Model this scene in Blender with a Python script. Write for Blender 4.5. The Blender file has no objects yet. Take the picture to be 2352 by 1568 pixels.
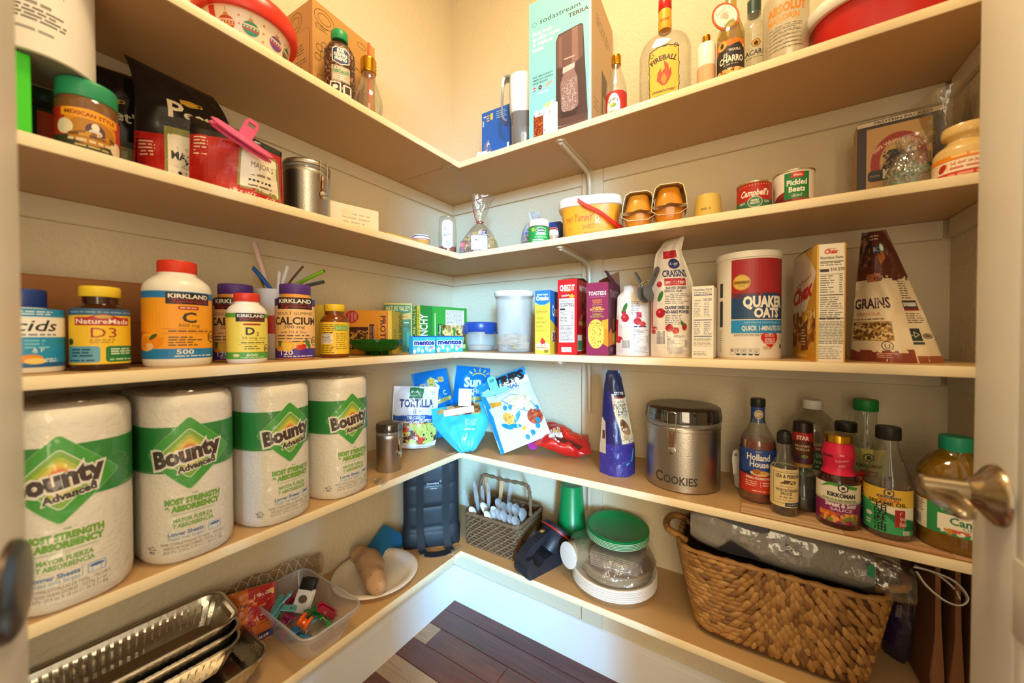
import bpy, bmesh, math, random
from mathutils import Vector as V, Matrix, noise
C = bpy.context.scene.collection
SC = bpy.context.scene
PI = math.pi
# ---------------------------------------------------------------- camera
CAM = V((1.0510, -1.1816, 1.1066)); FPX = 854.08
_y, _p, _r = math.radians(32.6698), math.radians(-0.8718), math.radians(-0.0959)
FW = V((-math.sin(_y)*math.cos(_p), math.cos(_y)*math.cos(_p), math.sin(_p)))
_rt = V((math.cos(_y), math.sin(_y), 0)); _up = _rt.cross(FW)
RT = _rt*math.cos(_r) + _up*math.sin(_r); UP = -_rt*math.sin(_r) + _up*math.cos(_r)
cd = bpy.data.cameras.new('camera'); cam = bpy.data.objects.new('camera', cd); C.objects.link(cam)
m = Matrix.Identity(4)
for i in range(3):
    m[i][0] = RT[i]; m[i][1] = UP[i]; m[i][2] = -FW[i]; m[i][3] = CAM[i]
cam.matrix_world = m
cd.sensor_width = 36; cd.lens = FPX/2352*36; cd.clip_start = .02
cd.dof.use_dof = True; cd.dof.focus_distance = 1.0; cd.dof.aperture_fstop = 2.4
SC.camera = cam
# ---------------------------------------------------------------- colour helper, world, lights, exposure
def lin(h):
    h = h.lstrip('#')
    return tuple((lambda c: c/12.92 if c <= .04045 else ((c+.055)/1.055)**2.4)(int(h[i:i+2], 16)/255) for i in (0, 2, 4))
W_ = bpy.data.worlds.new('world'); SC.world = W_; W_.use_nodes = True
bg = W_.node_tree.nodes['Background']; bg.inputs[0].default_value = (1.0, .84, .60, 1); bg.inputs[1].default_value = 1.1
def area(name, loc, target, size, size_y, power, col, spread=180):
    d = bpy.data.lights.new(name, 'AREA'); d.shape = 'RECTANGLE'; d.size = size; d.size_y = size_y
    d.energy = power; d.color = col; d.spread = math.radians(spread)
    o = bpy.data.objects.new(name, d); C.objects.link(o); o.location = loc
    o.rotation_euler = (V(target)-V(loc)).to_track_quat('-Z', 'Y').to_euler(); return o
area('ceiling_lamp', (.78, -.70, 2.50), (.72, -.66, 0), .30, .30, 12, (1.0, .76, .42))
area('daylight_window', (3.05, -3.65, 1.30), (.10, -.06, .62), .45, 2.0, 13.5, (.22, .60, 1.0), 19)
area('room_fill', (2.05, -2.45, 1.25), (.5, -.5, .85), 2.0, 1.8, 68, (1.0, .80, .50))  # broad warm fill light added behind the camera to brighten the shelves
SC.view_settings.view_transform = 'Standard'; SC.view_settings.look = 'None'
SC.view_settings.exposure = 0.0; SC.view_settings.gamma = 1.0; SC.view_settings.use_curve_mapping = False
SC.cycles.max_bounces = 10; SC.cycles.transparent_max_bounces = 24; SC.cycles.caustics_reflective = False; SC.cycles.caustics_refractive = False
SC.cycles.use_denoising = True; SC.cycles.sample_clamp_indirect = 6
# ---------------------------------------------------------------- pixel-ray helpers (used to read distances off the photograph)
def _ray(u, v): return FW + RT*((u-1176)/FPX) - UP*((v-784)/FPX)
def az(u, v, z): d = _ray(u, v); return CAM + d*((z-CAM.z)/d.z)
def ax(u, v, x): d = _ray(u, v); return CAM + d*((x-CAM.x)/d.x)
def ay(u, v, y): d = _ray(u, v); return CAM + d*((y-CAM.y)/d.y)
def hz(P, v):   # height at which the vertical through P meets picture row v
    d = V(P)-CAM; k = d.dot(FW); off = d.dot(RT)/k
    r = FW + RT*off - UP*((v-784)/FPX); return CAM.z + r.z*k
SZ = [1.6647, 1.3724, 1.0550, .7289, .4052]; ST = .019; SD = .2585; WX = 1.411; WY = -1.411
# ---------------------------------------------------------------- materials
MC = {}
def mat(name, col=None, rough=.5, metal=0, spec=.5, bump=0, bscale=200, vary=0, vscale=20, coat=0, trans=0, ior=1.45, alpha=1, sss=0, det=2, bdist=.002):
    if name in MC: return MC[name]
    M = bpy.data.materials.new(name); M.use_nodes = True; nt = M.node_tree; b = nt.nodes['Principled BSDF']
    c = lin(col)+(1,) if isinstance(col, str) else tuple(col)+(1,)
    b.inputs['Base Color'].default_value = c; b.inputs['Roughness'].default_value = rough; b.inputs['Metallic'].default_value = metal
    b.inputs['Specular IOR Level'].default_value = spec; b.inputs['Coat Weight'].default_value = coat
    b.inputs['Transmission Weight'].default_value = trans; b.inputs['IOR'].default_value = ior; b.inputs['Alpha'].default_value = alpha
    if sss: b.inputs['Subsurface Weight'].default_value = sss; b.inputs['Subsurface Radius'].default_value = (.01, .006, .004)
    tc = nt.nodes.new('ShaderNodeTexCoord')
    nz = nt.nodes.new('ShaderNodeTexNoise'); nz.inputs['Scale'].default_value = vscale; nz.inputs['Detail'].default_value = 3
    nt.links.new(tc.outputs['Object'], nz.inputs['Vector'])
    mx = nt.nodes.new('ShaderNodeMix'); mx.data_type = 'RGBA'; mx.blend_type = 'MULTIPLY'; mx.inputs[0].default_value = max(vary, .03)
    mx.inputs[6].default_value = c; nt.links.new(nz.outputs['Fac'], mx.inputs[7]); nt.links.new(mx.outputs[2], b.inputs['Base Color'])
    if bump:
        n2 = nt.nodes.new('ShaderNodeTexNoise'); n2.inputs['Scale'].default_value = bscale; n2.inputs['Detail'].default_value = det
        nt.links.new(tc.outputs['Object'], n2.inputs['Vector'])
        bp = nt.nodes.new('ShaderNodeBump'); bp.inputs['Strength'].default_value = bump; bp.inputs['Distance'].default_value = bdist
        nt.links.new(n2.outputs['Fac'], bp.inputs['Height']); nt.links.new(bp.outputs[0], b.inputs['Normal'])
    MC[name] = M; return M
def clear(name, tint='#ffffff', gloss=.10, diff=.0, dcol='#ffffff', rough=.08, edge=.55, bump=0, bscale=60):
    """thin see-through plastic or glass: transparent + reflective by facing, with some haze"""
    if name in MC: return MC[name]
    M = bpy.data.materials.new(name); M.use_nodes = True; nt = M.node_tree; nt.nodes.clear(); N = nt.nodes.new; L = nt.links.new
    out = N('ShaderNodeOutputMaterial'); tr = N('ShaderNodeBsdfTransparent'); tr.inputs[0].default_value = lin(tint)+(1,)
    gl = N('ShaderNodeBsdfGlossy'); gl.inputs['Roughness'].default_value = rough
    df = N('ShaderNodeBsdfDiffuse'); df.inputs[0].default_value = lin(dcol)+(1,)
    m1 = N('ShaderNodeMixShader'); m1.inputs[0].default_value = diff; L(tr.outputs[0], m1.inputs[1]); L(df.outputs[0], m1.inputs[2])
    lw = N('ShaderNodeLayerWeight'); lw.inputs[0].default_value = .35
    mr = N('ShaderNodeMapRange'); mr.inputs[3].default_value = gloss; mr.inputs[4].default_value = edge; L(lw.outputs['Facing'], mr.inputs[0])
    m2 = N('ShaderNodeMixShader'); L(mr.outputs[0], m2.inputs[0]); L(m1.outputs[0], m2.inputs[1]); L(gl.outputs[0], m2.inputs[2]); L(m2.outputs[0], out.inputs[0])
    if bump:
        tc = N('ShaderNodeTexCoord'); nz = N('ShaderNodeTexNoise'); nz.inputs['Scale'].default_value = bscale; nz.inputs['Detail'].default_value = 2.5; L(tc.outputs['Object'], nz.inputs['Vector'])
        bp = N('ShaderNodeBump'); bp.inputs['Strength'].default_value = bump; bp.inputs['Distance'].default_value = .01; L(nz.outputs['Fac'], bp.inputs['Height']); L(bp.outputs[0], gl.inputs['Normal']); L(bp.outputs[0], lw.inputs['Normal'])
    MC[name] = M; return M
def printmat(name, rough, coat=0, bump=0, bscale=80):
    if name in MC: return MC[name]
    M = bpy.data.materials.new(name); M.use_nodes = True; nt = M.node_tree; b = nt.nodes['Principled BSDF']
    a = nt.nodes.new('ShaderNodeAttribute'); a.attribute_name = 'ink'; nt.links.new(a.outputs['Color'], b.inputs['Base Color'])
    b.inputs['Roughness'].default_value = rough; b.inputs['Coat Weight'].default_value = coat
    if bump:
        tc = nt.nodes.new('ShaderNodeTexCoord'); nz = nt.nodes.new('ShaderNodeTexNoise'); nz.inputs['Scale'].default_value = bscale; nz.inputs['Detail'].default_value = 3
        bp = nt.nodes.new('ShaderNodeBump'); bp.inputs['Strength'].default_value = bump; bp.inputs['Distance'].default_value = .004
        nt.links.new(tc.outputs['Object'], nz.inputs['Vector']); nt.links.new(nz.outputs['Fac'], bp.inputs['Height']); nt.links.new(bp.outputs[0], b.inputs['Normal'])
    MC[name] = M; return M
def pl(col, rough=.4, **k): return mat('plastic_%s_%d' % (col.strip('#'), rough*100), col, rough, **k)
PRINT = printmat('print_paper', .45); GLOSSY = printmat('print_film', .28, bump=.25)
CHROME = mat('polished_steel', '#e8e4dc', .16, 1); STEEL = mat('brushed_steel', '#b9b2a8', .34, 1, bump=.15, bscale=400)
FOIL = mat('aluminium_foil', '#d0c8ba', .27, 1, bump=.25, bscale=90)
# ---------------------------------------------------------------- mesh helpers
class MB:
    def __init__(s): s.v = []; s.f = []
    def add(s, vs, fs):
        o = len(s.v); s.v += [tuple(p) for p in vs]; s.f += [tuple(i+o for i in f) for f in fs]; return s
    def box(s, c, d, rot=None):
        x, y, z = (q/2 for q in d); P = [V((a*x, b*y, e*z)) for e in (-1, 1) for a, b in ((-1, -1), (1, -1), (1, 1), (-1, 1))]
        if rot: P = [rot @ p for p in P]
        return s.add([p+V(c) for p in P], [(3, 2, 1, 0), (4, 5, 6, 7), (0, 1, 5, 4), (1, 2, 6, 5), (2, 3, 7, 6), (3, 0, 4, 7)])
    def rbox(s, c, d, r=.004, seg=2, rot=None):
        """box with rounded edges"""
        bm = bmesh.new(); bmesh.ops.create_cube(bm, size=1); bmesh.ops.scale(bm, vec=d, verts=bm.verts)
        bmesh.ops.bevel(bm, geom=bm.edges[:], offset=min(r, min(d)*.49), segments=seg, affect='EDGES', profile=.5)
        bm.verts.index_update(); T = rot or Matrix.Identity(3)
        s.add([T @ v.co + V(c) for v in bm.verts], [[v.index for v in f.verts] for f in bm.faces]); bm.free(); return s
    def lathe(s, prof, n=40, c=(0, 0, 0), sx=1, sy=1, cap0=True, cap1=True, sq=0):
        vs = []
        for r, z in prof:
            for k in range(n):
                t = 2*PI*k/n; q = 1
                if sq: q = 1/((abs(math.cos(t))**sq+abs(math.sin(t))**sq)**(1/sq))
                vs.append((c[0]+r*sx*q*math.cos(t), c[1]+r*sy*q*math.sin(t), c[2]+z))
        fs = [(i*n+k, i*n+(k+1) % n, (i+1)*n+(k+1) % n, (i+1)*n+k) for i in range(len(prof)-1) for k in range(n)]
        if cap0: fs.append(tuple(range(n-1, -1, -1)))
        if cap1: fs.append(tuple((len(prof)-1)*n+k for k in range(n)))
        return s.add(vs, fs)
    def grid(s, fn, nu, nv, wrap=False):
        vs = [fn(i/nu, j/nv) for j in range(nv+1) for i in range(nu if wrap else nu+1)]
        w = nu if wrap else nu+1
        return s.add(vs, [(j*w+i, j*w+(i+1) % w, (j+1)*w+(i+1) % w, (j+1)*w+i) for j in range(nv) for i in range(nu)])
    def tube(s, pts, r, n=8, closed=False, flat=1):
        pts = [V(p) for p in pts]; N = len(pts); vs = []; pn = None
        for i, p in enumerate(pts):
            if closed: t = pts[(i+1) % N]-pts[i-1]
            else: t = pts[min(i+1, N-1)]-pts[max(i-1, 0)]
            t.normalize()
            if pn is None: pn = t.orthogonal().normalized()
            pn = (pn-t*pn.dot(t)).normalized(); bn = t.cross(pn); rr = r[i] if isinstance(r, (list, tuple)) else r
            vs += [p+pn*(rr*math.cos(2*PI*k/n))+bn*(rr*flat*math.sin(2*PI*k/n)) for k in range(n)]
        M = N if closed else N-1
        fs = [(i*n+k, i*n+(k+1) % n, ((i+1) % N)*n+(k+1) % n, ((i+1) % N)*n+k) for i in range(M) for k in range(n)]
        if not closed: fs += [tuple(range(n-1, -1, -1)), tuple((N-1)*n+k for k in range(n))]
        return s.add(vs, fs)
    def ribbon(s, pts, side, w, t):
        """flat strap along pts; side = direction of its width, t = thickness"""
        pts = [V(p) for p in pts]; vs = []; N = len(pts); sd = V(side).normalized()
        for i, p in enumerate(pts):
            tg = (pts[min(i+1, N-1)]-pts[max(i-1, 0)]).normalized(); nn = tg.cross(sd).normalized()
            vs += [p+sd*w/2+nn*t/2, p-sd*w/2+nn*t/2, p-sd*w/2-nn*t/2, p+sd*w/2-nn*t/2]
        fs = [(i*4+k, i*4+(k+1) % 4, i*4+4+(k+1) % 4, i*4+4+k) for i in range(N-1) for k in range(4)]+[(3, 2, 1, 0), tuple((N-1)*4+k for k in range(4))]
        return s.add(vs, fs)
    def prism(s, poly, z0, z1, ax='z'):
        n = len(poly)
        P = lambda a, b, z: (a, b, z) if ax == 'z' else (a, z, b) if ax == 'y' else (z, a, b)
        vs = [P(a, b, z0) for a, b in poly]+[P(a, b, z1) for a, b in poly]
        return s.add(vs, [tuple(range(n-1, -1, -1)), tuple(range(n, 2*n))]+[(i, (i+1) % n, n+(i+1) % n, n+i) for i in range(n)])
    def ell(s, c, r, nu=20, nv=12):
        return s.grid(lambda u, v: (c[0]+r[0]*math.cos(2*PI*u)*math.sin(PI*v), c[1]+r[1]*math.sin(2*PI*u)*math.sin(PI*v), c[2]-r[2]*math.cos(PI*v)), nu, nv, True)
    def xf(s, T):
        s.v = [tuple(T @ V(p)) for p in s.v]; return s
    def build(s, name, m, parent=None, smooth=40, loc=None, rz=None, fix=True):
        me = bpy.data.meshes.new(name); me.from_pydata(s.v, [], s.f)
        if fix:
            bm = bmesh.new(); bm.from_mesh(me); bmesh.ops.remove_doubles(bm, verts=bm.verts, dist=1e-6); bmesh.ops.recalc_face_normals(bm, faces=bm.faces); bm.to_mesh(me); bm.free()
        me.materials.append(m)
        if smooth: me.shade_smooth(); me.set_sharp_from_angle(angle=math.radians(smooth))
        o = bpy.data.objects.new(name, me); C.objects.link(o)
        if parent: o.parent = parent
        if loc is not None: o.location = loc
        if rz is not None: o.rotation_euler = (0, 0, rz)
        return o
def thing(name, label, cat, loc=(0, 0, 0), rz=0, group=None):
    o = bpy.data.objects.new(name, None); o.empty_display_size = .02; C.objects.link(o); o.location = loc; o.rotation_euler = (0, 0, rz)
    return tag(o, label, cat, group)
def tag(o, label, cat, group=None):
    o['label'] = label; o['category'] = cat
    if group: o['group'] = group
    return o
def struct(o): o['kind'] = 'structure'; return o
def copytree(o, loc, rz=None, label=None):
    c = o.copy(); C.objects.link(c); c.location = loc
    if rz is not None: c.rotation_euler = (0, 0, rz)
    if label: c['label'] = label
    for ch in list(o.children):
        d = ch.copy(); C.objects.link(d); d.parent = c
        for g in list(ch.children):
            e = g.copy(); C.objects.link(e); e.parent = d
    return c
def rest(t, z):
    """lower or raise a tilted thing until its lowest point touches height z"""
    M0 = Matrix.LocRotScale(t.location, t.rotation_euler, None); zm = 9
    for ch in t.children:
        if ch.type == 'MESH':
            M1 = M0 @ ch.matrix_local
            for v in ch.data.vertices: zm = min(zm, M1[2][0]*v.co.x+M1[2][1]*v.co.y+M1[2][2]*v.co.z+M1[2][3])
    t.location.z += z-zm; return t
ORD = ('first', 'second', 'third', 'fourth', 'fifth', 'sixth', 'seventh', 'eighth', 'ninth', 'tenth')
# ---------------------------------------------------------------- flat print: lettering and artwork laid on a surface
TX = {}
def textmesh(s, bold=0, shear=0, res=2):
    k = (s, bold, shear)
    if k in TX: return TX[k]
    cu = bpy.data.curves.new('t', 'FONT'); cu.body = s; cu.size = 1; cu.resolution_u = res; cu.offset = bold; cu.shear = shear; cu.fill_mode = 'FRONT'
    o = bpy.data.objects.new('t', cu); me = o.to_mesh()
    vs = [(v.co.x, v.co.y) for v in me.vertices]; fs = [tuple(p.vertices) for p in me.polygons]; o.to_mesh_clear()
    bpy.data.objects.remove(o); bpy.data.curves.remove(cu)
    if not vs: vs = [(0, 0), (1, 0), (0, 1)]; fs = []
    x0 = min(v[0] for v in vs); x1 = max(v[0] for v in vs)
    TX[k] = (vs, fs, x0, x1); return TX[k]
class Art:
    """2-D artwork in metres: u to the right, v up; every call is one flat patch of ink, later calls lie over earlier ones"""
    def __init__(s, ou=0, ov=0, k=1): s.e = []; s.ou = ou; s.ov = ov; s.k = k
    def raw(s, vs, fs, col):
        vs = [(s.ou+u*s.k, s.ov+v*s.k) for u, v in vs]
        us = [p[0] for p in vs]; ws = [p[1] for p in vs]; bb = (min(us), min(ws), max(us), max(ws)); L = 0
        for e in s.e:
            q = e[3]
            if q[0] < bb[2] and bb[0] < q[2] and q[1] < bb[3] and bb[1] < q[3]: L = max(L, e[4]+1)
        s.e.append((vs, fs, col, bb, L)); return s
    def rect(s, u0, v0, u1, v1, col): return s.raw([(u0, v0), (u1, v0), (u1, v1), (u0, v1)], [(0, 1, 2, 3)], col)
    def poly(s, pts, col): return s.raw(pts, [tuple(range(len(pts)))], col)
    def ell(s, cu, cv, ru, rv, col, n=24, rot=0):
        c, d = math.cos(rot), math.sin(rot); P = [(ru*math.cos(2*PI*i/n), rv*math.sin(2*PI*i/n)) for i in range(n)]
        return s.poly([(cu+a*c-b*d, cv+a*d+b*c) for a, b in P], col)
    def ring(s, cu, cv, ru, rv, w, col, n=28, a0=0, a1=360):
        P = []; full = a1-a0 >= 360
        for i in range(n+1):
            t = math.radians(a0+(a1-a0)*i/n); P += [(cu+ru*math.cos(t), cv+rv*math.sin(t)), (cu+(ru-w)*math.cos(t), cv+(rv-w)*math.sin(t))]
        return s.raw(P, [(2*i, 2*i+2, 2*i+3, 2*i+1) for i in range(n)], col)
    def rrect(s, u0, v0, u1, v1, r, col):
        P = []
        for cx, cy, a in ((u1-r, v1-r, 0), (u0+r, v1-r, 90), (u0+r, v0+r, 180), (u1-r, v0+r, 270)):
            P += [(cx+r*math.cos(math.radians(a+t)), cy+r*math.sin(math.radians(a+t))) for t in (0, 30, 60, 90)]
        return s.poly(P, col)
    def text(s, t, u, v, h, col, w=None, bold=.0, al='c', rot=0, shear=0, arc=None):
        """capital height h, optional fitted width w; al c/l/r; arc = radius (text bent over a circle centred below)"""
        vs, fs, x0, x1 = textmesh(t, bold, shear); kh = h/.70; kw = (w/(x1-x0)) if w else kh
        sh = {'c': -(x0+x1)/2, 'l': -x0, 'r': -x1}[al]; c, d = math.cos(rot), math.sin(rot); P = []
        for x, y in vs:
            a, b = (x+sh)*kw, y*kh
            if arc: th = a/arc; a, b = (arc+b)*math.sin(th), (arc+b)*math.cos(th)-arc
            P.append((u+a*c-b*d, v+a*d+b*c))
        return s.raw(P, fs, col)
    def lines(s, u0, v0, u1, v1, n, col, seed=1, fill=.5, rag=.25):
        """fine print too small to read: rows of little dashes"""
        R = random.Random(seed); p = (v1-v0)/n; vs = []; fs = []
        for i in range(n):
            y = v1-(i+.5)*p; x = u0; end = u1-(u1-u0)*rag*R.random()
            while x < end:
                w = min(p*(.8+2.6*R.random()), end-x); k = len(vs)
                vs += [(x, y-p*fill/2), (x+w, y-p*fill/2), (x+w, y+p*fill/2), (x, y+p*fill/2)]; fs.append((k, k+1, k+2, k+3)); x += w+p*.45
        return s.raw(vs, fs, col) if vs else s
    def bars(s, u0, v0, u1, v1, col, seed=3):
        s.rect(u0, v0, u1, v1, '#f4f0e8'); R = random.Random(seed); x = u0+(u1-u0)*.06; vs = []; fs = []
        while x < u1-(u1-u0)*.08:
            w = (u1-u0)*R.choice((.012, .02, .035)); k = len(vs); vs += [(x, v0+(v1-v0)*.1), (x+w, v0+(v1-v0)*.1), (x+w, v1-(v1-v0)*.05), (x, v1-(v1-v0)*.05)]; fs.append((k, k+1, k+2, k+3)); x += w+(u1-u0)*R.choice((.015, .03))
        return s.raw(vs, fs, col)
    def blobs(s, u0, v0, u1, v1, n, r, cols, seed=2, sides=7, asp=1):
        """a patch of many small uneven pieces (printed food pictures)"""
        R = random.Random(seed)
        for c in cols:
            vs = []; fs = []
            for _ in range(n//len(cols)):
                a, b = R.uniform(u0, u1), R.uniform(v0, v1); k = len(vs); rr = r*R.uniform(.5, 1.2); t0 = R.random()*6; q = 1 if asp == 1 else R.choice((1, asp))
                co, si = math.cos(t0), math.sin(t0)
                for i in range(sides):
                    x = rr*math.cos(2*PI*i/sides)*R.uniform(.75, 1.1)*q; y = rr*math.sin(2*PI*i/sides)*R.uniform(.75, 1.1)
                    vs.append((min(max(a+x*co-y*si, u0), u1), min(max(b+x*si+y*co, v0), v1)))
                fs.append(tuple(range(k, k+sides)))
            s.raw(vs, fs, c)
        return s
    def nutr(s, u0, v0, u1, v1, ink='#22212a', paper='#f6f0e4', seed=4, head='Nutrition Facts'):
        s.rect(u0, v0, u1, v1, paper); w = u1-u0; h = v1-v0
        if head: s.text(head, (u0+u1)/2, v1-h*.075, h*.04, ink, w=w*.9, bold=.02)
        for q, t in ((.89, .012), (.70, .006), (.40, .014), (.2, .008)): s.rect(u0+w*.04, v0+h*q-h*t, u1-w*.04, v0+h*q, ink)
        s.lines(u0+w*.05, v0+h*.42, u0+w*.62, v0+h*.69, 8, ink, seed, .35, .5); s.lines(u1-w*.2, v0+h*.42, u1-w*.05, v0+h*.69, 8, ink, seed+1, .35, .3)
        s.lines(u0+w*.05, v0+h*.21, u0+w*.9, v0+h*.37, 5, ink, seed+2, .35, .2); s.lines(u0+w*.05, v0+h*.02, u1-w*.05, v0+h*.18, 5, ink, seed+3, .35, .3)
        s.lines(u0+w*.05, v0+h*.82, u1-w*.1, v0+h*.88, 2, ink, seed+5, .35, .3); s.lines(u0+w*.05, v0+h*.72, u0+w*.4, v0+h*.79, 1, ink, seed+6, .6, 0)
        return s
    def put(s, name, parent, fn, du=None, dv=None, m=None, lift=.0003, eps=.00007):
        """fn(u, v) -> (point, normal) carries the artwork onto the surface"""
        bm = bmesh.new(); pal = []
        for vs, fs, col, bb, L in s.e:
            if col not in pal: pal.append(col)
            ci = pal.index(col); bv = [bm.verts.new((u, v, L)) for u, v in vs]
            for f in fs:
                try: bm.faces.new([bv[i] for i in f]).material_index = ci
                except ValueError: pass
        big = [f for f in bm.faces if len(f.verts) > 4]
        if big: bmesh.ops.triangulate(bm, faces=big)
        for st, ax_ in ((du, 0), (dv, 1)):
            if not st: continue
            lo = min(v.co[ax_] for v in bm.verts); hi = max(v.co[ax_] for v in bm.verts)
            for k in range(math.floor(lo/st)+1, math.ceil(hi/st)):
                n = V((1, 0, 0)) if ax_ == 0 else V((0, 1, 0)); c = n*(k*st)
                es = [e for e in bm.edges if (e.verts[0].co[ax_]-k*st)*(e.verts[1].co[ax_]-k*st) < -1e-12]
                if not es: continue
                fc = {f for e in es for f in e.link_faces}; ge = set(es); gv = set()
                for f in fc: ge.update(f.edges); gv.update(f.verts)
                bmesh.ops.bisect_plane(bm, geom=list(gv)+list(ge)+list(fc), plane_co=c, plane_no=n, dist=1e-7)
        nr = []
        for v in bm.verts:
            p, n = fn(v.co.x, v.co.y); n = V(n).normalized(); v.co = V(p)+n*(lift+eps*v.co.z)
        me = bpy.data.meshes.new(name); bm.to_mesh(me); bm.free()
        idx = [0]*len(me.polygons); me.polygons.foreach_get('material_index', idx)
        at = me.attributes.new('ink', 'FLOAT_COLOR', 'FACE'); pc = [lin(c)+(1,) for c in pal]
        at.data.foreach_set('color', [x for i in idx for x in pc[i]]); me.polygons.foreach_set('material_index', [0]*len(idx))
        me.materials.append(m or PRINT); o = bpy.data.objects.new(name, me); C.objects.link(o); o.parent = parent; return o
def flat(o, ud, vd):
    o, ud, vd = V(o), V(ud), V(vd); n = ud.cross(vd); return lambda u, v: (o+ud*u+vd*v, n)
def front(y, z=0, x=0): return flat((x, y, z), (1, 0, 0), (0, 0, 1))
def cyl(R, a0=0, z0=0, sx=1, sy=1):
    """wrap round a lathe: R number or function of height; a0 turns the artwork's centre (radians, + = to the viewer's right)"""
    rf = R if callable(R) else (lambda z: R); r0 = rf(z0+.001) if callable(R) else R
    def f(u, v):
        z = z0+v; r = rf(z); t = u/(r0*max(sx, .001))+a0
        return V((r*sx*math.sin(t), -r*sy*math.cos(t), z)), V((math.sin(t)*sy, -math.cos(t)*sx, 0))
    return f
def profr(prof):
    def f(z):
        for (r0, z0), (r1, z1) in zip(prof, prof[1:]):
            if z0 <= z <= z1 and z1 > z0: return r0+(r1-r0)*(z-z0)/(z1-z0)
        return prof[-1][0]
    return f
def smoothp(pts, n=4):
    """Catmull-Rom through profile points"""
    out = []
    for i in range(len(pts)-1):
        p0 = pts[max(i-1, 0)]; p1 = pts[i]; p2 = pts[i+1]; p3 = pts[min(i+2, len(pts)-1)]
        for k in range(n):
            t = k/n; out.append(tuple(.5*((2*b)+(-a+c)*t+(2*a-5*b+4*c-d)*t*t+(-a+3*b-3*c+d)*t**3) for a, b, c, d in zip(p0, p1, p2, p3)))
    return out+[tuple(pts[-1])]
class Pouch:
    """a filled bag: W wide, H tall, T thick; wf/tf/zf shape it with height, deform bends it"""
    def __init__(s, W, H, T, wf=None, tf=None, wr=.004, ws=22, seed=0, deform=None, pw=2.2):
        s.W, s.H, s.T, s.wr, s.ws, s.seed, s.pw = W, H, T, wr, ws, seed, pw; s.wf = wf or (lambda t: 1); s.tf = tf or (lambda t: 1-t); s.df = deform or (lambda x, y, z: (x, y, z))
    def pt(s, u, v, side):
        a = max(-1, min(1, u/(s.W/2))); t = max(0, min(1, v/s.H)); x = a*s.W/2*s.wf(t); q = 1-abs(a)**s.pw
        d = s.T/2*s.tf(t)*q; n = noise.noise(V((u*s.ws, v*s.ws*.7, s.seed*3.7+side*9)))+.5*noise.noise(V((u*s.ws*2.3, v*s.ws*2.1, s.seed*5.1+side*7)))
        d += s.wr*n*min(1, q*2.5)*min(1, (1-t)*8+.15)
        d = max(d, .0012)
        return V(s.df(x, -d*side, v))
    def front(s, u, v, side=1):
        h = .002; p = s.pt(u, v, side); a = s.pt(u+h, v, side)-s.pt(u-h, v, side); b = s.pt(u, v+h, side)-s.pt(u, v-h, side); n = a.cross(b)
        if side < 0: n = -n
        if n.length < 1e-9: n = V((0, -side, 0))
        return p, n
    def build(s, name, m, parent, nu=28, nv=36):
        b = MB()
        for side in (1, -1): b.grid(lambda i, j: s.pt((i-.5)*s.W, j*s.H, side), nu, nv)
        # close the sides and the bottom
        b.grid(lambda i, j: s.pt(-s.W/2, i*s.H, 1).lerp(s.pt(-s.W/2, i*s.H, -1), j), nv, 1); b.grid(lambda i, j: s.pt(s.W/2, i*s.H, 1).lerp(s.pt(s.W/2, i*s.H, -1), j), nv, 1)
        b.grid(lambda i, j: s.pt((i-.5)*s.W, 0, 1).lerp(s.pt((i-.5)*s.W, 0, -1), j), nu, 1); b.grid(lambda i, j: s.pt((i-.5)*s.W, s.H, 1).lerp(s.pt((i-.5)*s.W, s.H, -1), j), nu, 1)
        return b.build(name, m, parent, smooth=60)
# ---------------------------------------------------------------- wood / woven / texture materials
def wood(name, c0, c1, c2, scale=(3, 40, 40), rough=.35, coat=.2, dist=2.5):
    if name in MC: return MC[name]
    M = bpy.data.materials.new(name); M.use_nodes = True; nt = M.node_tree; b = nt.nodes['Principled BSDF']; N = nt.nodes.new; L = nt.links.new
    tc = N('ShaderNodeTexCoord'); mp = N('ShaderNodeMapping'); mp.inputs['Scale'].default_value = scale; L(tc.outputs['Object'], mp.inputs[0])
    nz = N('ShaderNodeTexNoise'); nz.inputs['Scale'].default_value = 1; nz.inputs['Detail'].default_value = 6; nz.inputs['Distortion'].default_value = dist; L(mp.outputs[0], nz.inputs[0])
    cr = N('ShaderNodeValToRGB'); e = cr.color_ramp.elements; e[0].position = .3; e[0].color = lin(c0)+(1,); e[1].position = .72; e[1].color = lin(c2)+(1,)
    q = cr.color_ramp.elements.new(.5); q.color = lin(c1)+(1,); L(nz.outputs['Fac'], cr.inputs[0]); L(cr.outputs[0], b.inputs['Base Color'])
    b.inputs['Roughness'].default_value = rough; b.inputs['Coat Weight'].default_value = coat; MC[name] = M; return M
def plaster(name, col, strength=.55):
    M = mat(name, col, .62, spec=.35, bump=strength, bscale=95, det=4, bdist=.006); return M
WALL = plaster('textured_wall_paint', '#e0d2b4'); TRIM = mat('trim_paint', '#dccfb3', .42, bump=.05, bscale=60)
WHITE = mat('white_gloss_trim', '#eeeeec', .3, bump=.03, bscale=40)
SHELF = mat('almond_melamine', '#cda573', .36, vary=.08, vscale=9, bump=.04, bscale=500); EDGE = mat('cream_edge_band', '#f4e0b8', .38, bump=.12, bscale=45)
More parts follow.
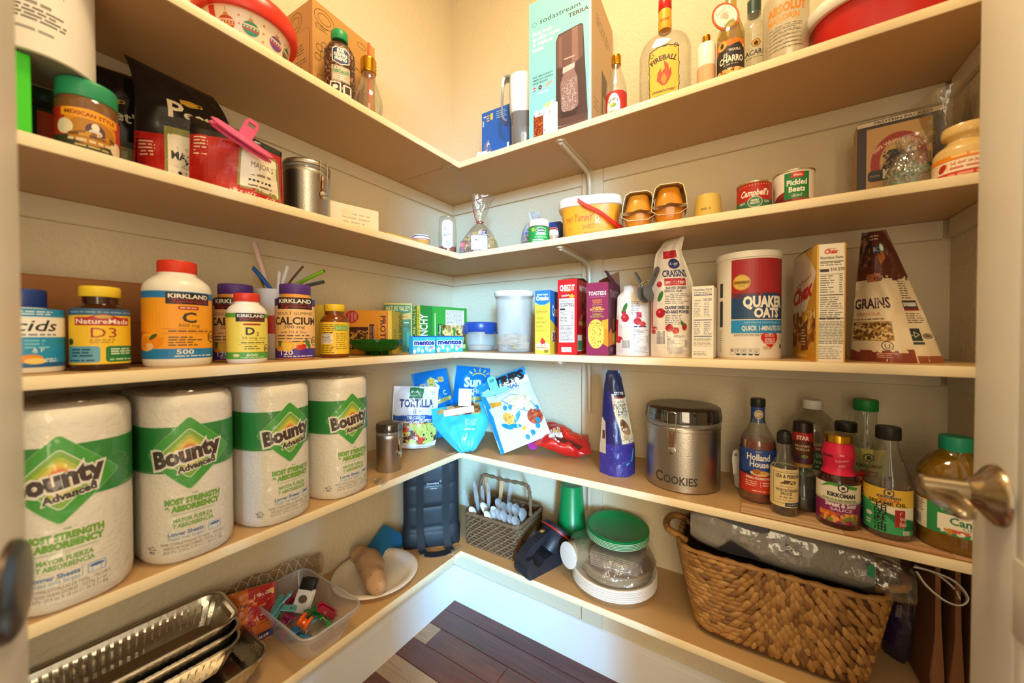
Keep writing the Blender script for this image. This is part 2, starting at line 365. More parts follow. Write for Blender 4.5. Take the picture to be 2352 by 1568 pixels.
# ---------------------------------------------------------------- the room
H_ = 2.60
def slab(name, x0, x1, y0, y1, z0, z1, m):
    return struct(MB().box(((x0+x1)/2, (y0+y1)/2, (z0+z1)/2), (x1-x0, y1-y0, z1-z0)).build(name, m, smooth=0))
slab('wall_back', -.06, WX+.06, 0, .06, 0, H_, WALL); slab('wall_left', -.06, 0, WY-.06, 0, 0, H_, WALL)
slab('wall_right', WX, WX+.06, -.80, 0, 0, H_, WALL); slab('wall_front', 0, .78, WY-.06, WY, 0, H_, WALL)
slab('ceiling', -.06, WX+.06, WY-.06, .06, H_, H_+.05, mat('ceiling_paint', '#ece5d6', .7))
fl = slab('floor', -.06, 2.6, -2.9, .06, -.05, -.012, mat('subfloor_dark', '#3a2620', .8))
FW_ = [wood('cherry_plank_%d' % i, a, b, c, (2.2, 34, 34), .30, .25) for i, (a, b, c) in enumerate((('#57302a', '#6d3c31', '#7d4839'), ('#633528', '#7a4434', '#8b523e'), ('#4f2b28', '#64362f', '#744136'), ('#b08f74', '#c4a68a', '#a98468')))]
R0 = random.Random(5)
rows = [(.0, -.074), (-.074, -.157), (-.157, -.240), (-.240, -.323), (-.323, -.406)]+[(-.406-.083*i, -.489-.083*i) for i in range(20)]
for i, (ya, yb) in enumerate(rows):
    x = 0.0; k = 0
    while x < 1.9:
        ln = {1: (.62, .8, .9), 2: (.075, .30, .8, .9), 3: (.50, .7, .9), 4: (.34, .6, .8, .7), 0: (.9, .9, .6)}.get(i, (R0.uniform(.25, .7), .8, .7, .9))[k]
        mm = 3 if (i, k) in ((2, 0), (4, 0), (9, 1)) else R0.choice((0, 1, 2))
        MB().rbox((x+ln/2, (ya+yb)/2, -.006), (ln-.0012, ya-yb-.0012, .012), .0012, 1).build('plank', FW_[mm], fl, smooth=0); x += ln; k += 1
def baseboard(name, a, b, side, m=WHITE):
    """moulded profile swept from a to b; side = inward direction"""
    pr = [(0, 0), (.015, 0), (.015, .112), (.013, .117), (.0125, .124), (.009, .130), (.0075, .137), (.003, .141), (0, .141)]
    A, B, sd = V(a), V(b), V(side); n = len(pr); vs = [A+sd*p+V((0, 0, q)) for p, q in pr]+[B+sd*p+V((0, 0, q)) for p, q in pr]
    return struct(MB().add(vs, [(i, (i+1) % n, n+(i+1) % n, n+i) for i in range(n)]+[tuple(range(n)), tuple(range(2*n-1, n-1, -1))]).build(name, m, smooth=25))
baseboard('baseboard_left', (0, WY, 0), (0, 0, 0), (1, 0, 0)); baseboard('baseboard_back', (0, 0, 0), (WX, 0, 0), (0, -1, 0)); baseboard('baseboard_right', (WX, -.8, 0), (WX, 0, 0), (-1, 0, 0))
# cleats and the upright board behind the brackets
n = 0
BX0, BX1 = .576, .648
for z in SZ:
    n += 1; b = MB()
    b.rbox((.0045, WY/2, z-ST-.0205), (.009, -WY-.002, .041), .0015, 1); struct(b.build('trim_%d' % n, TRIM)); n += 1
    b = MB(); b.rbox(((.009+BX0)/2, -.0045, z-ST-.0205), (BX0-.010, .009, .041), .0015, 1); struct(b.build('trim_%d' % n, TRIM)); n += 1
    b = MB(); b.rbox(((BX1+WX-.012)/2, -.0045, z-ST-.0205), (WX-.013-BX1, .009, .041), .0015, 1); struct(b.build('trim_%d' % n, TRIM)); n += 1
    b = MB(); b.rbox((WX-.0045, -.42, z-ST-.0205), (.009, .80, .041), .0015, 1); struct(b.build('trim_%d' % n, TRIM))
n += 1; b = MB(); b.rbox(((BX0+BX1)/2, -.0045, (.142+SZ[0]-ST)/2), (BX1-BX0, .009, SZ[0]-ST-.142), .0015, 1); struct(b.build('trim_%d' % n, TRIM))
# ---------------------------------------------------------------- shelves: a board along each wall, joined at the corner by a steel plate
names = ['topmost shelf board, under the cardboard box and red tub', 'second shelf board from the top, under the coffee bags', 'middle shelf board at eye level, under the vitamin bottles', 'fourth shelf board from the top, under the paper towel packs', 'lowest shelf board, under the foil pans and plate']
names2 = ['topmost shelf board, under the liquor bottles', 'second shelf board from the top, under the soup can', 'middle shelf board at eye level, under the cereal boxes', 'fourth shelf board from the top, under the cookie canister', 'lowest shelf board, under the large woven basket']
for i, z in enumerate(SZ):
    t = thing('shelf', 'left wall '+names[i], 'shelf', (0, 0, z))
    MB().rbox((SD/2, (WY-.289)/2, -ST/2), (SD-.001, -WY-.289-.0004, ST), .0015, 1).build('board', SHELF, t)
    MB().rbox((SD, (WY-.289)/2, -ST/2), (.003, -WY-.289-.0004, ST-.0008), .0012, 2).build('edge_band', EDGE, t)
    t = thing('shelf', 'back wall '+names2[i], 'shelf', (0, 0, z))
    P = [(.0005, -.0005), (.0005, -.2882), (SD, -.2882), (SD, -SD), (WX-.0005, -SD), (WX-.0005, -.0005)]
    MB().prism(P, -ST, 0).build('board', SHELF, t, smooth=0)
    MB().rbox(((SD+WX)/2, -SD, -ST/2), (WX-SD-.001, .003, ST-.0008), .0012, 2).build('edge_band', EDGE, t)
    MB().rbox((SD, -.2735, -ST/2), (.003, .028, ST-.0008), .0012, 2).build('edge_band', EDGE, t)
    MB().rbox((SD-.024, -.288, -ST/2), (.044, .0012, ST+.001), .0004, 1).build('joint_strip', mat('pale_joint', '#efe3cc', .5), t, smooth=0)
    zp = .0008 if i >= 3 else -ST-.0008
    pm = mat('almond_steel_plate', '#c4a880', .35, .3)
    pb = MB(); pb.rbox((SD-.022, -.270, zp), (.024, .062, .0014), .0006, 1, Matrix.Rotation(math.radians(-8), 3, 'Z')); pl_ = pb.build('mending_plate', pm, t)
    for yy in (-.288, -.252): MB().lathe([(.003, -.0006), (.003, .0006), (.0012, .0012)] if i >= 3 else [(.0012, -.0012), (.003, -.0006), (.003, .0006)], 10, (SD-.022, yy, zp+(.0007 if i >= 3 else -.0007))).build('screw', mat('screw_zinc', '#ded6c6', .3, .8), t)
# shelf brackets on the upright
bl = ['under the topmost shelf, its arm fully in view', 'under the second shelf above the cracker boxes', 'under the middle shelf, beside the bag of chocolate graham bites', 'under the fourth shelf, behind the green cups', 'under the lowest shelf, above the white baseboard']
for i, z in enumerate(SZ):
    t = thing('shelf_bracket', 'almond painted steel shelf bracket '+bl[i], 'bracket', (.605, -.009, z-ST))
    BR = mat('almond_painted_steel', '#d8cbb2', .33, .1)
    MB().rbox((0, -.0012, -.094), (.030, .0022, .186), .0006, 1).build('wall_plate', BR, t)
    MB().rbox((0, -.118, -.0012), (.026, .232, .0022), .0006, 1).build('arm_plate', BR, t)
    b = MB(); pts = [(0, -.0045, -.180), (0, -.005, -.10), (0, -.006, -.05), (0, -.011, -.026), (0, -.024, -.014), (0, -.06, -.009), (0, -.14, -.006), (0, -.226, -.004)]
    b.tube(smoothp(pts, 4), [.0075]*5+[.008]*10+[.0075]*8+[.006]*6, 10); b.build('rib', BR, t)
    b = MB(); b.lathe([(.0085, -.0042), (.0085, 0), (.0065, .0005)], 16, (0, -.231, -.0005)); b.build('end_cap', BR, t)
    for p in ((-.009, -.0026, -.04), (.009, -.0026, -.04), (0, -.0026, -.178)):
        b = MB(); b.ell(p, (.0028, .0012, .0028), 8, 6); b.build('screw', mat('screw_zinc', '#ded6c6', .3, .8), t)
# ---------------------------------------------------------------- double doors folded into the pantry
DOORP = mat('door_paint', '#efe9dc', .38, bump=.03, bscale=30)
def door(name, free, ang, hand):
    """free = free edge on the floor; ang = direction from free edge to hinge; the face with the lever is local +x for hand=1"""
    root = bpy.data.objects.new(name, None); C.objects.link(root); root.location = (free[0], free[1], 0); root.rotation_euler = (0, 0, ang); struct(root)
    W, Hh, T = .36, 2.03, .035; s = hand   # leaf: local +x towards the hinge, face at y=0, thickness towards -s*y
    sg = -s
    def bx(nm, x0, x1, z0, z1, y0, y1): return MB().rbox(((x0+x1)/2, sg*(y0+y1)/2, (z0+z1)/2), (x1-x0, y1-y0, z1-z0), .002, 2).build(nm, DOORP, root)
    bx('stile', 0, .085, .01, Hh, 0, T); bx('stile', W-.085, W, .01, Hh, 0, T)
    for a, b in ((.01, .22), (.80, .88), (1.93, Hh)): bx('rail', .085, W-.085, a, b, 0, T)
    for a, b in ((.22, .80), (.88, 1.93)):
        bx('panel', .085, W-.085, a, b, .010, T-.010)
        bx('moulding', .085, .097, a, b, .002, .012); bx('moulding', W-.097, W-.085, a, b, .002, .012)
    NI = mat('satin_nickel', '#b8a78c', .24, 1)
    hz_ = .932; Q = Matrix.Translation((.055, 0, hz_)) @ Matrix.Rotation(-s*PI/2, 4, 'X')
    if s > 0:   # flat round escutcheon of the fixed leaf, dark reflection put into its colour
        MB().lathe([(.034, 0), (.0335, .003), (.030, .0055), (.012, .0075), (0.004, .008)], 36).xf(Matrix.Translation((.040, 0, hz_-.004)) @ Matrix.Rotation(-PI/2, 4, 'X')).build('escutcheon', mat('nickel_dark_reflection', '#6e6358', .3, 1), root)
        return root
    MB().lathe([(.033, 0), (.0325, .003), (.030, .006), (.022, .012), (.0165, .017), (.015, .021), (.0125, .023), (.0120, .052), (.0122, .058), (.010, .060)], 40).xf(Q).build('rose', NI, root)
    P = [(.043, .034), (.043, .060), (.07, .0605), (.095, .058), (.112, .053), (.120, .047), (.121, .041), (.116, .035), (.104, .032), (.085, .032), (.06, .033)]
    b = MB(); n = len(P); sl = lambda x: -.085*(x-.043)-.9*max(0, x-.09)**2
    for dz in (.0045, .0035, -.0035, -.0045):
        e = .0012 if abs(dz) > .004 else 0
        b.v += [(x+(e if x < .09 else -e), s*(d+(e if d < .05 else -e)), hz_+dz+sl(x)) for x, d in P]
    b.f += [(j*n+i, j*n+(i+1) % n, j*n+n+(i+1) % n, j*n+n+i) for j in range(3) for i in range(n)]+[tuple(range(n)), tuple(range(4*n-1, 3*n-1, -1))]
    b.build('lever', NI, root, smooth=50)
    return root
door('door_1', (1.279, -.503), math.radians(-90.5), -1)
door('door_2', (.5745, -1.1437), math.radians(-16.3), 1)
# ---------------------------------------------------------------- placing helpers
def PL(u, x, si): p = ax(u, 784, x); return V((p.x, p.y, SZ[si]))      # on a left-wall shelf, x metres off the wall
def PR(u, d, si): p = ay(u, 784, -d); return V((p.x, p.y, SZ[si]))     # on a back-wall shelf, d metres off the wall
def fitbox(a, b, c, E, rz, right=True):
    """box whose near upright edge stands at E; its front face and one side reach picture columns a and c"""
    ud = V((math.cos(rz), math.sin(rz), 0)); vd = V((-math.sin(rz), math.cos(rz), 0)); E = V(E)
    def sol(px, d):
        r = _ray(px, 784); n = V((r.y, -r.x, 0)); return abs(n.dot(CAM-E)/n.dot(d))
    if right: W = sol(a, ud); D = sol(c, vd); ctr = E-ud*W/2+vd*D/2
    else: W = sol(c, ud); D = sol(a, vd); ctr = E+ud*W/2+vd*D/2
    return ctr, W, D
def yaw(P, off=0): d = CAM-V(P); return math.atan2(d.x, -d.y)+math.radians(off)
def capm(parent, r, z0, z1, m, ribs=0, name='cap', top=.94, n=48):
    b = MB(); k = ribs or n; h = z1-z0
    pr = [(r*.97, z0), (r, z0+h*.06), (r, z1-h*.18), (r*.985, z1-h*.06), (r*top, z1), (r*top*.86, z1-h*.01)]
    if ribs:
        vs = []; N = ribs*2
        for q, (rr, z) in enumerate(pr): vs += [(rr*(1-.018*(i % 2)*(1 if q < 4 else 0))*math.cos(2*PI*i/N), rr*(1-.018*(i % 2)*(1 if q < 4 else 0))*math.sin(2*PI*i/N), z) for i in range(N)]
        b.add(vs, [(j*N+i, j*N+(i+1) % N, j*N+N+(i+1) % N, j*N+N+i) for j in range(len(pr)-1) for i in range(N)]+[tuple(range(N-1, -1, -1)), tuple(range((len(pr)-1)*N, len(pr)*N))])
    else: b.lathe(pr, n)
    return b.build(name, m, parent, smooth=35)
def body(parent, prof, m, name='bottle', n=48, sx=1, sy=1): return MB().lathe(prof, n, sx=sx, sy=sy).build(name, m, parent)
def pillprof(R, H, sh, nk, nz, cz, foot=.004):
    """rounded bottle: body radius R up to sh, shoulder into neck radius nk at nz, neck up to cz"""
    return [(R*.90, 0), (R*.97, foot*.3), (R, foot)]+[(R, sh)]+smoothp([(R, sh), (R*.985, sh+(nz-sh)*.25), (R*.90, sh+(nz-sh)*.55), (nk+(R-nk)*.32, sh+(nz-sh)*.85), (nk, nz)], 4)+[(nk, cz)]
def kirk(A, u, v, w, h):
    A.rect(u-w/2-w*.1, v-h*.15, u+w/2+w*.1, v+h*1.15, '#3a2a8c') if False else 0
    A.rect(u-w/2, v, u+w/2, v+h, '#1d1a1c'); A.text('KIRKLAND', u, v+h*.52, h*.34, '#f5efe4', w=w*.9, bold=.03); A.text('Signature', u+w*.02, v+h*.13, h*.24, '#c8303a', w=w*.84, shear=.35); A.rect(u-w*.42, v+h*.40, u+w*.42, v+h*.43, '#c8303a')
def usp(A, u, v, r, bgc):
    A.ell(u, v, r, r, '#3b3a38'); A.ell(u, v, r*.82, r*.82, bgc); A.rect(u-r, v-r*.34, u+r, v+r*.34, '#3b3a38'); A.text('USP', u, v-r*.22, r*.48, bgc, w=r*1.5, bold=.03)
# ================================================================ middle shelf, left wall
si = 2
# white antacid bottle, half behind the door leaf
P = PL(58, .175, si); H = hz(P, 665)-SZ[si]; k = H/192
t = thing('pill_bottle', 'white antacid bottle with blue cap and blue label, beside the left door', 'bottle', P, yaw(P, -6)); R = .037
pr = pillprof(R, H, H*.60, R*.55, H*.76, H*.80); body(t, pr, pl('#f3eee4', .35)); capm(t, R*.56, H*.77, H, pl('#1d3a86', .4), 40)
A = Art(0, 0, k); w = PI*R/k
A.rect(-w, 26, w, 130, '#f2efe8').rect(-w, 128, w, 146, '#2a8fc6').lines(-20, 131, 50, 142, 2, '#e8f2f6', 3, .45, .1).rect(-w, 22, w, 82, '#2493c8').rect(-w, 14, w, 24, '#1d5f9c').text('tacids', 8, 96, 25, '#21202c', w=98, bold=.01, shear=.25).lines(0, 84, 55, 91, 1, '#7d8890', 4, .6, 0)
A.lines(5, 55, 42, 78, 3, '#7fc7df', 5, .5, .3).text('S', 20, 46, 10, '#dfe8ea').text('A P', 24, 48, 9, '#e8f0f0').ell(14, 33, 18, 10, '#e8932e').ell(20, 28, 16, 7, '#f1d078').lines(34, 24, 58, 34, 2, '#cfe4ea', 6, .6, .2)
A.put('label', t, cyl(R), .004)
# flat brown cardboard box leaning at the back
Pb = PL(205, .045, si); t = thing('cardboard_box', 'long low brown cardboard box with white label, behind the vitamin bottles', 'box', (.045, -1.09, SZ[si]), PI/2)
KR = mat('brown_cardboard', '#a9713f', .75, vary=.18, vscale=14, bump=.08, bscale=150)
MB().rbox((0, 0, .077), (.46, .07, .150), .002, 1).build('carton', KR, t); MB().box((0, 0, .1528), (.46, .05, .0006)).build('packing_tape', mat('packing_tape', '#b98a55', .25), t, smooth=0)
A = Art(0, 0, 1); A.rect(-.075, .045, .0, .11, '#d9cbb2').lines(-.07, .085, -.02, .105, 3, '#6c6257', 2, .3, .4).lines(-.02, .05, -.005, .06, 2, '#6c6257', 4, .4, .2).rect(-.074, .078, -.001, .0785, '#8d8170').rect(-.2, .0765, .2, .0775, '#7a4f2a')
A.put('label', t, front(-.035, 0), None)
# amber D3 bottle
P = PL(232, .19, si); H = hz(P, 660)-SZ[si]; k = H/188; R = .0325
t = thing('pill_bottle', 'dark amber vitamin D3 bottle with yellow cap and yellow label', 'bottle', P, yaw(P, 6))
AMB = mat('amber_plastic', '#3a1a0c', .16, coat=.4); pr = pillprof(R, H, H*.63, R*.60, H*.79, H*.9); body(t, pr, AMB); capm(t, R*.70, H*.875, H, pl('#f2cf2e', .45), 44)
A = Art(0, 0, k); w = PI*R/k
A.rect(-w, 14, w, 124, '#f0c52a').rect(-w, 122, w, 137, '#35618a').lines(-60, 126, 60, 132, 1, '#7fa6c4', 8, .5, 0)
A.poly([(-48, 100), (48, 100), (48, 118), (26, 118), (0, 126), (-26, 118), (-48, 118)], '#b02c2a').ell(0, 119, 14, 4, '#c9a75e').text('NatureMade', 0, 103.5, 11, '#f5e4da', w=90, bold=.02).text('D3', 0, 73, 22, '#a8302a', w=40).lines(-22, 60, 18, 70, 2, '#b98a20', 4, .6, .1)
A.rrect(-70, 18, -6, 54, 6, '#5ea4c2').lines(-56, 30, -16, 50, 3, '#14425e', 5, .5, .2).rrect(2, 18, 64, 54, 6, '#237a3c').lines(10, 34, 56, 50, 3, '#d5ead2', 6, .55, .2).lines(8, 21, 60, 27, 1, '#bfe0be', 7, .5, 0).lines(-64, 20, -14, 26, 1, '#1b4b68', 7, .5, 0).ell(-60, 64, 8, 7, '#3c3a28')
A.put('label', t, cyl(R), .004)
# big white vitamin C bottle
P = PL(410, .19, si); H = hz(P, 603)-SZ[si]; k = H/238; R = .047
t = thing('pill_bottle', 'largest white vitamin bottle with red cap and orange vitamin C label', 'bottle', P, yaw(P, 9))
pr = pillprof(R, H, H*.70, R*.56, H*.865, H*.93, .012); body(t, pr, pl('#f4efe6', .3)); capm(t, R*.58, H*.885, H, pl('#e2391e', .4), 50)
A = Art(0, 0, k); w = PI*R/k
A.rect(-w, 18, w, 166, '#f6a51e').rect(-w, 151, w, 166, '#1f7fc4').rect(-w, 18, w, 40, '#1f7fc4'); kirk(A, 12, 138, 84, 26)
A.rrect(-10, 126, 28, 134, 4, '#b5332a').lines(-6, 128, 24, 132, 1, '#f3d6c4', 3, .6, 0).text('C', 10, 98, 22, '#3a332c', w=26, bold=.03).text('500 mg', 10, 88, 7, '#3a332c', w=38).rect(-38, 83, 56, 84, '#d36d1a').lines(-26, 76, 50, 81, 1, '#5a3a20', 5, .6, 0).rect(-38, 73, 56, 74, '#d36d1a')
A.lines(-26, 45, 34, 68, 4, '#5a4530', 6, .45, .4).text('✓', -34, 60, 6, '#c8421f').ell(-84, 58, 26, 22, '#ee7f12').ell(-70, 54, 20, 19, '#f9c14c').ell(-70, 54, 16, 15, '#f19a20').ell(-50, 56, 15, 13, '#f08c14').ell(-54, 66, 10, 4, '#2f5a2a', rot=.6).ell(-62, 45, 9, 8, '#f6c887').ell(-96, 70, 5, 9, '#2f5a2a')
usp(A, 64, 66, 14, '#f6a51e'); A.text('500', 2, 28, 10, '#f5f0e6', w=30, bold=.02).lines(-16, 21, 64, 26, 1, '#dce9f2', 8, .5, .2)
A.rect(-120, 40, -96, 150, '#f0e8da').lines(-118, 96, -98, 148, 12, '#4c4640', 9, .4, .1).rect(-118, 82, -98, 94, '#2b2724').lines(-118, 44, -98, 78, 6, '#6b6054', 3, .4, .2)
A.put('label', t, cyl(R), .005)
# purple-capped gummy bottles: one behind, one in front
def gummy(P, vt, lab, off):
    H = hz(P, vt)-SZ[2]; k = H/172; R = .0385
    t = thing('gummy_bottle', lab, 'bottle', P, yaw(P, off), 'purple capped gummy bottles'); pr = pillprof(R, H, H*.66, R*.78, H*.82, H*.88); body(t, pr, mat('orange_gummy_plastic', '#f0a649', .22, coat=.5)); capm(t, R*.80, H*.86, H, pl('#5a3691', .4), 54)
    A = Art(0, 0, k); w = PI*R/k; A.rect(-w, 4, w, 138, '#f7c98c').rect(-w, 122, w, 138, '#4c3594').rect(-w, 4, w, 26, '#4a2f9c'); kirk(A, 0, 114, 78, 26)
    A.text('ADULT GUMMIES', 0, 101, 7, '#3b322c', w=80).text('CALCIUM', 0, 80, 16, '#2a2522', w=98, bold=.03).text('500 mg', -2, 71, 7, '#2a2522', w=42).text('with D3 & Zinc', -4, 60, 5.5, '#3b322c', w=54).lines(-40, 38, 40, 58, 3, '#6a5444', 6, .4, .15)
    for q in (54, 47.5, 41): A.text('✓', -46, q-2, 5, '#d0452c')
    A.ell(-18, 31, 16, 12, '#f2b632').ell(-18, 31, 12, 9, '#f7cf5a').ell(-36, 28, 9, 8, '#efa33a').ell(8, 34, 9, 7, '#f0b840', rot=.5).ell(8, 28, 7, 6, '#cf3a2c').ell(16, 30, 6, 6, '#c8301f').ell(26, 36, 5, 12, '#4f7a42', rot=.5).ell(-34, 36, 4, 7, '#4f7a42')
    usp(A, 46, 42, 11, '#f7c98c'); A.text('120', -18, 12, 10, '#f0ecf4', w=26, bold=.02).lines(-24, 6, 44, 11, 1, '#d9d2ea', 4, .5, .1); A.put('label', t, cyl(R), .005); return t
gummy(PL(543, .13, si), 655, 'purple capped calcium gummy bottle standing behind the smaller red capped bottle', -10); gummy(PL(679, .19, si), 655, 'purple capped calcium gummy bottle in front of the straw cup', 0)
# white D3 bottle
P = PL(568, .215, si); H = hz(P, 675)-SZ[si]; k = H/158; R = .0335
t = thing('pill_bottle', 'smaller white D3 bottle with red cap and yellow green label', 'bottle', P, yaw(P, 4)); pr = pillprof(R, H, H*.70, R*.62, H*.85, H*.92, .008); body(t, pr, pl('#f4efe6', .3)); capm(t, R*.64, H*.875, H, pl('#e2391e', .4), 46)
A = Art(0, 0, k); w = PI*R/k; A.rect(-w, 10, w, 112, '#f3df5f').rect(-w, 102, w, 112, '#58a83a').rect(-w, 10, w, 25, '#58a83a'); kirk(A, 6, 93, 60, 19)
A.rrect(-10, 85, 24, 89, 2, '#b5332a').text('D', 3, 64, 16, '#2c2a26', w=17, bold=.03).text('3', 17, 61, 9, '#2c2a26').text('50 mcg', 2, 54, 5.5, '#3b372f', w=28).lines(20, 54, 40, 58, 1, '#8a8250', 3, .5, 0).rect(-20, 50, 38, 50.7, '#b98a20').lines(-14, 44, 34, 48, 1, '#5f5830', 5, .6, 0).rect(-20, 42, 38, 42.7, '#b98a20').lines(-8, 30, 24, 40, 2, '#6b6434', 6, .45, .3).ell(-24, 18, 7, 3.5, '#efe3a0').text('600', 6, 15.5, 6, '#f2f2dc', w=22, bold=.02).lines(-14, 11.5, 38, 14.5, 1, '#dcefcf', 7, .5, .2)
usp(A, 42, 32, 10, '#f3df5f'); A.put('label', t, cyl(R), .005)
# white and red cup full of straws; each straw is a thing of its own
P = PL(632, .095, si); H = hz(P, 668)-SZ[si]; R = .045
t = thing('tumbler', 'white plastic tumbler with red band holding drinking straws', 'cup', P, yaw(P, 0)); r0 = R*.78
pr = [(r0, 0), (r0+.001, .002), (R, H-.004), (R+.0015, H), (R-.0005, H+.0005), (R-.0025, H-.004), (r0-.002, .006)]; body(t, pr, pl('#efe9df', .4), 'cup')
A = Art(); A.rect(-.14, H*.36, .14, H*.62, '#c9312a'); A.put('band', t, cyl(lambda z: r0+.001+(R-r0)*z/H), .004)
top = P+V((0, 0, H))
def straw(lab, du, ln, dz, col, r=.003, m=None, du0=0, dpt=0, ends=True):
    """a straw leaning out of the tumbler; du = sideways lean, dpt = lean towards the camera"""
    d = (RT*du+V((0, 0, dz))-FW*dpt).normalized(); foot = top-V((0, 0, H-.012))+RT*du0*.7-FW*(dpt*.03-.012*math.sin(du0*400)); tip = top+RT*du0+d*ln*1.9; mm = m or pl(col, .35); t = thing('drinking_straw', lab, 'straw', foot, 0, 'straws in the white tumbler')
    a = V((0, 0, 0)); e = tip-foot; b = MB(); mid = top+RT*du0*.75+V((0, 0, -.003))-FW*(dpt*.02)-foot; b.tube([a, mid*.5, mid*.97, mid*.97+(e-mid)*.06, mid+(e-mid)*.55, e], r, 12); o = b.build('tube', mm, t)
    bb = MB(); bb.tube([e-(e-mid)*.02, e+(e-mid)*.002], r*.72, 10); bb.build('opening', pl('#241c18', .8), t); return t
WR = mat('paper_straw_sleeve', '#e9dfd2', .6, bump=.3, bscale=200)
straw('tall pale pink paper wrapped straw, tallest in the white tumbler', -.28, .062, 1, '#e8cfc6', .0058, mat('pink_paper_sleeve', '#e8cbbf', .6, bump=.3, bscale=200), -.016)
straw('thick blue straw leaning left in the white tumbler', -.75, .036, .9, '#1f63b5', .0048, None, .004, .3)
straw('thin gold metal straw at left rim of the white tumbler', -.5, .034, 1, '#b08a3a', .0022, mat('gold_metal', '#b8923e', .25, 1), -.022)
straw('thin copper metal straw beside the gold one in the white tumbler', -.7, .036, 1, '#a86a4a', .0024, mat('copper_metal', '#b07a58', .25, 1), -.010)
straw('shorter white paper wrapped straw, left of the two in the tumbler', .05, .024, 1, '', .0042, WR, .010); straw('taller white paper wrapped straw, right of the two in the tumbler', .25, .032, 1, '', .0048, WR, .017)
straw('bright green straw leaning far right out of the tumbler', 1.5, .062, .62, '#86c72b', .0042, None, .018, .2); straw('dark grey straw lying right, under the bright green one', 1.6, .056, .30, '#4d5558', .0042, None, .020, .2); straw('brown straw crossing the bright green straw in the tumbler', .75, .040, .9, '#6b4a22', .0026, None, .020)
# carton helper: printed box with six panels
def carton(name, lab, cat, P, rz, W, D, H, col, group=None, rough=.45, tilt=0, m=None, part='carton'):
    t = thing(name, lab, cat, P, rz, group); MB().rbox((0, 0, H/2), (W, D, H), .0012, 1).build(part, m or mat('card_'+col.strip('#'), col, rough, bump=.03, bscale=80), t, smooth=30); return t
def side_r(W, D): return flat((W/2, 0, 0), (0, 1, 0), (0, 0, 1))     # right-hand face, u runs front to back, v up
def side_l(W, D): return flat((-W/2, 0, 0), (0, -1, 0), (0, 0, 1))
# yellow box behind the amber bottle
P = PL(745, .085, si); H = hz(P, 701)-SZ[si]
t = carton('carton', 'plain yellow carton behind the see-through pill bottle', 'box', P, PI/2-.3, .06, .045, H, '#e0bd38')
# amber bottle, label turned to small print
P = PL(769, .19, si); H = hz(P, 700)-SZ[si]; k = H/121; R = .0325
t = thing('pill_bottle', 'brown see-through pill bottle with yellow cap, its small print facing out', 'bottle', P, yaw(P, 0)); pr = pillprof(R, H, H*.66, R*.66, H*.80, H*.88); body(t, pr, mat('amber_clear_plastic', '#7a3c10', .14, coat=.4)); capm(t, R*.72, H*.87, H, pl('#f2cf2e', .45), 44)
A = Art(0, 0, k); w = PI*R/k; A.rect(-w, 8, w, 80, '#efc92e').lines(-32, 60, 30, 76, 4, '#6a5a1c', 3, .35, .3).rect(0, 62, 32, 72, '#6fae3e').lines(2, 63, 30, 71, 2, '#d8ecc0', 4, .4, .1).rect(-32, 32, -4, 54, '#f0eadf').lines(-31, 34, -5, 53, 6, '#403c48', 5, .4, .15).lines(-32, 10, 0, 30, 5, '#6a5a1c', 6, .35, .3).lines(2, 18, 30, 56, 8, '#6a5a1c', 7, .3, .3).lines(-32, 54.5, -4, 58, 1, '#2c2820', 7, .7, 0)
A.put('label', t, cyl(R), .005)
b = MB()
# green glass bowl with petal relief on little feet
P = PL(866, .19, si); H = .043; R = .068
t = thing('glass_bowl', 'shallow dark green pressed glass bowl in front of the granola bars', 'bowl', P, 0)
GG = mat('green_glass', '#1f7a24', .06, trans=.75, ior=1.3); b = MB()
def bowl(u, v):
    t_ = 2*PI*u; q = v; r = R*(.36+.64*math.sin(min(1, q)*PI/2)**.9); z = .010+(H-.010)*(1-math.cos(q*PI/2))**.9
    rel = .0022*abs(math.sin(t_*12+(round(q*3) % 2)*PI/2))*(1 if .15 < q < .9 else .3); sc = .0016*abs(math.sin(t_*12)) if q > .95 else 0
    return ((r+rel)*math.cos(t_), (r+rel)*math.sin(t_), z-sc)
b.grid(bowl, 96, 10, True); b.grid(lambda u, v: ((R-.004)*(1-.0)*(.28+.72*math.sin((1-v)*PI/2)**.9)*math.cos(2*PI*u), (R-.004)*(.28+.72*math.sin((1-v)*PI/2)**.9)*math.sin(2*PI*u), .014+(H-.015)*(1-math.cos((1-v)*PI/2))**.9), 96, 8, True); b.build('bowl', GG, t, fix=True)
MB().lathe([(R*.34, .009), (R*.40, .012), (R*.30, .016)], 40).build('base', GG, t)
for i in range(4):
    a = PI/4+i*PI/2; MB().lathe([(.006, 0), (.008, .004), (.009, .012)], 12, (R*.33*math.cos(a), R*.33*math.sin(a), 0)).build('foot', GG, t)
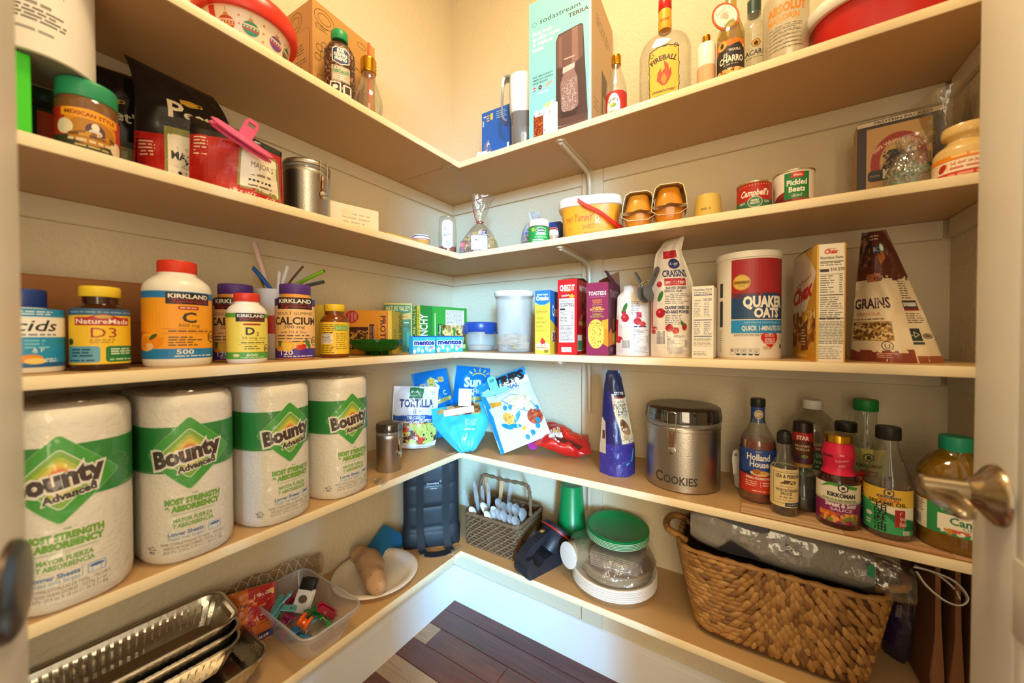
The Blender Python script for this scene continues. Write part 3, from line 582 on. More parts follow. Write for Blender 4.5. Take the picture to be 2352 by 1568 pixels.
# granola bar boxes
NV = '#1f7a33'
E_ = PL(900, .165, si); rz = math.radians(36); P, W, D = fitbox(790, 900, 925, E_, rz); H = hz(E_, 713)-SZ[si]
t = carton('snack_carton', 'orange protein bar carton with its lettering turned sideways, behind the green glass bowl', 'box', P, rz, W, D, H, '#f0a02c')
A = Art(-W/2, 0, W/150); hh = H/W*150
A.rect(0, 0, 150, hh, '#f2a12b').rect(0, 0, 10, hh, '#e88e22').rect(132, 0, 150, hh, '#e57f20').rect(138, 0, 150, hh, '#f0cf45').blobs(10, 14, 76, hh*.58, 260, 5, ('#7a4a1e', '#a06a2c', '#c8913f', '#dcae60', '#5a3012'), 4).rect(10, hh*.54, 76, hh*.62, '#4a2418')
A.ell(26, hh-20, 20, 20, '#c9252b').text('GREAT', 33, hh-20, 7, '#f5e6d8', w=24, rot=-PI/2).text('TASTING', 23, hh-20, 7, '#f5e6d8', w=32, rot=-PI/2).text('PROTEIN', 14, hh-20, 3.5, '#f5e6d8', w=24, rot=-PI/2).rect(80, 12, 95, hh*.68, '#4a1f3a').text('Peanut Butter', 90.5, hh*.38, 4.5, '#f3e4d0', w=hh*.5, rot=-PI/2).text('Dark Chocolate', 83, hh*.38, 4.5, '#f3e4d0', w=hh*.5, rot=-PI/2)
A.text('PROTEIN', 115, hh*.47, 16, '#5a2a26', w=hh*.82, bold=.03, rot=-PI/2).text('CHEWY BARS', 103, hh*.5, 4, '#7a4a1e', w=46, rot=-PI/2)
A.put('print', t, front(-D/2, 0))
A = Art(0, 0, D/64); hh = H/D*64; A.rect(-32, 0, 32, hh, '#f0cf45').text('NATURE VALLEY', 8, hh/2, 20, '#1f6a33', w=hh*.92, rot=-PI/2, bold=.02).text('30 BARS', -22, hh*.4, 13, '#2e7a3a', w=hh*.35, rot=-PI/2).put('end_print', t, side_r(W, D))
E_ = V((.165, -.425, SZ[si])); E_ = PL(947, .100, si); rz = math.radians(44); P, W, D = fitbox(884, 947, 985, E_, rz); D = .05; P = E_-V((math.cos(rz), math.sin(rz), 0))*W/2+V((-math.sin(rz), math.cos(rz), 0))*D/2; H = hz(E_, 697)-SZ[si]
t = carton('snack_carton', 'dark green granola bar carton standing upright, left of the crunchy oat bar carton', 'box', P, rz, W, D, H, NV)
A = Art(0, 0, W/120); hh = H/W*120
A.rect(-60, 0, 60, hh, '#22803a').rect(-60, hh-6, 60, hh, '#f0d34a').rect(54, 0, 60, hh, '#f0d34a').text('NATURE VALLEY', -2, hh-34, 22, '#f0e18a', w=106, bold=.02).poly([(-16, hh-78), (60, hh-70), (60, hh-40), (-16, hh-56)], '#e9c94a').text('30 BARS!', 14, hh-66, 10, '#2e6a2e', w=50, rot=.1).lines(-30, hh-92, 50, hh-84, 1, '#d8e6c0', 5, .6, .1).rect(-55, 0, 54, hh-104, '#166a34').rect(10, 0, 40, hh-110, '#1f9a8c').rect(22, 12, 54, hh-116, '#1f8a50').rect(36, 20, 48, hh-130, '#29b0a0').put('print', t, front(-D/2, 0))
E_ = V((.187, -.362, SZ[si])); rz = math.radians(80); P, W, D = fitbox(948, 977, 1072, E_, rz, False); H = hz(E_, 701)-SZ[si]
t = carton('snack_carton', 'green crunchy oat bar carton lying sideways behind the mint boxes', 'box', P, rz, W, D, H, '#1f7a33')
A = Art(-W/2, 0, W/108); hh = H/W*108
A.rect(0, 0, 108, hh, '#2f9435').rect(0, 0, 26, hh, '#1d7a30').text('CRUNCHY', 15, hh*.42, 16, '#eaf2d8', w=hh*.8, bold=.02, rot=PI/2).rect(31, hh*.3, 32.5, hh*.85, '#e8f0d0').rect(38, hh*.12, 47, hh*.62, '#174f28').text("Oats 'n Honey", 44.5, hh*.37, 5, '#f4f0d4', w=hh*.46, rot=PI/2).blobs(48, 4, 104, hh*.6, 300, 5, ('#a87a34', '#c99a48', '#dcb566', '#8a5c22', '#e6c884'), 9).rect(74, hh*.25, 79, hh*.55, '#2f8f35').rect(56, hh*.6, 101, hh*.94, '#e2e4dd').lines(58, hh*.61, 99, hh*.93, 11, '#4a5a58', 3, .35, .1).put('print', t, front(-D/2, 0))
A = Art(0, 0, D/75); hh = H/D*75; A.rect(-37, 0, 37, hh, '#f0d34a').rect(-37, 0, 4, hh, '#22803a').text('NATURE VALLEY', -8, hh*.55, 26, '#f0e18a', w=hh*.95, rot=PI/2, bold=.02).text('BIG POUCHES', 26, hh*.5, 16, '#1f6a33', w=hh*.8, rot=PI/2).put('end_print', t, side_l(W, D))
# mint boxes
MN = '#2aa7d6'
for q, (pa, pb, xx, rz, lab) in enumerate(((948, 1000, .248, 78, 'pale blue mint box, left of the twin pair by the shelf corner'), (1002, 1063, .248, 70, 'pale blue mint box, right of the twin pair by the shelf corner'))):
    E_ = PL(pb, xx, si); rz = math.radians(rz); P, W, D = fitbox(pa, pb, pb+9, E_, rz); D = .022; ud = V((math.cos(rz), math.sin(rz), 0)); P = E_-ud*W/2+V((-math.sin(rz), math.cos(rz), 0))*D/2; H = .052
    t = carton('mint_box', lab, 'box', P, rz, W, D, H, MN, 'mint boxes by the shelf corner'); k = W/60; A = Art(0, 0, k); W2 = 30; hh = H/k
    A.rect(-W2, 0, W2, hh, '#2fa9dc').rect(-W2, hh*.93, W2, hh, '#17408c').blobs(-W2, 3, W2, hh*.5, 8, 6, ('#74cbe8', '#58bfe4'), 5+q, 12)
    for e in range(6): A.ell(-W2*.85+e*W2*.34, 5+(e*5) % 9, 3.4, 4.6, '#f1f4f2')
    A.text('mentos', 0, hh*.48, hh*.30, '#f3f6f6', w=W2*1.9, bold=.12).text('mentos', 0, hh*.49, hh*.28, '#1c2f86', w=W2*1.78, bold=.05).text('mint', W2*.72, hh*.3, 4, '#e4525a', w=12, rot=.25, bold=.05).put('print', t, front(-D/2, 0))
# round container with blue locking lid
P = PR(1104, .155, si); H = hz(P, 740)-SZ[si]; R = .057
t = thing('food_container', 'round clear food container with blue snap lid beside the tall clear tub', 'container', P, yaw(P, 0))
FROST = clear('frosted_plastic', '#fcfdfd', .02, .16, '#f2f4f4', .2, .14)
z1 = H*.70; pr = [(R*.72, 0), (R*.80, .004), (R*.90, z1*.45), (R*.96, z1), (R*.94, z1), (R*.88, z1*.45), (R*.78, .006), (R*.70, .003)]; body(t, pr, FROST, 'bowl')
MB().lathe([(R*.70, .004), (R*.82, .018), (R*.6, .022), (0.002, .023)], 40).build('contents', mat('rice_leftovers', '#b39a80', .8, bump=.5, bscale=120), t)
bl = mat('navy_lid', '#1d3f8e', .3); MB().lathe([(R*.97, z1-.004), (R*1.02, z1), (R*1.03, H-.008), (R*.99, H-.002), (R*.86, H), (R*.84, H-.003), (.004, H-.003)], 48).build('lid', bl, t)
for a in (-60, 30, 120, 210):
    b = MB(); c = Matrix.Rotation(math.radians(a-90), 4, 'Z'); b.rbox((R*1.04, 0, z1+.004), (.006, .034, .030), .003, 2); b.xf(c); b.build('clip', bl, t)
# tall translucent tub with crackers
P = PR(1181, .185, si); H = hz(P, 672)-SZ[si]; R = .060
t = thing('storage_tub', 'tall translucent tub with white lid, a few broken crackers inside', 'container', P, yaw(P, 0)); k4 = 3.2
pr = [(R*.80, 0), (R*.86, .004), (R*.97, H-.012), (R*.955, H-.012), (R*.84, .006), (R*.80, .003)]; MB().lathe(pr, 48, sq=k4).build('tub', FROST, t)
MB().lathe([(R*.99, H-.016), (R*1.04, H-.012), (R*1.05, H-.004), (R*1.0, H), (R*.9, H), (R*.88, H-.003), (.004, H-.003)], 48, sq=k4).build('lid', pl('#efefe9', .35), t)
R1 = random.Random(3); CR = mat('cracker', '#c9a878', .75, bump=.4, bscale=160, vary=.2, vscale=60)
for i in range(60):
    a = R1.random()*6.28; r = R*.72*math.sqrt(R1.random()); q = Matrix.Translation((r*math.cos(a), r*math.sin(a), .012+.044*R1.random()*(1-.3*r/R))) @ Matrix.Rotation(R1.random()*6, 4, 'Z') @ Matrix.Rotation(R1.uniform(-1.4, 1.4), 4, 'X'); s_ = R1.uniform(.012, .024)
    MB().rbox((0, 0, 0), (s_*1.5, s_, .0035), .001, 1).xf(q).build('broken_cracker', CR, t, smooth=0)
# ================================================================ middle shelf, back wall
si = 2
def rz_(d): return math.radians(d)
# yellow crumbs carton
E_ = PR(1263, .245, si); P, W, D = fitbox(1229, 1263, 1284, E_, rz_(6)); H = hz(E_, 666)-SZ[si]
t = carton('crumb_carton', 'narrow yellow and blue graham crumb carton beside the translucent tub', 'box', P, rz_(6), W, D, H, '#f2cf45')
k = H/145; A = Art(0, 0, k); w = W/2/k
A.rect(-w, 0, w, 145, '#f2cf45').rect(-w, 117, w, 145, '#2176c9').ell(0, 121, w, 9, '#2176c9').ring(0, 122, w*1.02, 11, 1.2, '#7fd0ea', 20, 200, 340).text('Graham Cracker', 0, 134, 3.6, '#f2f0ea', w=w*1.5, bold=.03).text('Crumbs', 0, 123, 9, '#f6f4ee', w=w*1.7, bold=.05).text('Graham Cracker', -w*.05, 110, 3, '#b5862a', w=w*1.5).text('Crust', -w*.6, 105, 3, '#b5862a')
A.lines(-w*.85, 92, w*.8, 102, 3, '#7a5a1e', 3, .35, .4).lines(-w*.85, 50, w*.6, 88, 13, '#7a5a1e', 5, .3, .4).ell(0, 18, w*.95, 9, '#fbf6ea').poly([(-w*.8, 14), (w*.6, 12), (w*.75, 22), (-w*.2, 30), (-w*.85, 20)], '#f3e3b8').poly([(-w*.85, 14), (w*.6, 12), (w*.6, 15), (-w*.85, 17)], '#c98f4c').ell(w*.05, 28, w*.35, 5, '#cf2a20').rect(w*.3, 16, w*.38, 28, '#cf2a20').rect(-w*.1, 17, -w*.03, 27, '#cf2a20').ell(0, 33, w*.2, 4, '#d8382a').rect(w*.25, 3, w*.8, 10, '#8a7420').put('print', t, front(-D/2))
k = H/145; A = Art(0, 0, k); w = D/2/k; A.rect(-w, 0, w, 145, '#f2cf45').poly([(-w, 80), (w, 55), (w, 145), (-w, 145)], '#2176c9').text('Crumbs', w*.3, 88, 24, '#f6f4ee', w=w*2.6 if False else w*1.7, bold=.04).ell(-w*.1, 40, w*.6, 14, '#f6efe0').blobs(-w*.6, 28, w*.4, 50, 30, 5, ('#6a3a1e', '#efe2c8', '#8a5628'), 4).put('side_print', t, side_r(W, D))
# red cheese cracker carton, open top
E_ = PR(1325, .247, si); P, W, D = fitbox(1281, 1325.5, 1351, E_, rz_(4)); H = hz(E_, 640)-SZ[si]; RED = '#c8171e'
t = carton('cracker_carton', 'bright red cheese cracker carton with nutrition panel facing out', 'box', P, rz_(4), W, D, H, RED)
k = H/171; A = Art(0, 0, k); w = W/2/k
A.rect(-w, 0, w, 171, '#d0171f').text('CHEEZ IT', 0, 146, 12, '#f7efe2', w=w*1.55, bold=.05).ell(w*.28, 152, 2.5, 2.5, '#f0a52c').rect(-w*.5, 143, w*.4, 144, '#f0a52c').poly([(-w*.75, 128), (w*.35, 134), (w*.4, 141), (-w*.7, 136)], '#a50f18').text('ORIGINAL', -w*.15, 132.5, 4, '#f3e4d4', w=w*.9, rot=.08, bold=.03).poly([(w*.15, 133), (w*.5, 138), (w*.8, 132), (w*.45, 126)], '#f2a52a')
A.nutr(-w*.84, 28, w*.75, 128, seed=6).text('Calories', -w*.45, 109, 4.5, '#22212a', w=w*.75, bold=.02).text('150', w*.5, 109, 5.5, '#22212a', w=w*.42, bold=.03).rect(-w*.6, 6, w*.45, 17, '#f3ece0').lines(-w*.3, 8, w*.4, 15, 3, '#5a3a3a', 5, .35, .3).put('print', t, front(-D/2))
A = Art(0, 0, k); w = D/2/k; A.rect(-w, 0, w, 171, '#a80f1a').text("WANT IT, NEED IT", w*.2, 146, 12, '#e3c7b4', w=w*3.2 if False else w*1.7, bold=.03).blobs(-w*.6, 70, w*.9, 130, 40, 8, ('#8a0c16', '#b8382a', '#6e0a14', '#c8622c'), 3).blobs(-w*.7, 60, w, 76, 20, 5, ('#e0a050', '#c87a30'), 5).rect(-w*.9, 8, -w*.1, 45, '#e0c8b0').rect(-w*.85, 10, -w*.15, 32, '#3c7a3c').rect(0, 8, w*.9, 45, '#b83a2a').blobs(0, 8, w*.9, 40, 16, 5, ('#e0a850', '#8a1c18'), 8).put('side_print', t, side_r(W, D))
b = MB(); b.add([(-W/2, -D/2, H), (W/2, -D/2, H), (W/2, D/2, H+.002), (-W/2, D/2, H+.002), (-W*.1, D*.05, H+.013), (W/2, D*.1, H+.008)], [(0, 1, 5, 4), (4, 5, 2, 3), (0, 4, 3)]); b.build('top_flap', mat('grey_card', '#8a6a4e', .7), t, smooth=0)
# maroon cracker carton, top torn open
E_ = PR(1397, .247, si); P, W, D = fitbox(1347, 1397.5, 1424, E_, rz_(2)); H = hz(E_, 647)-SZ[si]; MA = '#7d2148'
t = thing('cracker_carton', 'dark maroon cracker carton with its top torn open', 'box', P, rz_(2)); mm = mat('card_maroon', MA, .45, bump=.03, bscale=80); ins = mat('raw_card_inside', '#7a5236', .8); b = MB(); T_ = .0012
for c, d in (((0, -D/2+T_/2, H/2), (W, T_, H)), ((0, D/2-T_/2, H/2), (W, T_, H)), ((-W/2+T_/2, 0, H/2), (T_, D, H)), ((W/2-T_/2, 0, H/2), (T_, D, H)), ((0, 0, T_/2), (W, D, T_))): b.box(c, d)
b.build('carton', mm, t, smooth=0)
b = MB(); b.box((0, 0, H*.8), (W-.004, D-.004, .001)); b.build('inner_bag', mat('dark_inner_bag', '#3a2418', .5), t, smooth=0)
b = MB(); b.grid(lambda u, v: (W/2-v*.018*(1+.3*u), -D*.30+u*D*.8, H-.0005+v*(.034+.012*math.sin(u*2.6))*(1-.35*u)), 6, 4); b.build('torn_flap', mat('maroon_flap', '#5e2a38', .55), t, fix=False)
b = MB(); b.grid(lambda u, v: (-W/2+u*W, D/2-v*.012, H-.0005+v*(.020+.022*u)), 6, 3); b.build('back_flap', ins, t, fix=False)
k = H/168; A = Art(0, 0, k); w = W/2/k
A.rect(-w, 0, w, 168, '#8c2450').text('TOASTEDS', 0, 139, 9, '#f2e4d2', w=w*1.64, bold=.02).lines(-w*.7, 134, w*.7, 136, 1, '#c98aa0', 3, .5, 0)
for tx, y, c in (('HARVEST', 125, '#d9832e'), ('WHEAT', 120, '#d9832e'), ('CLASSIC', 109, '#f0c23c'), ('BUTTERCRISP', 104, '#f0c23c'), ('ROSEMARY', 93, '#a59a3a'), ('& OLIVE OIL', 88, '#a59a3a')): A.text(tx, 0, y, 4, c, bold=.03, w=w*(1.3 if len(tx) > 8 else .85))
for y in (117, 101.5): A.rect(-w*.5, y-.7, w*.5, y, '#d9b8a8')
A.poly([(w*.2, 70), (w, 82), (w, 20), (w*.3, 30)], '#e88a1e').poly([(w*.4, 80), (w, 84), (w, 60), (w*.5, 62)], '#e8a22a')
for y in (66, 59, 52): A.ell(-w*.12, y-8, w*.74, 26, '#e9b044'); A.ell(-w*.1, y-10, w*.72, 26, '#f2c65a')
A.blobs(-w*.68, 20, w*.48, 76, 46, 1.6, ('#b97a24', '#a86a1c'), 8).put('print', t, front(-D/2))
A = Art(0, 0, k); w = D/2/k; A.rect(-w, 0, w, 168, '#5e2038').text('TOASTEDS', w*.1, 136, 16, '#a8847c', w=w*1.8, bold=.02).poly([(-w, 50), (w, 110), (w, 30), (-w, 22)], '#c8722a').ell(-w*.1, 72, w*.5, 22, '#5a2a1a').ell(-w*.1, 72, w*.3, 15, '#8a4a3a').ell(w*.3, 40, w*.6, 18, '#d8b03c').text('2 1 1', 0, 10, 7, '#c9a89a', w=w*1.2).put('side_print', t, side_r(W, D))
# dried cranberry pouches
def cran(P, off, W, H, T, vt, lab, clip):
    t = thing('cranberry_pouch', lab, 'bag', P, yaw(P, off), 'dried cranberry pouches'); tp = .62 if not clip else .8
    def df(x, y, z):
        q = z/H
        if clip: s_ = max(0, q-.82)/.18; return (x*(1-.35*s_)+.012*s_*math.sin(8*x/W), y+(.030*s_ if False else .012*s_), z-.012*s_*abs(x/W)*2)
        s_ = max(0, q-.62)/.38; return (x*(1-.55*s_)-.012*s_+.020*max(0, q-.88)/.12, y+.018*s_-.01*s_*x/W*4, z)
    po = Pouch(W, H, T, wf=lambda q: 1-.10*q**2, tf=lambda q: (1-q)**.55 if not clip else (1-q)**.45, wr=.006, ws=26, seed=len(lab), deform=df); po.build('pouch', mat('white_pouch_film', '#e9e0d6', .34, bump=.15, bscale=40), t)
    A = Art(0, 0, W/100); hh = H/W*100; R = '#b71f33'; B = '#24306e'
    A.poly([(-49, hh*.04), (-49, hh*.66), (-38, hh*.5), (-36, hh*.04)], '#e0d2c8').rect(-50, hh*.22, -46, hh*.50, R)
    for u, v, r in ((-30, hh*.36 if not clip else hh*.52, 10), (-44, hh*.22, 8), (-33, hh*.60, 6)): A.ell(u, v, r, r*1.2, R).ell(u-r*.25, v+r*.3, r*.25, r*.35, '#e0697a')
    A.ell(-30, hh*.5 if not clip else hh*.66, 5, 14, '#3f7a3a', rot=-.3).bars(-40, hh*.09, -18, hh*.22, '#2b2c4e', 4)
    if not clip:
        A.rect(-22, hh*.82, 26, hh*.885, R).ell(10, hh*.77, 17, hh*.045, B).text('Kroger', 10, hh*.76, 8, '#eceaf0', w=24, shear=.2).text('CRAISINS', 6, hh*.66, 17, B, w=64, bold=.03).rect(-22, hh*.585, 30, hh*.645, R).text('WHOLE & JUICY', 4, hh*.60, 6.5, '#f3e6e0', w=46, bold=.03)
        A.text('CRAN DRIED CRANBERRY', 6, hh*.555, 6, B, w=52, bold=.03).text('BROCCOLI SALAD', 0, hh*.53, 6, B, w=42, bold=.03).lines(-20, hh*.43, 40, hh*.52, 6, '#3a406e', 3, .3, .4).text('CRAISINS\u2019 DRIED CR', 8, hh*.39, 7.5, B, w=58, bold=.04).text('NO-BAKE POWER', 8, hh*.355, 7.5, B, w=58, bold=.04).lines(-20, hh*.26, 30, hh*.345, 6, '#3a406e', 5, .3, .4)
        A.ell(-10, hh*.235, 9, 9, R).ell(4, hh*.215, 8, 8, '#c4443c').ell(25, hh*.245, 6, 9, R).ell(20, hh*.27, 4, 7, '#3f7a3a', rot=.5).nutr(-18, hh*.02, 36, hh*.185, B, '#efe8e0', 5)
    else:
        A.lines(-14, hh*.56, 14, hh*.75, 8, '#3a406e', 3, .3, .4).rect(-2, hh*.52, 14, hh*.60, R).ell(2, hh*.47, 11, 10, R).ell(16, hh*.43, 9, 8, '#c4443c').nutr(-12, hh*.03, 36, hh*.37, B, '#efe8e0', 5).lines(-10, hh*.385, 30, hh*.41, 1, B, 3, .6, .1)
    A.put('print', t, po.front, .006, .008, GLOSSY); return t, po
P = PR(1456, .185, si); H = hz(P, 652)-SZ[si]; t, po = cran(P, 14, .092, H, .075, 650, 'white cranberry pouch held shut by a large grey clip', True)
def clampclip(name, lab, P, rz, tilt, wj, hj, hh, m, m2=None, group=None, roll=0, gap=.006, hole=True):
    """plastic bag clip: two jaws below, two splayed handles above, a steel spring; local z up = handles"""
    t = thing(name, lab, 'clip', P, 0, group); t.rotation_euler = (tilt, roll, rz); m2 = m2 or m
    for s in (-1, 1):
        b = MB(); pr = [(-wj/2, -hj*.25), (-wj*.42, -hj*.85), (-wj*.2, -hj), (wj*.2, -hj), (wj*.42, -hj*.85), (wj/2, -hj*.25), (wj*.3, 0), (-wj*.3, 0)]
        b.prism(pr, s*gap/2, s*(gap/2+.003), 'y'); b.build('jaw', m, t, smooth=30)
        b = MB(); w2 = wj*.16; pr = [(-w2, -.002), (w2, -.002), (w2*1.25, hh*.6), (w2*1.1, hh*.88), (w2*.5, hh), (-w2*.5, hh), (-w2*1.1, hh*.88), (-w2*1.25, hh*.6)]
        b.prism(pr, -.0018, .0018, 'y'); b.xf(Matrix.Translation((0, s*(gap/2+.0015), 0)) @ Matrix.Rotation(-s*.42, 4, 'X')); h = b.build('handle', m2, t, smooth=30)
        if hole:
            b = MB(); b.rbox((0, 0, hh*.62), (w2*.9, .0042, hh*.22), .002, 1); b.xf(Matrix.Translation((0, s*(gap/2+.0015), 0)) @ Matrix.Rotation(-s*.42, 4, 'X')); b.build('slot', pl('#23201e', .6), t)
    b = MB(); b.tube([(0, -gap*.8, hh*.12), (0, -gap*1.1, hh*.3), (0, 0, hh*.36), (0, gap*1.1, hh*.3), (0, gap*.8, hh*.12)], .0022, 6); b.build('spring', CHROME, t); return t
d = (CAM-P).normalized(); pc = ay(1484, 662, -.225)
clampclip('bag_clip', 'large dark grey clip with splayed handles on the cranberry pouch', pc, yaw(P, 60), -.12, .052, .034, .055, pl('#5d5a56', .45), None, None, .30, .012)
P = PR(1543, .185, si); H = hz(P, 545)-SZ[si]; cran(P, 8, .098, H, .075, 545, 'tall white cranberry pouch with pointed top reaching the shelf above', False)
# white side-on carton
E_ = PR(1645, .242, si); P, W, D = fitbox(1588, 1637, 1646, PR(1637, .242, si), rz_(-2)); H = hz(PR(1630, .242, si), 656)-SZ[si]; D = .10; ud = V((math.cos(rz_(-2)), math.sin(rz_(-2)), 0)); E_ = PR(1637, .242, si); P = E_-ud*W/2+V((.003, D/2, 0))
t = carton('cereal_carton', 'white carton showing only its blue nutrition panel, left of the oats canister', 'box', P, rz_(-2), W, D, H, '#efe6d6'); k = H/160; A = Art(0, 0, k); w = W/2/k
A.rect(-w, 0, w, 160, '#f1e9da').text('Nutrition Facts', 0, 150, 5, '#3a4a8c', w=w*1.7, bold=.02).lines(-w*.85, 141, w*.85, 148, 2, '#4a5488', 3, .35, .1).rect(-w*.85, 139, w*.85, 141, '#3a4a8c').text('Calories', -w*.5, 127, 4, '#3a4a8c', w=w*.6, bold=.02).text('110 210', w*.42, 127, 5.5, '#3a4a8c', w=w*.8, bold=.03).lines(-w*.85, 92, -w*.1, 124, 9, '#5a6090', 5, .3, .3).lines(w*.1, 92, w*.85, 124, 9, '#5a6090', 6, .3, .5).rect(-w*.85, 84, w*.85, 86, '#3a4a8c').lines(-w*.85, 52, -w*.2, 82, 7, '#5a6090', 7, .3, .3).lines(w*.1, 52, w*.85, 82, 7, '#5a6090', 8, .3, .5).rect(-w*.85, 48, w*.85, 50, '#3a4a8c').lines(-w*.85, 26, w*.85, 46, 7, '#7a7464', 9, .35, .1).lines(-w*.85, 6, w*.5, 16, 3, '#5a5448', 10, .35, .2).put('print', t, front(-D/2))
# oats canister
P = PR(1717, .168, si); H = hz(P, 588)-SZ[si]; R = .0625; k = H/232
t = thing('oats_canister', 'large round paper oats canister with white plastic lid, red and blue front', 'canister', P, yaw(P, 0)); body(t, [(R*.985, 0), (R*.985, .002), (R, .003), (R, H-.012)], mat('white_paperboard', '#ece4d6', .4), 'canister', 64)
MB().lathe([(R*1.0, H-.014), (R*1.03, H-.013), (R*1.035, H-.003), (R*1.02, H), (R*.96, H+.001), (R*.94, H-.002), (.003, H-.002)], 64).build('lid', pl('#e9e2d6', .35), t)
A = Art(0, 0, k); o = 14    # artwork is turned a little to the right
A.rect(-46+o, 56, 90+o, 215, '#a3212b').rect(-46+o, 56, 90+o, 136, '#1d4470').blobs(-46+o, 128, 60+o, 142, 60, 6, ('#7a2636', '#5a2c48', '#1d4470'), 5).rect(-46+o, 56, 90+o, 84, '#2590cf').rect(-46+o, 84, 90+o, 86, '#f0e6d6')
A.ell(-26+o, 165, 17, 17, '#c59a3e').ell(-26+o, 165, 14.5, 14.5, '#d8b25a').rect(-43+o, 161, -9+o, 169, '#b98a2e').text('CHEFSBEST', -26+o, 163, 4, '#4a3010', w=30, bold=.03).text('AWARD', -26+o, 156, 3, '#6a4a1c', w=14)
A.text('QUAKER', 20+o, 112, 22, '#f6efe2', w=86, bold=.05).text('OATS', 24+o, 90, 19, '#f6efe2', w=54, bold=.05).text('100% WHOLE GRAIN ROLLED OATS', 22+o, 77, 3.6, '#bfe0f2', w=84).text('QUICK 1-MINUTE OATS', 22+o, 62, 9.5, '#f3ede0', w=94, bold=.03).lines(-40+o, 49, 16+o, 55, 2, '#8a8070', 4, .4, .2)
hr = [(math.sin(x)**3*20, (13*math.cos(x)-5*math.cos(2*x)-2*math.cos(3*x)-math.cos(4*x))*1.25) for x in [2*PI*i/28 for i in range(28)]]; A.poly([(30+o+a, 42+b_) for a, b_ in hr], '#cf2128')
for q, tx in enumerate(('OATMEAL CAN', 'HELP REDUCE', 'CHOLESTEROL')): A.text(tx, 30+o, 42-q*4.6, 3.4, '#f3e6da', w=24, bold=.03)
A.lines(18+o, 47, 42+o, 55, 3, '#f0d8cc', 6, .4, .1).ell(22+o, 25, 8, 3.6, '#d8b48c')
for q in range(5): A.rrect(-48+q*11.5+o, 9, -38+q*11.5+o, 24, 3, '#5a5a5c').rrect(-47.4+q*11.5+o, 9.6, -38.6+q*11.5+o, 23.4, 2.6, '#efe6d8').lines(-46+q*11.5+o, 14, -40+q*11.5+o, 22, 3, '#45484e', q, .5, .1); 
for q in range(1, 5): A.ell(-43+q*11.5+o, 10.5, 4.4, 2, '#2a3a58')
A.text('150', -43+o, 15, 5, '#3a3a3c', w=6).rect(60+o, 24, 70+o, 32, '#3a4a5a').rect(-78+o, 136, -68+o, 168, '#1c2c34').rect(-78+o, 70, -68+o, 128, '#1c2c34').lines(-80+o, 12, -69+o, 64, 12, '#6a645a', 4, .3, .3)
A.put('label', t, cyl(R), .006)
# wheat cereal carton, corner towards the camera
E_ = PR(1874, .250, si); rz = rz_(9); P, W, D = fitbox(1822, 1873, 1941, E_, rz, False); H = hz(E_, 563)-SZ[si]
t = carton('cereal_carton', 'white and gold wheat cereal carton set end-on, front facing left', 'box', P, rz, W, D, H, '#eadfca')
k = H/262; A = Art(0, 0, k); w = W/2/k; hh = 262
A.rect(-w, 0, w, 262, '#f3ead9').rect(-w, 0, -w+4, 262, '#e3b43c').rect(w-3, 0, w, 262, '#d9962a').text('Wheat', 0, 249, 4, '#c8402a', w=w*.6).text('Chex', 0, 240, 10, '#cf2f26', w=w*.95, bold=.05, shear=.15).nutr(-w*.84, 90, w*.9, 240, '#3a3630', '#f4ecdc', 3).text('Calories', -w*.55, 202, 5, '#3a3630', w=w*.6, bold=.02).text('210 270', w*.42, 202, 6.5, '#3a3630', w=w*.95, bold=.03).rect(-w*.84, 96, w*.9, 98, '#3a3630').lines(-w*.84, 40, w*.9, 92, 15, '#5a5248', 7, .35, .05).lines(-w*.84, 6, w*.86, 36, 8, '#5a5248', 8, .3, .4).put('nutrition_print', t, front(-D/2))
A = Art(0, 0, k); w = D/2/k; A.rect(-w, 0, w, 262, '#d9a02e').poly([(-w, 90), (-w, 262), (w*.2, 262), (w, 200), (w*.2, 120)], '#f0e6d4').poly([(w*.0, 262), (w, 262), (w, 210)], '#e6b84e').text('Wheat', 0, 186, 11, '#8a3a24', w=w*1.3, shear=.1, rot=.2).text('Chex', -w*.1, 146, 34, '#d0271f', w=w*1.75, bold=.06, shear=.2, rot=.14)
A.blobs(-w, 30, w*.95, 118, 90, 13, ('#c8862e', '#e0ac50', '#a8641c', '#f0cc80', '#8a4a14'), 12, 6).poly([(-w*.2, 20), (w*.4, 26), (w*.3, 96), (-w*.25, 80)], '#7a4420').lines(-w*.15, 34, w*.25, 76, 6, '#e6cfa8', 5, .4, .3).rect(-w, 0, w, 20, '#d99a24').lines(-w*.6, 6, w*.3, 14, 1, '#f0dca0', 6, .6, 0).put('front_print', t, side_l(W, D))
b = MB(); b.add([(-W/2, -D/2, H), (W/2, -D/2, H), (W/2, D/2, H), (-W/2, D/2, H), (W*.35, 0, H+.010), (-W*.5, 0, H+.004)], [(0, 1, 4, 5), (5, 4, 2, 3)]); b.build('top_flap', mat('card_cream', '#d9cbb0', .6), t, smooth=0)
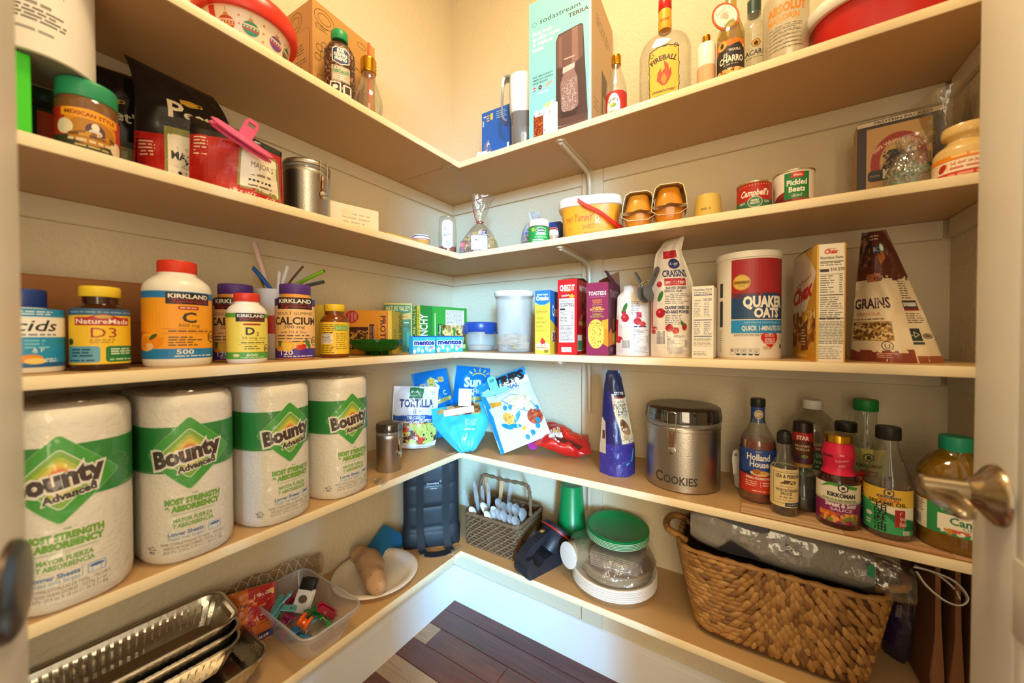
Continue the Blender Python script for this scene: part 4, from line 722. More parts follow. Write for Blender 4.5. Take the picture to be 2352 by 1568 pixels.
# granola bag with folded dark brown top
P = PR(2055, .165, si); H = .262; W = .128
t = thing('granola_bag', 'cream granola pouch with clear window and twisted dark brown top', 'bag', P, yaw(P, 0))
def gdf(x, y, z):
    q = max(0, z/H); w_ = 1-.72*q**1.1; return (x*w_-.032*q, y+.012*q, z)
po = Pouch(W, H, .098, wf=lambda q: 1, tf=lambda q: (1-q)**.62+.10*max(0, math.sin(q*PI))*(q > .7), wr=.007, ws=24, seed=4, deform=gdf, pw=1.5); po.build('pouch', mat('cream_pouch_film', '#e6d2b0', .36, bump=.2, bscale=30), t)
A = Art(0, 0, W/128); hh = H/W*128
A.rect(-64, hh*.62, 64, hh, '#5a2c22').rect(-64, hh*.80, -14, hh, '#3c2220').blobs(-60, hh*.72, -22, hh*.96, 40, 7, ('#6a3a20', '#2c1a1a', '#8a5a34', '#4a2c20'), 6).blobs(-40, hh*.60, 60, hh*.64, 30, 6, ('#e6d2b0', '#5a2c22'), 8).poly([(4, hh*.72), (24, hh*.78), (16, hh*.86), (0, hh*.8)], '#b06a34').rect(-12, hh*.815, 10, hh*.875, '#2c3a5c').text('BC', -2, hh*.83, 9, '#cfd4dc', w=16).ell(18, hh*.86, 9, 10, '#2f8a72').ell(18, hh*.86, 6, 7, '#dfe6dc').lines(-20, hh*.92, 20, hh*.97, 2, '#c9a898', 3, .5, .3).rect(-34, hh*.6, 0, hh*.66, '#a8623c')
A.text('GRAINS', -26, hh*.40, 20, '#4a2c3e', w=72, bold=.03).text('GRANOLA', -34, hh*.345, 6.5, '#c8683c', w=46).lines(-62, hh*.31, -4, hh*.325, 1, '#8a6a50', 4, .6, .1).rrect(-62, hh*.155, 6, hh*.30, 3, '#b98f4e').blobs(-61, hh*.16, 5, hh*.295, 300, 3.2, ('#8a6230', '#d0a866', '#a87c40', '#e0c088', '#6a4a22'), 3, 5, 1.9).ring(-6, hh*.12, 9, 9, 1.3, '#4a3a34').text('U', -6, hh*.10, 9, '#4a3a34')
A.rect(-64, 0, 30, hh*.085, '#8a4030').blobs(-64, hh*.07, 30, hh*.095, 20, 4, ('#8a4030', '#e6d2b0'), 4).lines(-22, hh*.03, 14, hh*.07, 3, '#d8b09a', 5, .4, .3).rect(32, 0, 64, hh*.05, '#a05a34').lines(34, hh*.46, 54, hh*.62, 9, '#6a5240', 6, .35, .3).rect(32, hh*.39, 58, hh*.45, '#3a3440').rect(32, hh*.375, 58, hh*.392, '#8a2c26').lines(33, hh*.40, 57, hh*.44, 1, '#d0ccc8', 6, .7, .05).lines(32, hh*.28, 60, hh*.36, 5, '#6a5240', 7, .35, .3).rect(31, hh*.155, 46, hh*.245, '#2e3a3e').ring(38.5, hh*.20, 6, 7, 2, '#e0d0b4', 3).rect(31, hh*.13, 47, hh*.148, '#3a4648').ell(55, hh*.19, 7, 5, '#5a4c4a').ring(55, hh*.19, 5, 3.5, 1, '#d8c4a4')
A.put('print', t, po.front, .006, .008, GLOSSY)
# ================================================================ second shelf, left wall
si = 1
P = PL(70, .20, si)
t = carton('drink_mix_carton', 'bright green carton half hidden by the left door', 'box', V((.165, -1.150, SZ[si])), PI/2, .092, .12, .116, '#3fd01c')
gtop = V((.165, -1.150, SZ[si]+.116))
# white canister lying over the carton's top, reaching out past the shelf edge
P = ax(88, 195, .185); t = thing('white_canister', 'large white paper canister standing on top of the bright green carton', 'canister', V((P.x, P.y, SZ[si]+.1165)), yaw(P, 2)); R = .056
b = MB(); b.lathe([(R-.006, .004), (R-.004, 0), (R, .001), (R, .160), (R-.002, .162)], 64); b.build('canister', mat('white_canister_paper', '#ece5da', .5), t)
A = Art(0, 0, .001); A.lines(-45, 62, 12, 68, 1, '#8d857c', 3, .7, .1).lines(-40, 40, 26, 60, 4, '#6d665e', 4, .5, .2).lines(-40, 26, 20, 32, 1, '#9c948a', 5, .6, .2).lines(-30, 84, 30, 92, 1, '#7d756c', 5, .6, .2).put('label', t, cyl(R), .005)
MB().lathe([(R-.004, .0005), (R-.0045, .0022)], 64).build('bottom_seam', mat('grey_seam', '#8f8880', .6), t)
# dark jar behind
P = PL(112, .075, si); H = hz(PL(112, .075, si), 213)-SZ[si]; R = .036
t = thing('spice_jar', 'dark green lidded jar with red label, behind the jar with the bright green lid', 'jar', P, yaw(P, 8)); pr = [(R*.92, 0), (R, .006), (R, H*.74), (R*.93, H*.80)]; body(t, pr, mat('dark_brown_glass', '#232a1c', .15, coat=.4), 'jar'); capm(t, R*.98, H*.79, H, pl('#123b2a', .4), 44, 'lid')
A = Art(); w = PI*R; A.rect(-w, .012, w, H*.70, '#1d3a26').rect(-.012, H*.34, .05, H*.66, '#b8231c').rect(-.012, H*.34, .008, H*.66, '#d9481f').put('label', t, cyl(R), .004)
# chocolate jar with green lid
P = PL(211, .19, si); H = hz(P, 205)-SZ[si]; R = .0335; k = H/165
t = thing('spice_jar', 'brown spice jar with bright green lid and ornate gold red label', 'jar', P, yaw(P, 6)); pr = [(R*.92, 0), (R, .005), (R, H*.68), (R*.95, H*.75), (R*.88, H*.79)]; body(t, pr, mat('cocoa_jar_glass', '#7c5230', .12, coat=.5), 'jar'); capm(t, R*.97, H*.77, H, pl('#2c9a6a', .42), 0, 'lid')
A = Art(0, 0, k); w = PI*R/k; A.rect(-w, 8, w, 98, '#b8271c').rect(-w, 8, w, 40, '#3a3a28').ell(0, 62, 44, 36, '#d98a1e').ell(0, 54, 40, 28, '#b57a1e').poly([(-46, 80), (46, 80), (46, 97), (0, 101), (-46, 97)], '#f0a21e').text('MEXICAN STYLE', 0, 85, 8, '#8a2a14', w=78, bold=.03).ell(-40, 58, 14, 16, '#e8d6bc').ell(44, 34, 14, 16, '#e8d6bc').ell(6, 58, 15, 16, '#5a3a4c').ell(6, 66, 6, 8, '#efe4d6').ell(6, 54, 10, 7, '#d8d0cc').blobs(-34, 42, 38, 54, 24, 5, ('#8a5a1c', '#c8912c', '#6a4418'), 3).lines(-34, 30, 40, 38, 1, '#d9c9a0', 4, .7, .1).lines(-24, 20, 34, 26, 1, '#c8b060', 5, .6, .2).lines(-30, 11, 44, 16, 1, '#a89a70', 6, .6, .2).put('label', t, cyl(R), .004)
# coffee bags: black top, red foot, cream panel
def coffee(P, rz, W, H, T, lab, seed, kind):
    t = thing('coffee_bag', lab, 'bag', P, rz, 'black and red coffee bags')
    def df(x, y, z):
        q = z/H
        if kind == 'tall': s_ = max(0, q-.55)/.45; return (x*(1-.10*s_)+.020*s_**2*(-1), y+.030*s_**2, z-.020*s_*(x/W+.5))
        if kind == 'clip': s_ = max(0, q-.62)/.38; return (x*(1+.02*s_), y+.045*s_**1.4, z-.030*s_**2-.050*s_*(x/W+.5))
        return (x, y, z)
    po = Pouch(W, H, T, wf=lambda q: 1-.05*q, tf=lambda q: (1-q)**.5, wr=.007, ws=22, seed=seed, deform=df, pw=2.6); po.build('bag', mat('black_coffee_film', '#1b1717', .24, coat=.2, bump=.3, bscale=34), t)
    A = Art(0, 0, W/100); hh = H/W*100; m_ = .42 if kind != 'clip' else .56
    A.rect(-50, 0, 50, hh*m_, '#b5211c' if kind != 'back' else '#5a5a48')
    if kind != 'clip': A.text('P', -12, hh*.57, 24, '#e8d8b4', bold=.02).text('eet\u2019s', 16, hh*.575, 15, '#e8d8b4', w=42, bold=.02).ell(4, hh*.73, 9, 5, '#b98a2c').rect(-6, hh*.71, 12, hh*.75, '#c99a34').ell(14, hh*.735, 4, 3, '#c99a34').ell(14, hh*.735, 2.2, 1.6, '#1b1717')
    if kind == 'tall':
        A.rect(-24, hh*.04, 34, hh*.49, '#8f8a4a').rect(-21, hh*.055, 31, hh*.435, '#efe4cc').text('WHOLE BEAN', 4, hh*.32, 4, '#5a5040', w=34).text('MAJOR', -2, hh*.245, 10, '#2a2420', w=32, bold=.03).text('DICKASON', 4, hh*.19, 5, '#6a5c48', w=36)
        for q in range(6): A.ell(-10+q*6, hh*.15, 2, 2, '#2a2420')
        A.lines(-12, hh*.10, 24, hh*.12, 1, '#7a6a54', 5, .7, .1).lines(-46, hh*.24, -30, hh*.36, 5, '#e8cdb0', 6, .4, .3)
    elif kind == 'clip':
        A.poly([(-4, hh*.10), (46, hh*.06), (44, hh*.50), (0, hh*.56)], '#8f8a4a').poly([(-1, hh*.12), (43, hh*.09), (41, hh*.47), (2, hh*.53)], '#efe4cc').text("MAJOR'S", 24, hh*.33, 7, '#4a4038', w=26, rot=-.04, shear=.1).lines(10, hh*.24, 34, hh*.28, 1, '#8a7a60', 4, .6, .1)
        for q in range(6): A.ell(10+q*4.4, hh*.20-q*.2, 1.6, 1.6, '#2a2420')
        A.lines(8, hh*.13, 36, hh*.16, 1, '#7a6a54', 5, .6, .1).lines(-46, hh*.36, -30, hh*.55, 6, '#e8cdb0', 6, .4, .3).text('NET WT 20 OZ', 14, hh*.025, 4.6, '#e8cdb0', w=50, bold=.02)
    else:
        A.rect(0, hh*.02, 50, hh*.36, '#a59a6a').text('MAJOR', 24, hh*.14, 9, '#3a342c', w=34, bold=.02)
    A.put('print', t, po.front, .006, .008, GLOSSY); return t
P = V((.055, -1.00, SZ[si])); coffee(P, yaw(P, -4), .125, hz(P, 162)-SZ[si], .06, 'dark coffee bag at the back, half hidden by the tall one', 3, 'back')
P = PL(438, .125, si); coffee(P, yaw(P, 6), .150, .252, .075, 'tall upright coffee bag with peaked black top', 5, 'tall')
P = PL(554, .20, si); coffee(P, yaw(P, 4), .150, .190, .072, 'shorter coffee bag folded over and held by a pink clip', 8, 'clip')
pc = ax(558, 322, .245)
PINK = pl('#e0527e', .35)
def longclip(name, lab, P, rot, L, col, group=None, tw=.022, th=.040):
    """long-jawed bag clip: curved jaw bars and a short looped grip"""
    t = thing(name, lab, 'clip', P, 0, group); t.rotation_euler = rot
    for s in (-1, 1):
        b = MB(); pr = [(-L/2, -.002), (-L*.42, -.008), (-L*.2, -.011), (L*.2, -.011), (L*.42, -.008), (L/2, -.002), (L*.42, .004), (L*.2, .006), (-L*.2, .006), (-L*.42, .004)]; b.prism(pr, s*.003, s*.0065, 'y'); b.build('jaw', col, t, smooth=30)
        b = MB(); w = tw/2; pr = [(-w, 0), (w, 0), (w*1.05, th*.8), (w*.7, th), (-w*.7, th), (-w*1.05, th*.8)]; hole = [(-w*.5, th*.62), (w*.5, th*.62), (w*.5, th*.8), (-w*.5, th*.8)]
        for seg in ((0, .60), (.82, 1)): b.prism([(-w*(1 if seg[0] == 0 else .95), th*seg[0]), (w*(1 if seg[0] == 0 else .95), th*seg[0]), (w*(1.03 if seg[1] < 1 else .7), th*seg[1]), (-w*(1.03 if seg[1] < 1 else .7), th*seg[1])], -.0017, .0017, 'y')
        for q in (-1, 1): b.prism([(q*w*.55, th*.58), (q*w*1.03, th*.58), (q*w*1.03, th*.84), (q*w*.55, th*.84)], -.0017, .0017, 'y')
        b.xf(Matrix.Translation((0, s*.005, .004)) @ Matrix.Rotation(-s*.5, 4, 'X')); b.build('grip', col, t, smooth=30)
    b = MB(); b.tube([(-tw*.4, 0, .010), (tw*.4, 0, .010)], .0022, 8); b.build('hinge_pin', CHROME, t); return t
longclip('bag_clip', 'pink long-jawed clip on the folded coffee bag', pc, (-.55, .40, yaw(pc, 12)), .105, PINK, None, .022, .040)
# steel canister with clamp
def canister(P, rz, R, H, lab, name='steel_canister', lidh=.16, art=None, tint=.0, clear_lid=False, cat='canister', a0=.3, sx=1):
    t = thing(name, lab, cat, P, rz); h1 = H*(1-lidh)
    body(t, [(R*.97, 0), (R, .003), (R, h1-.012), (R*1.012, h1-.011), (R*1.012, h1-.004), (R*.99, h1-.002), (R*.99, h1)], STEEL, 'canister', 64)
    MB().lathe([(R*1.005, h1), (R*1.015, h1+.002), (R*1.015, h1+.006), (R*1.0, h1+.008)], 64).build('seal_ring', clear('clear_seal', '#e8e6e2', .1, .25, '#d8d4cc'), t)
    if clear_lid: MB().lathe([(R*1.0, h1+.008), (R*1.03, h1+.010), (R*1.035, h1+.016), (R*1.0, H-.006), (R*.94, H-.002), (R*.7, H), (.003, H-.001)], 64).build('lid', clear('smoked_acrylic', '#8a7f78', .14, .12, '#6a625c', .06, .5), t)
    else: MB().lathe([(R*1.0, h1+.008), (R*1.03, h1+.009), (R*1.035, H-.008), (R*1.0, H-.003), (R*.90, H), (R*.84, H-.004), (.003, H-.004)], 64).build('lid', STEEL, t)
    T = Matrix.Rotation(a0, 4, 'Z')
    b = MB(); w = .0095
    for s in (-1, 1): b.tube([(s*w, -R*1.05, h1+.012+(H-h1)*.5), (s*w, -R*1.07, h1), (s*w, -R*1.06, h1-.026)], .0011, 6)
    b.tube([(-w, -R*1.05, h1+.012+(H-h1)*.5), (-w*.5, -R*1.04, h1+.014+(H-h1)*.5), (w*.5, -R*1.04, h1+.014+(H-h1)*.5), (w, -R*1.05, h1+.012+(H-h1)*.5)], .0011, 6); b.xf(T).build('wire_bail', CHROME, t)
    b = MB(); b.rbox((0, -R*1.055, h1-.030), (.0095, .003, .036), .0012, 1); b.xf(T).build('clamp_strap', mat('copper_toned_steel', '#b98a66', .25, 1), t)
    b = MB(); b.lathe([(.0095, -.001), (.0095, .001), (.005, .0022)], 24); b.xf(T @ Matrix.Translation((0, -R*1.05, h1-.055)) @ Matrix.Rotation(PI/2, 4, 'X')); b.build('clamp_pad', CHROME, t)
    if art: art.put('lettering', t, cyl(R*1.001), .005)
    return t
P = PL(709, .175, si); H = hz(P, 381)-SZ[si]; canister(P, yaw(P, 0), .0485, H, 'brushed steel canister with wire clamp, right of the coffee bags', a0=.72)
# white opened carton
P = PL(806, .165, si); H = .066
t = carton('tea_carton', 'white opened carton with a green trimmed top edge, right of the steel canister', 'box', P+V((0, .0, 0)), PI/2-.25, .125, .07, H, '#efe6d2')
MB().add([(-.0625, .035, H), (.0625, .035, H), (.0605, .020, H+.016), (-.0605, .016, H+.020)], [(0, 1, 2, 3)]).build('top_flap', mat('green_trim_card', '#dfe2cc', .5), t, smooth=0, fix=False)
A = Art(0, 0, .001); A.lines(-30, 18, 50, 50, 3, '#c9bda0', 4, .3, .4).ell(-20, 44, 14, 10, '#e6dcc2').rect(-62, 0, 62, 3, '#8fae7c').put('print', t, front(-.035)); A = Art(); A.poly([(.008, 0), (.016, 0), (.013, -.006)], '#c8b890'); 
# yellow packet lying flat, then a jar of mustard and the syrup bottle
P = PL(905, .20, si); t = thing('yellow_packet', 'flat yellow packet lying near the front edge, left of the small striped lid jar', 'packet', P, PI/2); Pouch(.10, .07, .016, tf=lambda q: math.sin(PI*min(.97, max(.03, q)))**.6, wr=.003, seed=3, deform=lambda x, y, z: (x, -z+.035, .009+y*.9)).build('packet', pl('#e8b52e', .35), t)
P = PL(969, .20, si); H = hz(P, 543)-SZ[si]; R = .0265
t = thing('condiment_jar', 'small glass jar with red white and blue striped lid', 'jar', P, 0); body(t, [(R*.9, 0), (R*.96, .004), (R*.96, H*.6), (R*.88, H*.68)], mat('honey_mustard', '#b9934e', .15, coat=.5), 'jar'); capm(t, R, H*.62, H, pl('#efe9e0', .3), 0, 'lid', .95)
A = Art(); w = PI*R; A.rect(-w, H*.66, w, H*.72, '#a8322c').rect(-w, H*.86, w, H*.93, '#2f4a8c').put('lid_stripe', t, cyl(R), .004, lift=.0004)
# syrup bottle
P = PL(1029, .195, si); H = hz(P, 497)-SZ[si]; W = .060
GLASS = clear('clear_glass', '#f4f6f2', .05, .03, '#ffffff', .05, .5)
t = thing('syrup_bottle', 'clear upside-down squeeze bottle with a little amber syrup and white label', 'bottle', P, yaw(P, -5))
pr = smoothp([(.024, 0), (.028, .006), (.030, H*.3), (.0295, H*.7), (.027, H*.93), (.021, H*.985), (.006, H)], 4); MB().lathe(pr, 40, sy=.72).build('bottle', clear('pet_plastic', '#f2f2ee', .06, .05, '#ffffff', .06, .45), t)
MB().lathe([(.022, .003), (.0272, .007), (.0285, .030), (.004, .0301)], 40, sy=.7).build('syrup', mat('amber_syrup', '#9a3c0a', .12, trans=.4), t)
A = Art(0, 0, .001); hh = H*1000; A.rrect(-17, 24, 19, hh*.86, 13, '#ecebea').lines(-12, hh*.58, 14, hh*.80, 8, '#5a5a66', 3, .4, .2).lines(-10, hh*.46, 12, hh*.56, 3, '#6a6a72', 4, .4, .4).bars(-4, 29, 14, 47, '#2e2a30', 3).put('label', t, cyl(.0295, 0, 0, 1, .72), .004)
# dark red carton edge in the corner
P = V((.235, -.205, SZ[si])); t = carton('seasoning_carton', 'small dark red and green carton tucked in the corner beside the noodles', 'box', P, math.radians(40), .026, .05, .048, '#7a1c1c'); A = Art(); A.rect(-.013, 0, .013, .014, '#1f3a2a').rect(-.013, .030, .013, .040, '#c8322a').put('print', t, front(-.025))
# ================================================================ second shelf, back wall
FILM = clear('clear_film', '#f7f7f2', .11, .04, '#ffffff', .08, .55, 1.0, 45)
# egg noodles in a tied bag
P = PR(1103, .165, si); H0 = .105; Ht = hz(P, 452)-SZ[si]
t = thing('noodle_bag', 'clear bag of curled egg noodles tied with a red twist', 'bag', P, yaw(P, 4))
def nb(u, v):
    a = 2*PI*u; z = v*Ht; q = z/Ht; n = noise.noise(V((math.cos(a)*1.6, math.sin(a)*1.6, z*18)))
    if z < .115: r = .068*(1-(z/.115)**2.6*.80)*(1 if z > .004 else .86)
    elif z < .130: r = .0116
    else: r = .0116+.030*((z-.130)/(Ht-.130))**.8
    r *= 1+(.10*n if z < .115 else .42*n*min(1, (z-.128)*30 if z > .128 else 0)); return (r*math.cos(a)+(.012*(q-.55) if q > .55 else 0), r*math.sin(a)*(.8 if z < .115 else .55), z)
MB().grid(nb, 56, 44, True).build('bag', FILM, t, smooth=70)
R2 = random.Random(9); NOO = mat('egg_noodle', '#ecd08c', .55, vary=.2, vscale=40); nbm = MB()
for i in range(340):
    a = R2.random()*6.28; rr = .057*R2.random()**.4; z = .006+.088*R2.random()*(1-(rr/.05)**2*.5); c = V((rr*math.cos(a), rr*math.sin(a)*.78, z)); q = Matrix.Rotation(R2.random()*6, 3, 'Z') @ Matrix.Rotation(R2.uniform(-1.2, 1.2), 3, 'X'); r_ = R2.uniform(.006, .012); p0 = R2.random()*6
    nbm.ribbon([c+q @ V((r_*math.cos(p0+s*.8), r_*math.sin(p0+s*.8), .002*s)) for s in range(6)], q @ V((0, 0, 1)), .0055, .0011)
o = nbm.build('noodles', NOO, t, smooth=0, fix=False); o['kind'] = 'stuff'
b = MB(); b.tube([(.0125*math.cos(x), .0095*math.sin(x), .122+.001*math.sin(3*x)) for x in [2*PI*i/16 for i in range(16)]], .0017, 6, True); b.tube([(-.010, -.006, .122), (-.018, -.010, .135), (-.020, -.010, .15), (-.024, -.011, .162)], .0014, 6); b.build('twist_tie', pl('#c8281e', .4), t)
A = Art(0, 0, .001); A.rect(-34, 14, 22, 66, '#2c3478').rect(-32.5, 16, 20.5, 64, '#f3f1ee').text('Old Fashioned', -6, 54, 6, '#2c3478', w=44, bold=.02).text('Medium', -6, 45, 6, '#2c3478', w=26, bold=.02).text('Egg Noodles', -6, 37, 4.5, '#3c4278', w=30).bars(-2, 20, 18, 32, '#3a3844', 4).poly([(-10, 66), (18, 66), (20, 84), (0, 80)], '#22306e').lines(-8, 66, 18, 80, 3, '#e6e6ee', 5, .5, .2)
def nlab(u, v): p = V(nb((-.25+u/.30) % 1, max(.01, min(.95, v/Ht)))); d = V((p.x, p.y, 0)); return p, d
A.put('label', t, lambda u, v: (V((u*.98, -.0545+max(0, (v-.045))*.30*(v > .045)+u*u*5, v)), V((u*8, -1, .15))), .006, .008, lift=.003)
# plastic snack bag, green bouillon jar, soup mix box, small white-lidded jar
P = PR(1222, .12, si); t = thing('plastic_bag', 'crumpled clear bag with blue print behind the green bouillon jar', 'bag', P, yaw(P, 0)); Hh = hz(P, 487)-SZ[si]
po = Pouch(.062, Hh, .05, wf=lambda q: .95-.35*abs(q-.55)*1.6 if q < .75 else .5+.6*(q-.75), tf=lambda q: (1-q)**.5, wr=.012, ws=45, seed=6, deform=lambda x, y, z: (x-.01*math.sin(z*40), y, z)); po.build('bag', clear('milky_film', '#eef1f3', .08, .35, '#dfe6ec', .12, .4, .9, 60), t)
A = Art(0, 0, .001); A.rect(-26, 74, 26, 78, '#3a4a9a').rect(-28, 60, 10, 68, '#4a5aa8').lines(-24, 20, 10, 56, 5, '#5a70b0', 4, .5, .3).put('print', t, po.front, .006, .008)
P = PR(1238, .200, si); R = .031; H = hz(P, 509)-SZ[si]
t = thing('bouillon_jar', 'green labelled bouillon jar with white lid', 'jar', P, yaw(P, 0)); body(t, [(R*.95, 0), (R, .004), (R, H*.70), (R*.9, H*.78)], mat('bouillon_glass', '#5a5a3a', .15, coat=.4), 'jar'); capm(t, R*.98, H*.74, H, pl('#efede8', .35), 40, 'lid')
A = Art(0, 0, .001); w = PI*31; A.rect(-w, 4, w, H*690, '#1f9a4a').ell(6, H*545, 16, 8, '#d8e2cc').ell(6, H*545, 14.5, 6.6, '#1d5a34').text('HerbOx', 6, H*545-2.5, 5, '#e6eadc', w=22, bold=.03).text('CHICKEN', 6, H*370, 5.5, '#eef2e2', w=30, bold=.04).lines(-12, H*260, 26, H*320, 1, '#c8d8a8', 4, .6, .1).rect(-22, H*520, -13, H*640, '#e0b82c').lines(-20, 6, 26, H*220, 2, '#d8e6c8', 5, .5, .4).put('label', t, cyl(R), .004)
E_ = PR(1282, .150, si); P, W, D = fitbox(1255, 1291, 1294, PR(1291, .145, si), 0); D = .03; P = PR(1272, .13, si); H = hz(P, 513)-SZ[si]
t = carton('soup_mix_carton', 'dark blue soup mix carton with red oval logo, left of the yellow bucket', 'box', P, yaw(P, -20), .052, .025, H, '#1f3570'); k = .001; A = Art(0, 0, k); hh = H*1000; A.rect(-26, 0, 26, hh, '#22397a').ell(0, hh*.72, 18, 8, '#d0d4dc').ell(0, hh*.72, 16.5, 7, '#c8281e').text('Lipton', 0, hh*.72-3, 6.5, '#f3ece6', w=26, bold=.03, shear=.1).text('Recipe', 4, hh*.42, 10, '#d8dcea', w=36, shear=.3, rot=.12).rect(-26, 0, 26, hh*.16, '#b8562a').text('Onion', 6, 2, 8, '#f0dcc0', w=26, bold=.02).put('print', t, front(-.0125))
P = PR(1272, .195, si); R = .0135; H = hz(P, 531)-SZ[si]; t = thing('spice_jar', 'little jar with white cap between the bouillon jar and the yellow bucket', 'jar', P, 0); body(t, [(R*.9, 0), (R, .003), (R, H*.62), (R*.8, H*.70)], mat('pale_glass', '#b9a58a', .15, coat=.4), 'jar'); capm(t, R*1.02, H*.64, H, pl('#efece6', .4), 36, 'lid')
# yellow popcorn bucket with red handle
P = PR(1356, .155, si); H = hz(P, 466)-SZ[si]; t = thing('snack_bucket', 'yellow printed snack bucket with white lid and red carry handle', 'bucket', P, yaw(P, -4)); a_, b_ = .086, .062; q_ = 3.4
def sq(t_): return 1/((abs(math.cos(t_))**q_+abs(math.sin(t_))**q_)**(1/q_))
MB().lathe([(.80, 0), (.82, .003), (.97, H-.020), (.95, H-.020)], 72, sx=a_, sy=b_, sq=q_).build('bucket', mat('yellow_bucket', '#eda62c', .35), t)
MB().lathe([(.99, H-.026), (1.03, H-.024), (1.035, H-.006), (1.0, H), (.93, H+.001), (.90, H-.003), (.003, H-.003)], 72, sx=a_, sy=b_, sq=q_).build('lid', pl('#f3eee4', .35), t)
bx = lambda s: (.096*s, 0, H-.022); b = MB(); pts = [(-.030, -.066, H-.012), (-.01, -.0675, H-.028), (.03, -.067, H-.052), (.065, -.060, H-.080), (.086, -.035, H-.088), (.092, 0, H-.086)]; b.ribbon(smoothp(pts, 5), (0, .25, 1), .012, .003); b.build('handle', pl('#cf2a1e', .4), t)
A = Art(0, 0, .001); hh = H*1000
A.text('YummY', -16, hh*.42, 20, '#c8541c', w=56, shear=.2, rot=-.05, bold=.01).text('SWEET!', -2, hh*.24, 11, '#a8741c', w=40, rot=.05, bold=.02).text('yay!', -60, hh*.44, 14, '#c0641c', w=22, bold=.02).text('JOY', 30, hh*.50, 12, '#f6e4c4', w=40, rot=PI/2, bold=.04).text('COMMUNITY', 16, hh*.06, 12, '#e07a28', w=66, bold=.04).text('T!', -60, hh*.18, 12, '#b8801c', w=14).text('OPEN', 52, hh*.62, 12, '#d88a20', w=24, rot=PI/2).text('HAPPY', 62, hh*.3, 10, '#d88a20', w=30, rot=-.1).ring(-14, hh*.68, 5, 5, 1, '#d8862a')
for q in range(8): A.rect(-14+8*math.cos(q*PI/4)-.6, hh*.68+8*math.sin(q*PI/4)-.6, -14+8*math.cos(q*PI/4)+.6, hh*.68+8*math.sin(q*PI/4)+.6, '#d8862a')
def bfn(u, v):
    r = .82+(.15)*(v/(H-.02)); t_ = -PI/2+u/a_*.95; s_ = sq(t_); p = V((a_*r*s_*math.cos(t_), b_*r*s_*math.sin(t_), v)); e = .01; s2 = sq(t_+e); p2 = V((a_*r*s2*math.cos(t_+e), b_*r*s2*math.sin(t_+e), v)); tg = p2-p; return p, V((tg.y, -tg.x, 0))
A.put('print', t, bfn, .006, None)
# fruit cups in card sleeves: an upside-down cup stacked on an upright one
def fruitcups(P, lab, rz, Ht):
    t = thing('fruit_cup_pack', lab, 'cup pack', P, rz, 'fruit cup packs'); h = Ht/2; r0, r1 = .026, .035; O = mat('orange_fruit', '#d98a22', .2, coat=.4, sss=.0)
    MB().lathe([(r0*.9, 0), (r0, .004), (r1, h-.004), (r1+.002, h-.003), (r1+.002, h-.001), (.003, h-.001)], 40, sq=3).build('lower_cup', O, t)
    MB().lathe([(.003, h+.001), (r1+.002, h+.001), (r1+.002, h+.003), (r1, h+.004), (r0, Ht-.004), (r0*.9, Ht), (.002, Ht)], 40, sq=3).build('upper_cup', O, t)
    b = MB(); b.grid(lambda u, v: ((r1+.004)*(1-2*abs(0))*(u*2-1), -(r1+.001)-.004*math.sin(PI*u)*v-.006*v, h+.002-.010*v-.003*math.sin(u*9)), 12, 4); b.build('foil_lid', CHROME, t, fix=False)
    sl = mat('tan_sleeve', '#b99a5e', .5); cr = mat('cream_sleeve_edge', '#efe0bc', .5); b = MB(); s_ = r1+.0045
    P_ = [(-s_, h-.012), (-s_*.94, h+.016), (-s_*.78, Ht-.004), (-s_*.5, Ht+.003), (s_*.5, Ht+.003), (s_*.78, Ht-.004), (s_*.94, h+.016), (s_, h-.012)]
    n = len(P_); b.v = [(x, -s_*.95, z) for x, z in P_]+[(x, s_*.95, z) for x, z in P_]; b.f = [(i, i+1, n+i+1, n+i) for i in range(n-1)]; b.build('card_sleeve', sl, t, fix=False, smooth=0)
    b = MB(); b.tube([(x, -s_*.95, z) for x, z in P_]+[(s_*.6, -s_*.95, h-.022), (-s_*.6, -s_*.95, h-.022)], .0011, 5, True); b.build('sleeve_edge', cr, t); return t
P = PR(1465, .185, si); fruitcups(P, 'fruit cup pack in card sleeve beside the yellow bucket', yaw(P, 0), hz(P, 455)-SZ[si]); P = PR(1534, .19, si); fruitcups(P, 'fruit cup pack in card sleeve, right of the pair', yaw(P, 2), hz(P, 438)-SZ[si])
P = PR(1624, .165, si); H = hz(P, 452)-SZ[si]; R = .034
t = thing('fruit_cup', 'single pale yellow cup standing upside down', 'cup', P, 0); MB().lathe([(R, 0), (R+.002, .001), (R+.002, .004), (R*.97, .006), (R*.80, H-.005), (R*.76, H), (R*.6, H), (.002, H-.001)], 48).build('cup', mat('pale_yellow_cup', '#d9b95c', .35, coat=.2), t)
A = Art(0, 0, .001); A.lines(-14, H*420, 10, H*520, 1, '#a8883a', 3, .8, .1).put('date_stamp', t, cyl(lambda z: R*.97-R*.17*z/H), .005)
# soup can and beet can
def tin(P, R, H, lab, col, rim='#cfc6b6', name='soup_can', rz=0):
    t = thing(name, lab, 'can', P, rz); body(t, [(R*.97, 0), (R, .002), (R*.985, .005), (R*.985, H-.005), (R, H-.003)], mat('can_'+col.strip('#'), col, .35), 'can', 56)
    b = MB(); b.lathe([(R*.99, H-.0035), (R*1.025, H-.0025), (R*1.025, H), (R*.97, H+.0004), (R*.95, H-.004), (.003, H-.004)], 56); b.build('rim', mat('tin_plate', '#cfc6b4', .25, 1), t)
    b = MB(); b.rbox((0, R*.35, H-.0025), (.014, .022, .0016), .0007, 1); b.build('pull_tab', CHROME, t); return t
P = PR(1729, .185, si); H = hz(P, 427)-SZ[si]; R = .0335; t = tin(P, R, H, 'red and white soup can with cursive lettering', '#b3221e', rz=yaw(P, 0)); k = .001; hh = H*1000; A = Art(0, 0, k); w = PI*33
